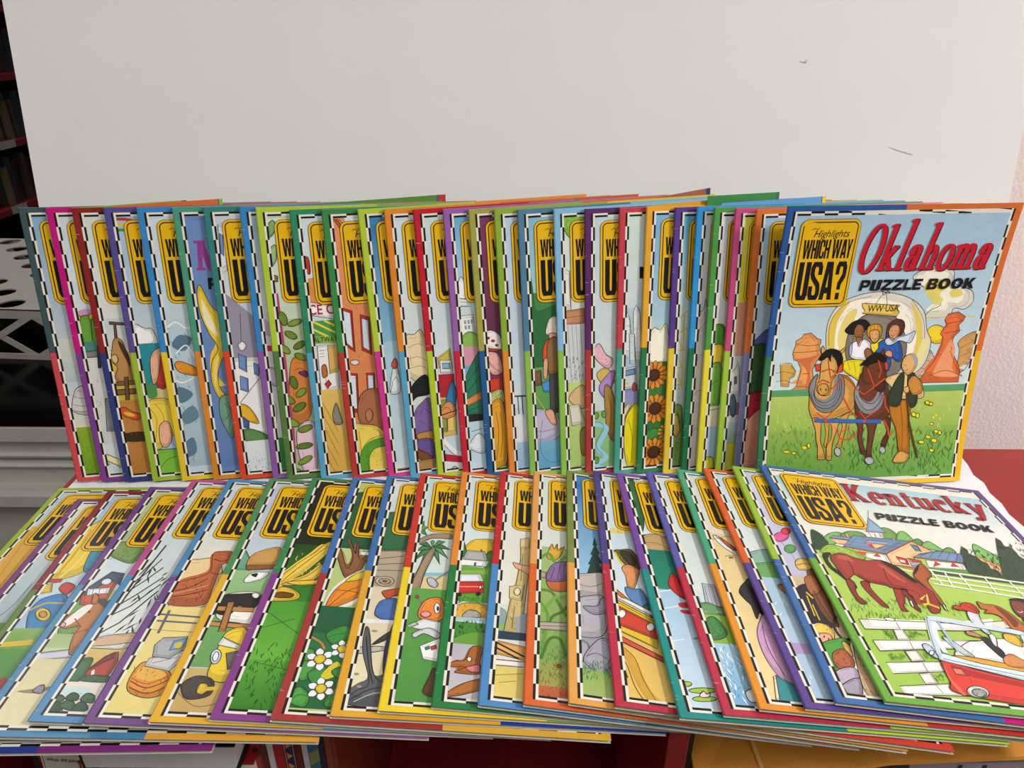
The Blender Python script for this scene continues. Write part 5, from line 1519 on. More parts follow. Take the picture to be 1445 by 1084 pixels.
BOOKS.append(dict(row='front', label='lying puzzle book with two orange borders showing corn stalks and a purple hat',
  frame=[(0.00765, 0.31306, 0.02833), (0.99171, -0.05035, -0.11821), (0.05000, 0.99873, -0.00596), (0.11836, 0.00000, 0.99297)],
  border='e0a05c d8642c 50a070 d08030', sky='d4e0dc', insert=None, art='''
G d0e0e0 dce4d8 14.1,112.2
G a8c080 7aa050 110.9,231.9
S! d8a83c 14,124.7 18,106.4 19.9,113.1 22.7,105.4 23.1,114.2 28.5,107.8 23,124.6
C3 6a9a3c 7.9,127.6 15.7,119.2 21.4,130 29.5,119.9
C3 8ab85c 8.1,137.6 11.6,156 9.8,174.4 18.2,189.8
C3 5c8a34 9.6,162.5 18.1,163.9 24.4,177.5 29.5,187.8
C3 7aa84c 11,185.6 20.3,169.5 25.6,168.5 30.9,164.6
C2.5 4c7a2c 12.3,206.9 18.2,189.8 26.4,182.8 29.6,176.5
C2.5 8ab85c 14.4,216.8 22.3,194.6 28.2,204.2 29.1,209.2
C2.5 4c7a2c 10.7,229.7 16.3,211.4 24.2,210 27.9,224.4
C2.5 6a9a3c 8.7,174.6 15.1,187.6 13.3,206.8 10.6,222.4
P! a89890 7,141.7 14.1,142.3 14.2,149.3 7.2,149
S! c06a3c 13.8,150.9 20.3,147.5 31.7,145.9 31.4,159 21.3,162.4 15.6,159
S! 8a6a9c 13.3,150.1 17,135.2 23.7,128.5 32.1,127.9 31.7,145.9 20.3,151.9
L.6 4a3060 17,149.4 20.3,135.2
L.6 4a3060 22.5,149 24.8,131
L.6 4a3060 27.3,148 28.4,129.6
P! b4a89c 7.7,195.8 31.4,193 31.2,201.5 7.9,203
L.6 6a5c50 8.2,199.7 30.7,196.8
G 8aa04c a89a50 229.7,255
T 4c6a20 40 2.6 8.2,217.8 29,214.3 28.4,249.8 8.9,252.9
F e0b830 6a4a20 23.2,233.8 3.2 10
G c06840 b85c38 251.4,262.5
T 7a3414 14 1.3 8.9,252.9 28.4,249.8 28.3,257.4 9.1,260.4
'''))
BOOKS.append(dict(row='front', label='lying puzzle book with olive and pale orange border showing grey boulders under deep blue sky',
  frame=[(0.03613, 0.31225, 0.03062), (0.99059, -0.06121, -0.12240), (0.06075, 0.99812, -0.00751), (0.12263, 0.00000, 0.99245)],
  border='7a8a44 e0a04c 4a90c0 c88838', sky='3a80b8', insert=None, art='''
G 2874b8 98c4e0 21.9,146
P 24443a 23.6,97.1 25.5,107.6 24.5,108.5 26.8,118.6 25.4,119.6 28.5,129.8 26.2,130.9 29.1,145.6 14.5,148.7 18.5,133.2 16.8,133 20.8,121.3 19,121 22.7,108.9 21.3,108.5
P 24443a 28.9,113.9 31.6,127.1 31.7,145.1 26.2,146.2
S! bdb5ac 7.1,149.3 15.3,144.4 31.9,141.5 30.8,160.8 19.8,169 7.6,168.5
C.6 555555 9.5,157.5 18.1,158.8 29.2,151.9
G a4a4a8 989ca0 163.9,237.9
S! aeaeb6 7.5,175.9 17.7,168.5 28.3,168.8 29.3,194 24.2,207.7 12.3,210.9 7.3,206.2
S! 9898a4 11.5,180.8 21.9,178.8 26.1,169.2 31.3,171.1 29.6,182.9 19.1,187.8
S! a4a4b0 6.7,215.3 13.1,215.4 14.8,222.5 10.1,233 6.8,231.2
S! a0a0ae 10.7,232.9 14.3,221.4 24.1,209.5 31.7,214.4 31,230.4 21.7,239.8
C.6 444455 12.7,227.8 19.6,224.1 27,227.6
G 8ab060 a4bc6c 238.6,262.3
T 4c7a2c 34 3.0 6.9,233.6 31.1,229.2 30.2,243.3 6.6,247.4
T c8b84c 12 1.8 6.6,247.4 30.2,243.3 29.3,256.7 6.4,260.6
'''))
BOOKS.append(dict(row='front', label='lying puzzle book with indigo and crimson border showing a raised tricorn hat above a boat',
  frame=[(0.06491, 0.30890, 0.03214), (0.99082, -0.04918, -0.12593), (0.04879, 0.99879, -0.00620), (0.12609, 0.00000, 0.99202)],
  border='4c4484 b82c44 6a5890 c84030', sky='d0dce0', insert=None, art='''
G d4e0e4 ccdde4 16,95.4
P e0d080 5.1,96.3 6.3,89.3 29.7,81.1 28.8,90.4
T a09030 10 1.5 6.4,87.8 27.1,83.2 26.3,90.9 5.9,95.4
G c8dce4 d4e2ea 95.4,173.3
S! 6a5c34 11,117.2 17.2,113.8 26.1,112.6 31.6,129.2 25.9,140.1 19,132.4
C1.8 e0c830 11.4,117.8 16.7,132.2 25.1,139.7
S! 3c3420 15.8,117.2 23.9,115.5 28.3,128.2 23.4,132.5
S! d8925c 15.7,136.4 21.3,131.3 29.1,135.6 28.8,142.1 22.6,160.1 18.5,158.4 18,145.5
S! 5c88b8 16.4,158.2 22.9,158.8 29.9,159.5 34.9,181.7 24.5,177.2 17.6,167.6
S! 2f6a5c 28.4,175.9 35.2,171.8 35.4,185.8 31.6,183.7
G dcb860 e4c068 195.9,266.6
P! e8e4dc 6.1,169.2 7.5,165.4 37.9,182.6 37.3,186.8
P! d8742c 6.7,161.3 8.9,160.9 18.5,171.5 12.3,170.3
P! d8b830 6.4,171.5 37.1,188.8 36.4,194.3 6.3,177.8
P! c84430 6.3,177.8 36.4,194.3 35,207.6 5.6,197.2
P! d8b830 5.6,197.2 35,207.6 33.9,216 5.6,202.5
P! c8503c 6,207.1 36.4,222.7 37.2,227.8 6.3,212.7
L.5 5a3410 6.6,174.3 36.7,191.5
E! eceae2 11.3,187 3.1,-0.6 -0.4,4.2
E! eceae2 31.3,196.3 3.1,-0.6 -0.5,4
P! c8503c 5.1,242.9 9.6,240.3 10.5,243.8 5.7,246.8
C6.5 d0a23a 7,220.7 13.9,228 17.9,243.4 22.8,255.7 29,263.1
C.5 6a4a10 10,219 16.8,227.5 20.8,245.2 27.5,261.3
C.5 6a4a10 4.7,224.8 10.6,233.2 14.4,250.6 20.2,262.5
P a8c8d8 3,248.1 7.2,254 9.5,264.2 3.2,265.2
'''))
BOOKS.append(dict(row='front', label='lying puzzle book with violet and teal border showing a lake with lily pads',
  frame=[(0.10350, 0.30060, 0.03245), (0.99105, 0.01819, -0.13226), (-0.01803, 0.99983, 0.00241), (0.13228, 0.00000, 0.99121)],
  border='7848a0 1f8a84 6a50a0 a8d038', sky='2f7a58', insert=None, art='''
G c8dce4 d4e2e4 2.5,89.8
S! 2f6a44 0.5,9.3 13.1,-2.4 15.9,20 16.3,53.8 10.4,85.6 -0.7,94.6 -1.8,72.5
T 1c4a2c 20 4.4 6,8.3 21.1,5.4 10.2,66.7 -3.6,69
G 4c8a54 3c7a4c 89.8,103.7
S! bc9c6c 5.6,96.5 17.1,88.2 29.5,91.8 33.6,105.3 16.7,113.6 7.9,109.1
C.6 6a5030 8.9,100.3 19.4,100.4 28.7,106
G 1f7a64 2c8a74 108.7,155
G a8cce4 c8dcec 154.7,263.1
L1 e4eef4 8.8,158.2 21.6,153.6
L1 e4eef4 8.4,175.4 21.9,170.9
L.8 e4eef4 5.7,207.1 18.4,203.1
S! c83038 18.6,149.5 23.9,135.5 27.8,140.6 30.2,155.4 30.3,164.1 23.4,159.8
S c83038 22.2,168 31.4,166.3 30.2,171.5 22.8,172.4
S c83038 22,175 29.3,175 28.5,178.4 22.8,178
E! a0c83c 10.7,241.8 3.4,-0.3 -0.5,2
E! a0c83c 20.1,246 9.4,-0.9 -0.6,2.2
E! a0c83c 19.7,252.4 8.2,-0.8 -0.6,2.1
S! f0d0d8 17.4,249.3 20.6,246.4 22.1,248.8 24.8,246.9 23,250.8 17.8,251.3
E 6aa04c 27.1,201.6 2.1,-0.2 -0.3,1
'''))
BOOKS.append(dict(row='front', label='lying puzzle book with periwinkle and crimson border showing a skyline above blue waves',
  frame=[(0.13068, 0.30208, 0.03333), (0.99151, 0.01457, -0.12920), (-0.01444, 0.99989, 0.00188), (0.12922, 0.00000, 0.99162)],
  border='5c5ca8 b83048 5878a8 a8cc38', sky='cfdfe2', insert=None, art='''
G cfdfe2 dae4de 16.9,160.3
P a8b4c4 6.4,164.2 10.6,164.5 10.7,177.2 5.1,177.9
P! b8bcc8 16.5,149.8 27.3,150.2 26.7,179.3 13.1,177.5
L.5 777788 17.7,153.3 15.8,176.6
L.5 777788 20.6,152.3 18.7,176.8
L.5 777788 23.7,151.8 21.9,177.2
S! 6a9a64 5.1,174.6 14.9,170.5 22.5,173.5 31.6,174.6 29.5,181.7 5,183.4
T c8d8c0 8 1.2 6.4,179.1 25.8,176.7 25,179.6 5.7,182
G 94c04c 8ab448 182.8,210.4
S! 4c8a4c 4.6,200.5 9.9,188.2 15.4,184.3 19.4,188.3 22.2,199.7 14.4,206.2 5.5,206.2
T 2c5a2c 14 2.2 9.6,186.9 23.4,185.2 18.4,202.7 5,204.3
G a8d0e4 78b0d8 209.6,261.5
T f6fafc 34 3.6 5,211.7 38.7,207.9 23,256 -7.5,259
T 3a80b8 26 2.6 7.4,213.9 37.8,210.5 23,256 -4.7,258.7
S! e8eef0 19.8,249 27.2,246.1 24.9,255.8 20.2,256.2
'''))
BOOKS.append(dict(row='front', label='lying puzzle book with green and orange border showing black hair and mauve dress',
  frame=[(0.15337, 0.30480, 0.03531), (0.99181, -0.01060, -0.12730), (0.01051, 0.99994, -0.00135), (0.12731, 0.00000, 0.99186)],
  border='4aa47c e0922c 4c90a8 c83028', sky='cfdcdc', insert=None, art='''
G c8d8dc e0dac8 4.5,93.8
G e4cc92 ecd89c 93.8,264.6
S! dce8e8 12,97.5 17.3,98 26.9,110.5 30.1,119.5 23.5,118.6 15,107.3
S! c84a34 15.9,99 22.2,103.6 28.1,114.4 22.1,111.3
L.8 555555 14,97.1 27.1,118
C.8 98704c 15.5,123.3 21.8,120.9 25.6,123.6
C.8 a88a50 10.3,102.8 26,96.4 33.8,102.2
S! 2c2830 15.9,163.4 21.7,153.5 28.4,148.8 33.2,154.7 30.2,178.3 27.5,187 25.6,183.2 21.5,190 21.3,176.9 18.6,171.6
S! 2f5c50 24.8,150 33,144.3 35.3,151.3 28.9,158.4
P 8a5a48 19,122.7 22.6,122.1 21.8,124.9 18.3,125.5
S! c89ac0 17.2,205.5 23,191.7 29,185.4 32.4,212.1 33.9,248.8 22.2,242.6 16.6,225.1
C.8 6a4a68 23.8,195.5 21.4,216.1 25.3,238.9
P! e8d8b0 17.2,241.1 19.9,239.6 16.3,260.4 12.6,260.9
P! 3a8a90 19.1,239.7 35.4,249.7 31.4,260.7 14.8,262.7
'''))
BOOKS.append(dict(row='front', label='lying puzzle book with orange and purple border showing green hills over pale water',
  frame=[(0.18146, 0.30506, 0.03608), (0.99217, -0.00040, -0.12487), (0.00040, 1.00000, -0.00005), (0.12487, 0.00000, 0.99217)],
  border='d8602c 5c4490 8a3c3c b82c28', sky='c8d8dc', insert=None, art='''
G c8dae0 dce6e4 10.6,119.1
S! 8ab4a4 1.5,127.9 13.5,118.3 28.5,114.6 39.2,123.7 34.3,137.5 5.5,137.1
S! 6aa45c 4.7,138.1 15.9,132.2 30.2,130 36.7,137.1 32,150.3 7.3,152.4
G b0cee0 a8c8dc 148.9,190.7
T e8f2f4 24 4.0 6.8,154 41.2,149 6.7,242.2 -22.1,245.5
S! c07838 19.5,158.2 24.9,155 27.5,163 24.1,166.4
P a494c8 5.4,216.8 22.7,209.7 16.9,224.9 5.3,225.2
G b8d0e4 a8c4dc 189.3,268.1
T e8f2f4 14 3.4 -3.9,229.8 20,226.9 7.5,259.2 -14.8,261.7
P b49ccc 3.2,214.6 26.9,214.1 23.4,223 3.6,224.7
'''))
BOOKS.append(dict(row='front', label='lying puzzle book with lime and blue border showing balloons and a crowd of children',
  frame=[(0.20038, 0.30712, 0.03868), (0.99175, -0.03407, -0.12358), (0.03381, 0.99942, -0.00421), (0.12365, 0.00000, 0.99233)],
  border='98bc3c 3c6ca8 8cb43c c8207c', sky='c4c8dc', insert=None, art='''
G ccd0e4 c0c0dc 24.8,151.2
G d0b894 c8ac88 151.2,264.4
E! e05c98 16.1,103.5 7.5,-3.3 -1.3,6.5
E! d83c4c 22.7,94.9 4.2,-0.8 -1.5,4.9
E! 5aa454 18.9,118.4 5.1,-1 -1.8,5.7
C.4 444444 13.9,110.6 18.2,126 18.9,134.5
S! 28242c 6.4,170.7 17.4,159.4 22.1,168.5 25.9,190.8 23.7,202.2 9.2,200.5
L1 d8b840 14.2,172.4 13.1,193
L1 d8b840 15.5,181 15.3,196.8
S! 7a4a30 25.8,136.7 31.8,147.2 29.3,187.4 27,201.7 20.2,191.7 19.3,171.5
S! e0b868 17.3,135.9 22.7,129.4 31.2,130.5 29.4,139.7 18.4,143.7
S! a8643c 18.8,153.5 27.4,148 28.2,163.8 18.2,170.1
L1.6 e0c040 15,168.6 18.2,174.7
C2.4 2c2418 29.2,190.2 23.7,202.2 25.9,212.5 31.4,211.7
S! f0e8d8 31.4,211.7 34.5,221.5 36.4,233.5 35,259 12.8,263.2
S! caa884 32.4,214.1 35.5,226.3 37.5,257.5 24,259.5 25,242.4
T 6a4a2c 14 2.2 30.2,224.6 47.3,222 32,257.2 16.1,259.5
S! e8c858 6.8,205 12.1,199.8 19,200.8 21.7,207.4 17.3,216.5 10.2,215.1
T 8a6418 8 1.8 9.3,201.9 21.4,199.9 18.3,208.5 6.3,210.4
S! e8a890 10.4,210.3 17.6,209.1 17.8,215.1 12.1,220.9 9.2,217.8
S! 4c9c40 7.6,221.1 20.5,213.4 28.7,212.1 24.7,225.5 10.1,243.4 6,241.7
S! d8b050 23.8,215.5 28.1,217.4 27,227.6 23.8,225.6
S! a8603c 12.7,227.9 22.3,221.9 26.2,230.7 22.3,238.5 11.7,239.2
T 5a2c14 10 1.9 15.3,224.5 28.1,222.5 22.4,236.8 10,238.7
C.6 2c1c14 21.5,164.9 22.4,179.9 24.8,196.6
C.6 2c1c14 17.7,138.2 24.5,135.2 30,135.9
E 2a1c14 12.7,212.6 0.6,-0.1 -0.4,1.1
E 2a1c14 15.3,214.2 0.6,-0.1 -0.4,1.1
S! b8a8c0 9.4,242.8 23.5,237.4 23,247.3 9.4,253.8
S! a098ac 9.4,253.8 23.1,246.1 20,260 11.2,260.2
P! e8d090 6,257.7 10.3,256.4 10,260.8 5.3,261.5
'''))
BOOKS.append(dict(row='front', label='fully visible lying puzzle book titled Kentucky with grazing horses and a red car',
  frame=[(0.23092, 0.30755, 0.03921), (0.99260, -0.01700, -0.12022), (0.01688, 0.99986, -0.00204), (0.12024, 0.00000, 0.99274)],
  border='2f62a4 6aa83c 5c4480 5aa034', sky='e8e6da', insert=None, art='''
G a4ccd8 dfe6e0 16,61.7
G dfe6e0 eeeade 60.8,118.8
G b4d064 a8cc58 115.7,185.3
G a8cc58 98c44c 183.8,283.7
S! 7aba64 20,109.9 28.5,99.6 38.7,95 42.3,98.6 31.5,111 22.7,115.8
S! 6a9a4c 39.3,99.9 48.3,92.5 59.8,91.4 62.6,96.7 51.1,101.1
S! 6a9a4c 74.8,88.3 84.4,80.8 91.3,83.7 92.6,93.4 80.6,97.9
S! 7aba64 89.7,95.7 95.8,85.4 102.1,83.7 104.2,94.1 96.5,98.5
S! 5c8a3c 101.6,96.9 109.9,91.4 112.1,97.3 106.6,100.9
S! 7aba64 109.1,99.6 117.8,93.4 123.2,100.1 125.6,105.3 112.2,104.7
S! 6a9a4c 123.9,105 132.7,98.8 135.9,104.7 128.9,107.4
S 2f4a34 14.9,96.8 21.5,98.7 23.9,105.8 24.6,112 18.9,119.8 9,121.2
T 1c3020 24 2.4 14.9,100.6 28.2,98.7 21,118.7 8.1,120.4
S! 98c050 12.7,124.1 23.3,113.9 36.9,115.7 48.3,122.9 47.3,128.2 33.8,130 18.7,126.8
T 5c8a2c 26 2.5 17.7,116.5 52.8,111.8 46.5,127.5 12.3,131.9
P! f0e4d0 67.1,90.4 80.6,86.5 78.4,97.3 67.8,100.6
P 8ab0d0 71.5,91.7 72.9,91.3 72.1,96.3 70.3,96.5
P 8ab0d0 75.9,90.1 77.4,89.7 76.8,95.3 75,95.5
P! 8aacc8 65.4,90 76.9,68.3 80.6,77.8 83.7,88
L.8 a83430 65.1,90.1 83.5,88.6
L.5 555555 81.7,57.2 76.9,68.3
P! f0b888 44.9,96.3 47,95.7 46.8,107.2 44,108.3
P! f0b888 85.5,95.4 87.8,94.5 88.2,101.9 86,102.6
P! f0c090 27.7,105.2 43.9,103.9 46,110.9 32.4,111.8
P! 7c98b8 27.9,104.6 32.9,100.8 46.9,100.7 48.4,104.8
L.8 a83430 27.6,105.4 48.1,105.5
P! 7090b4 35.8,114.1 51.2,97.7 101.3,96.4 70.2,117.6
L.4 34506c 42.7,106.8 86.3,107.3
L.4 34506c 46.8,102.6 93.8,101.7
L.4 34506c 38.7,111 78,112.4
P! f0c090 57.6,106.1 64.4,112.9 70.8,109.4 76.9,105.3
P! 8aa4c0 57.1,105.8 62.4,101.7 79.2,101.3 76.8,105.7
L.9 a83430 57,106 76.7,105.8
P c83c34 59.4,107.6 62.9,106.4 63.5,112.1 59.2,110.9
P! f2eee6 50,118.9 69.3,118.8 68.8,130.3 50.7,125.7
P c83c34 56.9,122.7 62.3,118 63.9,123
P d84c40 43,118.4 53.6,118.8 50.7,123 45.3,121.6
P! f2c494 69.8,117.7 101.1,97.2 115.6,109.2 101.9,112.1 92.9,118 90.4,132.1 68.9,131.4
L1.2 a83430 35.6,114.4 69.7,118.1 101.3,96.8 116,109.1
P! 6c88a8 98.1,101.1 104,101.2 104,109.5 98.5,109.6
L.5 222222 98.4,103.8 104.2,103.4
L.5 222222 98.1,107.2 104.1,106.7
P! c83c34 76.9,119.6 85.4,121.3 83.3,129.1 77.5,128.2
P eeeae4 78.4,123.4 82.3,124.1 81.7,126.9 77.9,126.4
P! 98a8b8 86.5,120.1 96.5,121.9 95.7,128.6 85.4,130.2
P! c83c34 86.9,120.6 97.1,121.9 96.7,124 88,124.8
P! f2eee6 101.5,120.4 133.7,119.3 131.7,127.5 99.5,129.3
P! 7090b4 91.9,118.3 103.8,111.8 118.3,106.3 141.9,106.4 134.3,118.2
L.4 34506c 99.2,116.3 106.6,111.1
L.4 34506c 106.3,116.8 115.7,107.7
L.4 34506c 113.3,117.3 122.1,107.2
L.4 34506c 120.4,117.8 129.1,107
L.4 34506c 127.7,117.9 136,106.8
L1 a83430 91.9,118.5 134.2,118.3
P c83c34 103.6,128.3 109.4,120.3 112.8,123.7
P c83c34 119.7,125.1 124.6,119.2 127.6,124.6
G 4c7a4c 4c7a4c 130.9,131.3
P 5a9a48 100.2,129.2 132.2,127.8 131.7,130.9 99.7,132.7
S! 7aba64 159,89.6 165.9,96.2 173.4,106.3 169,123.2 155.3,121.5 152.1,104.9
P! f0b07c 151.4,106.3 167.5,117.8 166.5,129.5 155.8,124.9
L1.2 b85040 151.4,106.3 167.5,117.8
P 2f4a34 145.3,95.3 147.7,99 146.7,105.6 151,106.9 151.8,112.2 156.4,115.2 155.3,121.5 160.3,123.4 160.9,132.7 131.5,131.3 133.9,122.4 136.6,115 138.5,105.8
T 162a1c 50 3.3 143.7,99.6 179.5,94.8 158.6,130.5 124.9,134.6
P 2f4a34 186.3,76.9 188.9,81 187.4,88 193.3,89.1 192.9,100.5 196.9,106.4 197.8,124.8 192.2,137.4 160.1,133.2 164.6,120.3 171.8,106.9 176.7,95.2
T 162a1c 60 3.4 184,82.7 220.1,77.7 186.2,131.4 153.3,135.3
P 3a5a48 100.8,132.7 186.8,134.3 184,138.7 101.2,136.7
L1.6 f2f0e4 96.9,132.2 185.6,136.1
L1.6 f2f0e4 94.2,137.9 181.1,143.3
L1.6 f2f0e4 93.2,143.4 177.3,149.2
L1.6 f2f0e4 92.9,148.8 173.4,155.4
L1.3 f2f0e4 98.8,131.9 100.5,149.8
L1.3 f2f0e4 110.5,132.5 107.8,151.3
L1.3 f2f0e4 122,133.3 122.6,152
L1.3 f2f0e4 142.4,133.3 141.4,153.8
L1.3 f2f0e4 161.9,135.1 163.6,156
L1.4 d86a5c 75.8,133.1 86.2,133.5
L1.2 f0ece0 73.7,135 84.7,136.7
T 5c8a34 70 3.4 14.8,176.4 104.4,166.5 96.5,181.4 9.4,190.6
T 5c8a34 40 3.2 17.9,190.4 75.3,184.3 72.7,189.6 15.9,195.4
S! 2c1a18 13,129.3 17.5,125.2 20.9,125.7 15.5,133.2 16.2,143.8 25,154.3 26.6,161.6 24.4,164.6 19.2,153.4 12.9,142.9
S! 8a322c 21.6,155.1 26.7,157.7 23.7,168 24.2,175.1 27,179.7 21.8,181.2 20,174.6 19.8,165.7
S! 8a322c 32.5,155.9 39.4,154.8 37.6,161.8 39.7,171.9 42.8,181.3 37.8,180.9 32.9,168.7 31.5,161.3
S! 9c3830 57.1,158 64.4,158.7 59.7,171.4 55,179.3 56.7,183.2 51.5,183.7 52.5,175.2
S! 7a2c28 62.2,160.5 69.7,159.3 66.7,170.7 66.8,182.1 62.9,180.6 62.4,169.9
S! a85a30 81,141.6 90.5,128.9 96.6,126.8 96.9,139.2 90.4,144.9 89.2,154.3 89.9,166.6 88,177.8 86.5,170.7 85.7,158.1 82.7,150.6
S 2c1818 81.7,140.7 89,130.6 92.2,128.5 86,136.9
S! a03a32 18.6,131.1 26.5,124.6 33.6,124.5 38.3,127.3 49.1,129.7 60.7,127.2 69.6,133.9 77.1,142.9 83.3,154.2 87.3,160 84.7,174.6 80,181.8 74.1,182.2 74.9,173.5 72.4,170.3 73.8,162.6 69.4,160 62.8,159.2 54,159.3 51.4,154.3 41.9,155.4 31.1,148.8 21.6,155.9 19,141.8
S c05a4c 25.4,127.6 33.6,127.4 36.1,133.1 30.3,132.9 25.3,131.1
S c05a4c 56.2,132.2 60.9,135 66.6,145.8 70.8,151.7 63.4,147.8 58.2,138.6
S 7a2824 31.2,148.4 42.4,154.3 51.6,154 53.3,157.7 48.9,157.4 38.5,155.5
C.8 5a1c18 31.9,131.9 32.2,140.2 30,148.6
C.8 5a1c18 58.9,136.9 56.1,148.7 57.3,156.4
S 241414 60.6,126.9 71.3,132.7 79.6,148.1 77.2,150.6 70.4,142.4 62.3,131.8
L2 e6c836 72.4,169.4 80.5,162.7 76,174.4
L2 e6c836 71.7,174.9 76.3,173.3 83,176.6
S! f0ece4 62.4,172.6 64.1,172.1 62.9,178.1 61.7,178
S! f0ece4 87.6,172.5 88.8,172.7 88.2,177.9 87.2,177.6
P! f4f1e8 13.2,197.7 95.3,190.4 137.5,180.7 134.9,188.1 91.3,197.7 13.8,206.9
P! f4f1e8 14.8,216.9 95.6,206.2 100.6,212.8 59.6,218.6 15.7,226.2
P! f4f1e8 15.3,235.6 57.7,229.1 58.6,237.3 16.3,244.6
P! f4f1e8 15.7,254.4 56.7,247.1 59.7,256.7 16.1,260.6
P! e6e2d8 35,204.5 42.4,203.4 43.1,213.1 33.6,214.2
P! e6e2d8 33.9,224 42.9,222 44,230.7 34.4,232.8
P! e6e2d8 34.4,242.4 43.3,240.1 44,249.1 34.9,250.6
E! f0ece2 37,194.4 3.8,0.3 -0.8,1.6
L.5 555555 40.6,196.6 40.2,203.3
L.5 555555 41.8,214.1 41,222.1
L.5 555555 41.8,232.8 41.3,240.7
L.5 555555 41.5,250.2 43.1,256.6
T 4c8a2c 20 2.0 27.8,206.2 34.9,205.5 31.7,212.9 24.6,213.6
T 4c8a2c 20 2.0 46.7,204.4 58.5,203.2 55.5,209.6 43.8,210.7
T 4c8a2c 20 1.8 21.1,227.5 33.2,226.4 30.8,231.7 18.8,232.8
T 4c8a2c 16 1.9 47.8,222 56.6,221.2 53.4,227.7 44.7,228.5
T 4c8a2c 16 1.8 45,241.4 51.8,240.8 49.3,245.8 42.6,246.4
S! e8ece8 85,209.4 95.2,206.8 116.1,201.5 134.8,207.4 122.8,226.6 93.7,225.1 69.2,223.2
S! c0c8d0 69.4,206 73.7,207.8 78.3,213.9 83.5,221.9 78.1,222.3 73.3,218.6 70.1,211.4
S! 28282c 98.8,204.8 103.2,201.8 106.1,208 108.4,215.3 104.2,221 100.5,213.1
S! d8e2e8 108.1,196.6 111.1,200.8 106.6,210.1 104.9,207
S! d8b040 119.3,196.6 127.8,196.9 128.4,204.7 124.8,207.9 117.5,203.6
S! b8805c 91.3,197.7 96.4,198.3 101,201.3 98.1,203.2 90.2,201.5
S! d0d4da 103.8,177 111.6,177.1 109.5,186 109.3,197.6 105.5,198 102.6,190.2 100.8,186.9
S! c83c30 95.1,173.1 98.9,171.4 100.8,172.7 105.4,167.9 112.8,168.1 114.5,174 111.1,178.4 104.5,176.7 98.1,176.4 94.8,175.3
C.6 5a1410 104.6,169.5 108.4,172.8 111.8,176.8
S! b86a38 118.6,164.5 123.2,166.5 130.9,166.4 135.9,169.2 140.2,176.2 143,185.5 148,193.8 130.3,192.6 130.1,180.9 124.2,176.3 117.4,176.8 121.6,172.6 117.4,171.9
S 7a3a18 129.9,168 135.7,171.1 139,183 133,188.3 132.1,178.9
S! 1c1818 147.6,158.4 155.8,155.9 165.5,158.3 162.6,170.7 155.8,173.9 156.1,162.6
S! 7a4030 147.6,160.3 153.9,158.4 159.8,162.8 154.8,172.8 145.6,177 144,170.2
C.6 f0e0d8 146.5,170.6 147.7,171.7 150.7,170.1
S! 6a4a88 145.3,178.7 155.8,173.9 154.7,186.1 146.2,189.3
S! e0a030 67.4,223.3 86.2,223.2 110,226.5 133.1,230.9 129.6,236.2 89.5,232.4 72.5,226.6
S! cc8850 104.5,220.5 112.9,215.8 118,219.8 122.8,222.5 127.4,226.2 111.6,228.1 103.1,226.8
S! d43e32 55.9,229 62.6,229.4 80,234.4 113.9,240.3 148.9,245.4 138.5,260.3 56.6,256.5 53.4,245.5
S b02c26 61.2,232 78.8,236.5 112.8,242 147.5,247.4 144.7,251.4 99.1,244.6 65.6,239.6
S e86a58 56,232.5 54.9,244.4 58,255.4 55.2,256.1 53.1,245.5
S! ccdfe8 55.9,223.5 61.1,222.3 83.6,227.8 119.1,231.9 156.2,235 148.9,245.4 113.9,240.3 80.5,233.6 56.4,229
L.6 5c7a8c 58.7,227.2 81.7,231.3 120.6,236.9
L.6 f8fafa 60,224.6 82.8,229.3 122.1,234.6
P! d87868 60.6,234.6 67.3,234.7 67.9,240.2 60.4,240.1
C5 c6dae4 67.9,189.4 62.7,204.5 57,223.7
C3.5 dfeaf0 70.9,190.6 64.8,206.5 63.2,221.6
C4.5 ccdfe8 67.9,189.4 78.1,188.7 103.8,191.3 133.1,194.1 133.3,199.8 128.1,221
C.5 555566 66.6,189.3 60.8,205.7 55.7,224.4
C.5 555566 68.3,191.2 102.6,193.5 131,196.2
C2 a8c4d8 74,191.4 73.3,203.4 73.6,219.6
S! b8ccd8 49.3,216.8 54.5,215.5 56.1,224.4 54.4,227.8 50.2,224.1
E! dfe8ec 52.7,223.1 1.9,-0.2 -1.1,2.2
E! d0d4cc 67.7,253 7,0.6 -3.2,4.8
E! a8aca4 68.1,253.7 4.6,0.4 -2.2,3.3
T 5c6058 12 1.3 65.1,251.2 73.6,250.5 70.8,255.4 62.5,256
'''))

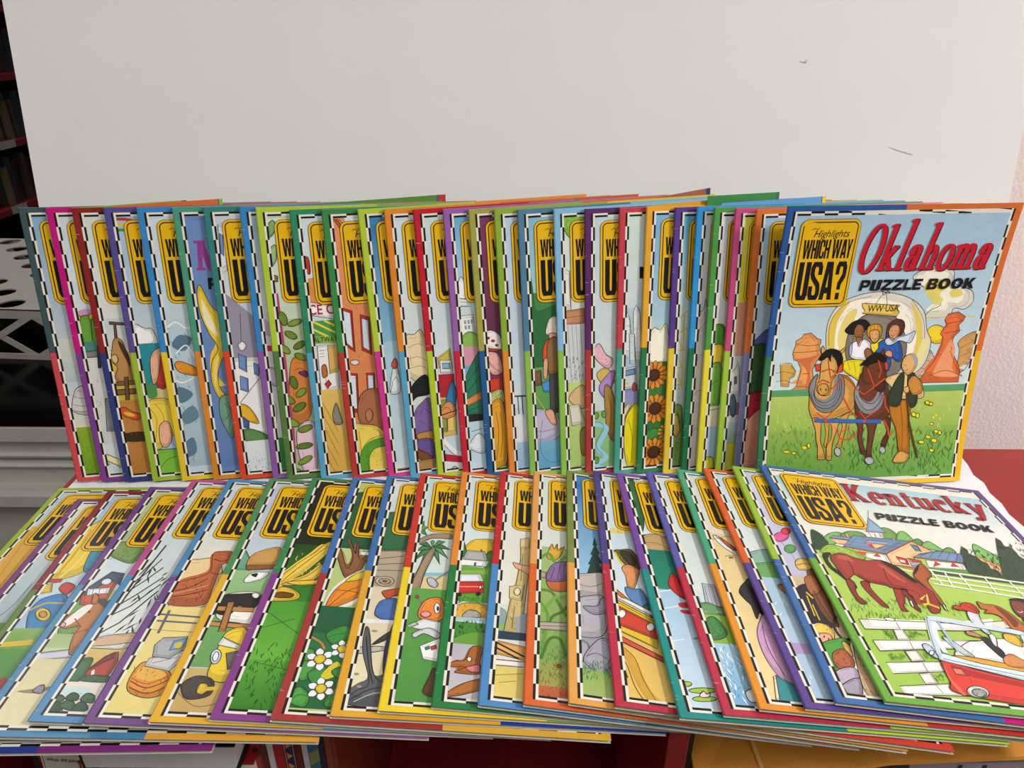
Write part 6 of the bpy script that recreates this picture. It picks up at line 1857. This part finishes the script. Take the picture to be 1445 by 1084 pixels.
def page_mesh(seed):
    rnd = random.Random(seed); b = MB()
    zs = [.00030 + i * .0003 for i in range(8)]
    for i, z in enumerate(zs[:-1]):
        t = rnd.uniform(.78, 1); c = lin('b4ae98'); c = (c[0] * t, c[1] * t, c[2] * t, 1)
        b.box((.0012, .0004 + rnd.uniform(0, .0012), z), (W - .0006 - rnd.uniform(0, .0014), L - .0006 - rnd.uniform(0, .001), z + .00028), c)
    return b.mesh('page_block')
PAGES = [page_mesh(i) for i in range(4)]
def back_mesh():
    b = MB(); b.box((.0009, 0, 0), (W, L, .00025), lin('b8b4a8')); return b.mesh('back_cover')
BACK = back_mesh()
def cover_mesh(cs):
    """front cover with the folded spine, four border colours"""
    b = MB(); r = TH / 2; t = .00025; prof = [(W, TH), (W / 2, TH), (r, TH)]
    for k in range(1, 7):
        a = R(90 + 30 * k); prof.append((r + r * math.cos(a), r + r * math.sin(a)))
    inn = [(W, TH - t), (W / 2, TH - t), (r, TH - t)]
    for k in range(1, 7):
        a = R(90 + 30 * k); inn.append((r + (r - t) * math.cos(a), r + (r - t) * math.sin(a)))
    for y0, y1, cl, cr in ((L / 2, L, cs[0], cs[2]), (0, L / 2, cs[1], cs[3])):
        for i in range(len(prof) - 1):
            c = cr if i == 0 else cl
            (x0, z0), (x1, z1) = prof[i], prof[i + 1]; (a0, d0), (a1, d1) = inn[i], inn[i + 1]
            b.face([(x0, y0, z0), (x0, y1, z0), (x1, y1, z1), (x1, y0, z1)], c)
            b.face([(a0, y0, d0), (a1, y0, d1), (a1, y1, d1), (a0, y1, d0)], lin('dcdad2'))
            e, x = (y0, 0) if y0 == 0 else (y1, 1)
            b.face([(x0, e, z0), (x1, e, z1), (a1, e, d1), (a0, e, d0)], c)
        b.face([(W, y0, TH), (W, y0, TH - t), (W, y1, TH - t), (W, y1, TH)], cr)
        # fold of the spine wraps round a little to the back
        b.face([(prof[-1][0], y0, 0), (prof[-1][0] + .004, y0, 0), (prof[-1][0] + .004, y1, 0), (prof[-1][0], y1, 0)], cl)
    return b.mesh('front_cover')

def checker(s):
    K, Wt = lin('16130f'), lin('e9e4d8')
    u0, v0, u1, v1 = 6.0, 4.5, W * 1000 - 6.0, L * 1000 - 4.5
    um, vm, um2, vm2 = FR[0], FR[1], FR[2], FR[3]
    s.polys([[(u0, v0), (u1, v0), (u1, v1), (u0, v1)]], Wt, None)
    nv, nh = 21, 16; out = []
    for i in range(nv):
        a, c = v0 + (v1 - v0) * i / nv, v0 + (v1 - v0) * (i + 1) / nv
        for x0, x1 in ((u0, um), (u1, um2)):
            xm = (x0 + x1) / 2
            lo, hi = (xm, x1) if i % 2 else (x0, xm)
            out.append([(lo, a), (hi, a), (hi, c), (lo, c)])
    for i in range(nh):
        a, c = um + (um2 - um) * i / nh, um + (um2 - um) * (i + 1) / nh
        for y0, y1 in ((v0, vm), (v1, vm2)):
            ym = (y0 + y1) / 2
            lo, hi = (y0, ym) if i % 2 else (ym, y1)
            out.append([(a, lo), (c, lo), (c, hi), (a, hi)])
    s.polys(out, K, None)

# the cover drawings first: the emblem has to lie above the deepest of them
PRINTS = []
for bi, B in enumerate(BOOKS):
    fine = 'titled' not in B['label']
    dz = DZ if fine else 6e-6
    p = Print(dz=dz)
    checker(p)
    p.polys([[(FR[0], FR[1]), (FR[2], FR[1]), (FR[2], FR[3]), (FR[0], FR[3])]], lin(B['sky']))
    p.art(B['art'], bi)
    rn = random.Random(900 + bi)
    p.polys([[(.15, v), (rn.uniform(1.5, 5), v + rn.uniform(.1, .5)), (rn.uniform(1.5, 4.5), v + .5), (.15, v + .4)] for v in [rn.uniform(6, 262) for _ in range(6)]], lin('b4afa6'), None)
    p.levels()
    PRINTS.append((p, dz))
SIGN = sign_mesh()
SIGN.z0 = TH + DZ * (max(p.top for p, d in PRINTS if d == DZ) + 2)
SIGN = SIGN.mesh('road_sign_logo')

for bi, B in enumerate(BOOKS):
    big = 'Oklahoma' in B['label']; ken = 'Kentucky' in B['label']
    O, e, u, n = [Vector(q) for q in B['frame']]
    root = empty('puzzle_book')
    root.matrix_world = Matrix(((e.x, u.x, n.x, O.x), (e.y, u.y, n.y, O.y), (e.z, u.z, n.z, O.z), (0, 0, 0, 1)))
    tag(root, B['label'], 'book', 'puzzle books standing in the back row' if B['row'] == 'back' else 'puzzle books lying in the front row')
    cs = [lin(c) for c in B['border'].split()]
    p, dz = PRINTS[bi]; zs = TH + dz * (p.top + 2)
    cm = cover_mesh(cs); pm = PAGES[bi % 4]; bm_ = BACK; sg = SIGN
    if big or ken:
        sg = sign_mesh(); sg.z0 = zs; sg.dz = dz; sg = sg.mesh('road_sign_logo')
    if big:
        pm = pm.copy(); bm_ = bm_.copy()
        for m_ in (cm, pm, bm_, sg): bend_mesh(m_)
    fc = link('front_cover', cm, M_PRINT, root)
    link('page_block', pm, M_PAPER, root)
    link('back_cover', bm_, M_PRINT, root)
    link('cover_picture', p.mesh('cover_picture', big), M_PRINT, fc)
    if 'letter N' not in B['label'] and 'yellow raincoat' not in B['label']:
        link('road_sign_logo', sg, M_PRINT, fc)
    if big:
        s = title_mesh('Oklahoma', 73, 203, 56, 21.5, 1.9, .19, 'c8142a', wst=.25, pb=(80, 74.2, 193, 9.8), z0=zs)
        link('title_lettering', s.mesh('title_lettering', True), M_PRINT, fc)
    if ken:
        s = title_mesh('Kentucky', 71.5, 203, 45, 18, 1.5, .0, 'a8202e', shadow=False, wst=.27, pb=(84, 70.3, 192, 9.8), z0=zs)
        link('title_lettering', s.mesh('title_lettering'), M_PRINT, fc)
    if B['insert']:
        a, c, k1, k2 = B['insert']; a = [float(x) for x in a.split(',')]; c = [float(x) for x in c.split(',')]
        b = MB(); z0, z1 = .0003, .0005
        f = lambda t: (a[0] + (c[0] - a[0]) * t, a[1] + (c[1] - a[1]) * t)
        for t0, t1, kk in ((0, .955, k1), (.955, .965, '3c5a8c'), (.965, 1, k2)):
            p0, p1 = f(t0), f(t1)
            b.prism([(p0[0] / 1000, L - p0[1] / 1000 - .05), (p1[0] / 1000, L - p1[1] / 1000 - .05), (p1[0] / 1000, L - p1[1] / 1000), (p0[0] / 1000, L - p0[1] / 1000)], 'z', z0, z1, lin(kk))
        link('folded_insert', b.mesh('folded_insert'), M_PRINT, root)

# ---------------------------------------------------------------- things inside the bookcase
def plain_book(name, lo, hi, cover, label, cat='book', group=None, rot=None, pages='d8d2c4', spine='x', paper=None):
    """closed book lying flat or standing: two covers, a spine and a recessed page block; open ends face the room"""
    c = [(a + b_) / 2 for a, b_ in zip(lo, hi)]; hx, hy, hz = [(b_ - a) / 2 for a, b_ in zip(lo, hi)]
    t = empty(name, (c[0], c[1], c[2] - hz))
    if rot: t.rotation_euler = rot
    tag(t, label, cat, group)
    th = .0016
    mc = mat('book_cloth_' + cover, cover, rough=.45, noise=.08, scale=60)
    b = MB()
    if spine == 'x':      # lying, spine on the -x side
        b.box((-hx, -hy, 0), (hx, hy, th)); b.box((-hx, -hy, 2 * hz - th), (hx, hy, 2 * hz)); b.box((-hx, -hy, th), (-hx + th, hy, 2 * hz - th))
        pb = ((-hx + th, -hy + .0006, th), (hx - .003, hy - .003, 2 * hz - th))
    elif spine == '-y':   # standing, spine towards the room
        b.box((-hx, -hy, 0), (-hx + th, hy, 2 * hz)); b.box((hx - th, -hy, 0), (hx, hy, 2 * hz)); b.box((-hx + th, -hy, 0), (hx - th, -hy + th, 2 * hz))
        pb = ((-hx + th, -hy + th, .002), (hx - th, hy - .003, 2 * hz - .002))
    else:                 # '+x': standing, spine towards +x
        b.box((-hx, -hy, 0), (hx, -hy + th, 2 * hz)); b.box((-hx, hy - th, 0), (hx, hy, 2 * hz)); b.box((hx - th, -hy + th, 0), (hx, hy - th, 2 * hz))
        pb = ((-hx + .003, -hy + th, .002), (hx - th, hy - th, 2 * hz - .002))
    link('cover', b.mesh('cover'), mc, t)
    b = MB(); b.box(*pb); link('page_block', b.mesh('page_block'), paper or mat('book_pages_' + pages, pages, rough=.8, noise=.14, scale=60, stretch=(1, 1, 60) if spine == 'x' else (60, 1, 1)), t)
    return t

def printed(name, parent, polys, col, at, fac):
    """flat print: 2D polygons placed by fac(x, y) -> 3D"""
    b = MB()
    for p in polys: b.face([fac(x, y) for x, y in p], lin(col))
    return link(name, b.mesh(name, weld=False), M_PRINT, parent)

# pile: red book under a thick paperback
SH = -.327
plain_book('hardback_book', (-.395, .372, SH), (-.165, .60, SH + .055), '6a1416', 'dark red hardback lying lowest of the pile under the thick white-edged paperback')
plain_book('hardback_book', (-.400, .369, SH + .055), (-.170, .59, SH + .110), '8c2018', 'rust red hardback lying in the middle of the pile below the scarlet one')
plain_book('hardback_book', (-.390, .366, SH + .110), (-.168, .585, SH + .170), '4a1012', 'maroon hardback lying under the scarlet cloth book in the bookcase')
plain_book('hardback_book', (-.330, .358, SH + .1705), (-.196, .55, SH + .236), 'a01a1c', 'scarlet hardback directly beneath the thick black-topped paperback')
pk = plain_book('paperback_book', (-.322, .352, SH + .2365), (-.204, .53, SH + .2640), '101010', 'thick paperback with black cover and white page edges on top of red books', pages='d6d6d6')
# children's picture book leaning beside the pile
pbk = plain_book('picture_book', (-.3725, .372, SH + .176), (-.3365, .40, SH + .267), 'a02018', 'red picture book with a cream lettered panel leaning at the pile', rot=(0, 0, 0), spine='-y')
fa = lambda x, y: (x, -.0142, y)
for i, (poly, col) in enumerate(((((-.0175, .030), (.0176, .027), (.0176, .089), (-.0120, .089)), 'e4dcc8'), (((-.0160, .0325), (.0176, .0295), (.0176, .089), (-.0110, .089)), '5a1410'), (((-.0152, .0338), (.0176, .0308), (.0176, .089), (-.0104, .089)), 'ded6c0'))):
    d = -.0142 - i * .00006
    printed('cover_panel', pbk, [poly], col, None, lambda x, y, d=d: (x, d, y))
tx = text_polys('What did people wear', .01, .3)
printed('lettering', pbk, [[(-.0122 + x * .0042, .0432 + y * .0052 - x * .0003) for x, y in p if True] for p in tx if max(x for x, y in p) < 7.0], '2a2018', None, lambda x, y: (x, -.0146, y))
plain_book('picture_book', (-.3860, .380, SH + .172), (-.3745, .50, SH + .262), '0c0a0a', 'thin black picture book standing beside the red lettered one', spine='-y')
# thin picture books standing in a row
cols = [('9a1c20', .0070), ('5c1014', .0052), ('c9c4c8', .0050), ('a01c22', .0080), ('1c2450', .0082), ('6c1416', .0058), ('c4bcc8', .0046), ('2c6a84', .0086), ('2a1c34', .0050), ('8c3c28', .0052), ('7a3018', .0036)]
NAMES = ['scarlet with a round dark emblem', 'wine red, between scarlet and pale grey', 'pale grey, beside the bright red one', 'bright red, beside the navy one with triangles', 'navy with orange triangles down its spine', 'dark red, right after the navy one', 'lilac grey, beside the striped one', 'teal with khaki stripes', 'deep violet, after the striped one', 'brick brown, beside the chestnut one', 'slim chestnut at the end of the row']
x = -.2005
for i, ((c, w), nm) in enumerate(zip(cols, NAMES)):
    t = plain_book('picture_book', (x, .368, SH), (x + w - .0004, .56, SH + .262 - .003 * (i % 3)), c, 'thin standing picture book, ' + nm, group='picture books standing in the bookcase', spine='-y')
    hw = (w - .0004) / 2
    if i == 4:
        for k in range(20):
            z = .02 + k * .0122
            printed('triangle', t, [[(-hw * .55, z), (hw * .6, z + .004), (-hw * .55, z + .008)]], 'd8743c', None, lambda a, b_: (a, -.0961, b_))
        printed('spine_line', t, [[(-hw * .92, .005), (-hw * .78, .005), (-hw * .78, .258), (-hw * .92, .258)], [(hw * .78, .005), (hw * .92, .005), (hw * .92, .258), (hw * .78, .258)]], 'c8a040', None, lambda a, b_: (a, -.0961, b_))
    if i == 7:
        printed('stripe', t, [[(-hw, z), (hw, z + .006), (hw, z + .020), (-hw, z + .014)] for z in [.01 + .03 * k for k in range(8)]], '8a8458', None, lambda a, b_: (a, -.0961, b_))
    if i == 0:
        printed('emblem', t, [[(hw * .9 * math.cos(q * .5236), .236 + .006 * math.sin(q * .5236)) for q in range(12)]], '1c1418', None, lambda a, b_: (a, -.0961, b_))
    x += w

# manila envelope on a workbook carton
M_KRAFT = mat('manila_paper', 'e69c38', rough=.6, noise=.08, scale=35)
ct = empty('carton', (.40, .47, SH))
tag(ct, 'grey workbook carton with black lettering under the manila envelope', 'box')
b = MB(); b.box((-.10, -.118, 0), (.25, .12, .2475)); link('body', b.mesh('body'), mat('grey_carton', 'a89ca0', rough=.6, noise=.1), ct)
b = MB(); b.box((-.102, -.120, .229), (.252, .122, .2525)); link('lid', b.mesh('lid'), mat('grey_carton_lid', '8c8086', rough=.6, noise=.1), ct)
b = MB()
for p in text_polys('abeka', .03): b.face([(-.074 + q * .0185, -.1204, .2375 + r * .018) for q, r in p], lin('141216'))
link('lettering', b.mesh('lettering', weld=False), M_PRINT, ct)
ev = empty('envelope', (.30, .43, -.098))
tag(ev, 'large orange-brown manila envelope lying on the carton in the bookcase', 'envelope')
b = MB()
FRT = [(-.156, -.080, -.012), (-.02, -.084, .0295), (.09, -.086, .0405), (.34, -.086, .056)]
BCK = [(-.156, .10, .030), (-.02, .10, .058), (.09, .10, .062), (.34, .10, .066)]
dn = lambda p: (p[0], p[1], p[2] - .004)
for i in range(3):
    q = [FRT[i], FRT[i + 1], BCK[i + 1], BCK[i]]
    b.face(q); b.face([dn(p) for p in reversed(q)])
    b.face([dn(FRT[i]), dn(FRT[i + 1]), FRT[i + 1], FRT[i]]); b.face([BCK[i], BCK[i + 1], dn(BCK[i + 1]), dn(BCK[i])])
b.face([dn(FRT[0]), FRT[0], BCK[0], dn(BCK[0])]); b.face([FRT[3], dn(FRT[3]), dn(BCK[3]), BCK[3]])
link('body', b.mesh('body'), M_KRAFT, ev)
b = MB(); b.face([(-.108, -.0812, .0045), (-.1052, -.0812, .0052), (-.1182, .02, .0262), (-.1210, .02, .0258)])
link('seam', b.mesh('seam', weld=False), mat('manila_seam', 'ecb462', rough=.6, noise=.05), ev)
plain_book('picture_book', (.1360, .372, SH), (.1425, .55, SH + .27), '0c0c0e', 'black book squeezed between the red divider and the envelope', spine='-y')


# ---------------------------------------------------------------- background on the left
wc = empty('cabinet', (-1.5, 1.7, -.62))
tag(wc, 'white painted cabinet with stepped mouldings and a black glass top', 'cabinet')
def wpart(name, prof, m):
    b = MB(); b.prism([(y - 1.7, z + .62) for y, z in prof], 'x', -.9, .93); return link(name, b.mesh(name), m, wc)
wpart('body', [(1.185, -.62), (2.06, -.62), (2.06, -.262), (1.185, -.262)], M_WHITE)
wpart('top_moulding', [(1.150, -.288), (1.185, -.288), (1.185, -.2545), (1.158, -.2545), (1.150, -.260)], M_WHITE)
wpart('cove_moulding', [(1.176, -.320), (1.185, -.320), (1.185, -.288), (1.168, -.288), (1.172, -.300)], M_WHITE)
wpart('bead_moulding', [(1.160, -.330), (1.185, -.330), (1.185, -.320), (1.164, -.320), (1.158, -.325)], M_WHITE)
wpart('groove_moulding', [(1.176, -.342), (1.185, -.342), (1.185, -.330), (1.174, -.330)], M_WHITE)
wpart('rail_moulding', [(1.158, -.352), (1.185, -.352), (1.185, -.342), (1.160, -.342), (1.155, -.347)], M_WHITE)
wpart('frieze_moulding', [(1.172, -.396), (1.185, -.396), (1.185, -.352), (1.166, -.352)], M_WHITE)
wpart('base_moulding', [(1.136, -.428), (1.185, -.428), (1.185, -.396), (1.146, -.396), (1.136, -.404)], M_WHITE)
wpart('glass_top', [(1.150, -.2545), (2.06, -.2545), (2.06, -.25), (1.150, -.25)], M_BLACK)

# upturned perforated plastic crate on the black glass
cr = empty('plastic_crate', (-1.25, 1.75, -.25))
cr.rotation_euler = (0, 0, R(-4))
tag(cr, 'upturned white plastic crate with round holes and lattice sides on black glass', 'crate')
x0, x1, y0, y1, zt = -.42, .42, -.30, .24, .118
b = MB(); nx, ny = 12, 8; cx, cy = (x1 - x0) / nx, (y1 - y0) / ny
for i in range(nx):
    for j in range(ny):
        ax, ay = x0 + i * cx, y0 + j * cy
        if (i + j) % 2:
            for z, fl in ((zt, 0), (zt - .003, 1)):
                q = [(ax, ay, z), (ax + cx, ay, z), (ax + cx, ay + cy, z), (ax, ay + cy, z)]; b.face(q[::-1] if fl else q)
            continue
        mx, my, r = ax + cx / 2, ay + cy / 2, .0265
        sq = []
        for k in range(16):
            a = R(k * 22.5); s_ = 1 / max(abs(math.cos(a)), abs(math.sin(a)))
            sq.append((mx + cx / 2 * s_ * math.cos(a), my + cy / 2 * s_ * math.sin(a)))
        ci = [(mx + r * math.cos(R(k * 22.5)), my + r * math.sin(R(k * 22.5))) for k in range(16)]
        for k in range(16):
            m_ = (k + 1) % 16
            b.face([(*sq[k], zt), (*sq[m_], zt), (*ci[m_], zt), (*ci[k], zt)])
            b.face([(*ci[k], zt - .003), (*ci[m_], zt - .003), (*sq[m_], zt - .003), (*sq[k], zt - .003)])
            b.face([(*ci[k], zt), (*ci[m_], zt), (*ci[m_], zt - .003), (*ci[k], zt - .003)])
link('perforated_base', b.mesh('perforated_base'), M_PLASTIC, cr)
b = MB()
for lo, hi in (((x0, y0, 0), (x1, y0 + .006, .012)), ((x0, y1 - .006, 0), (x1, y1, .012)), ((x0, y0 + .006, 0), (x0 + .006, y1 - .006, .012)), ((x1 - .006, y0 + .006, 0), (x1, y1 - .006, .012)),
               ((x0, y0, zt - .022), (x1, y0 + .005, zt - .003)), ((x0, y1 - .005, zt - .022), (x1, y1, zt - .003)), ((x0, y0 + .005, zt - .022), (x0 + .005, y1 - .005, zt - .003)), ((x1 - .005, y0 + .005, zt - .022), (x1, y1 - .005, zt - .003))):
    b.box(lo, hi)
link('rim', b.mesh('rim'), M_PLASTIC, cr)
for side, yy in ((0, y0), (1, y1 - .005)):
    for k in range(5):
        xa = x0 + .005 + k * .160
        for d in (1, -1):
            b = MB(); a, c = (xa, xa + .145) if d > 0 else (xa + .135, xa + .01)
            b.prism([(a, .012), (a + .026, .012), (c + .026, zt - .022), (c, zt - .022)], 'y', yy + (.001 if d > 0 else .0022), yy + (.004 if d > 0 else .0045))
            link('lattice_bar', b.mesh('lattice_bar'), M_PLASTIC, cr)

# red bookcase along the left with dark books
M_DRED = mat('dark_red_shelf', '8a2024', rough=.5, noise=.1, scale=20)
bs = empty('bookcase', (-1.9, 2.75, -.62))
tag(bs, 'tall dark red bookcase filled with old books beyond the white cabinet', 'bookcase')
def spart(name, lo, hi, m=M_DRED):
    o = (-1.9, 2.75, -.62); return box(name, tuple(a - c for a, c in zip(lo, o)), tuple(a - c for a, c in zip(hi, o)), m, bs, .001)
SHZ = [-.372, -.161, .050, .262, .474]
for z in SHZ:
    sh = spart('shelf', (-2.03, 2.102, z - .022), (-1.75, 3.398, z))
    for ty, tl in ((2.50, -.161), (2.535, .05)):
        if abs(z - tl) < .001:
            o = (-1.9, 2.75, -.62); tg = box('shelf_tag', (-1.7499 + 1.9, ty - 2.75, z - .021 + .62), (-1.7488 + 1.9, ty + .085 - 2.75, z + .004 + .62), mat('tag_card', 'b4b0aa', rough=.6), None)
            tg.parent = sh
spart('side_panel', (-2.03, 2.08, -.62), (-1.75, 2.102, .70))
spart('side_panel', (-2.03, 3.398, -.62), (-1.75, 3.42, .70))
spart('back_panel', (-2.05, 2.08, -.62), (-2.03, 3.42, .70), mat('shelf_back', '1c1414', rough=.8))
rnd = random.Random(11)
PAL = ['2c3430', '3a4038', '4a2a24', '5c1c1c', '3c3230', '6a5c44', '24282c', '50463c', '2f3a34', '41201e', '7a6a50', '343a40']
HUE = {'2c3430': 'blackish green', '3a4038': 'dark olive', '4a2a24': 'dark brown', '5c1c1c': 'oxblood red', '3c3230': 'umber', '6a5c44': 'tan', '24282c': 'charcoal', '50463c': 'taupe', '2f3a34': 'pine green', '41201e': 'mahogany', '7a6a50': 'buff', '343a40': 'slate'}
for si, (z, zn) in enumerate(zip(SHZ[1:4], ('lowest visible', 'middle', 'upper'))):
    y = 2.38
    while y < 2.95:
        w = rnd.uniform(.018, .036); h = rnd.uniform(.125, .165); c = rnd.choice(PAL)
        plain_book('old_book', (-1.975 + rnd.uniform(0, .02), y, z + .0002), (-1.785 + rnd.uniform(-.012, .012), y + w - .001, z + h), c, '%s old book upright on the %s shelf of the dark red bookcase' % (HUE[c], zn), group='old books on the dark red shelves', spine='+x', pages='a89c84')
        y += w + .0004
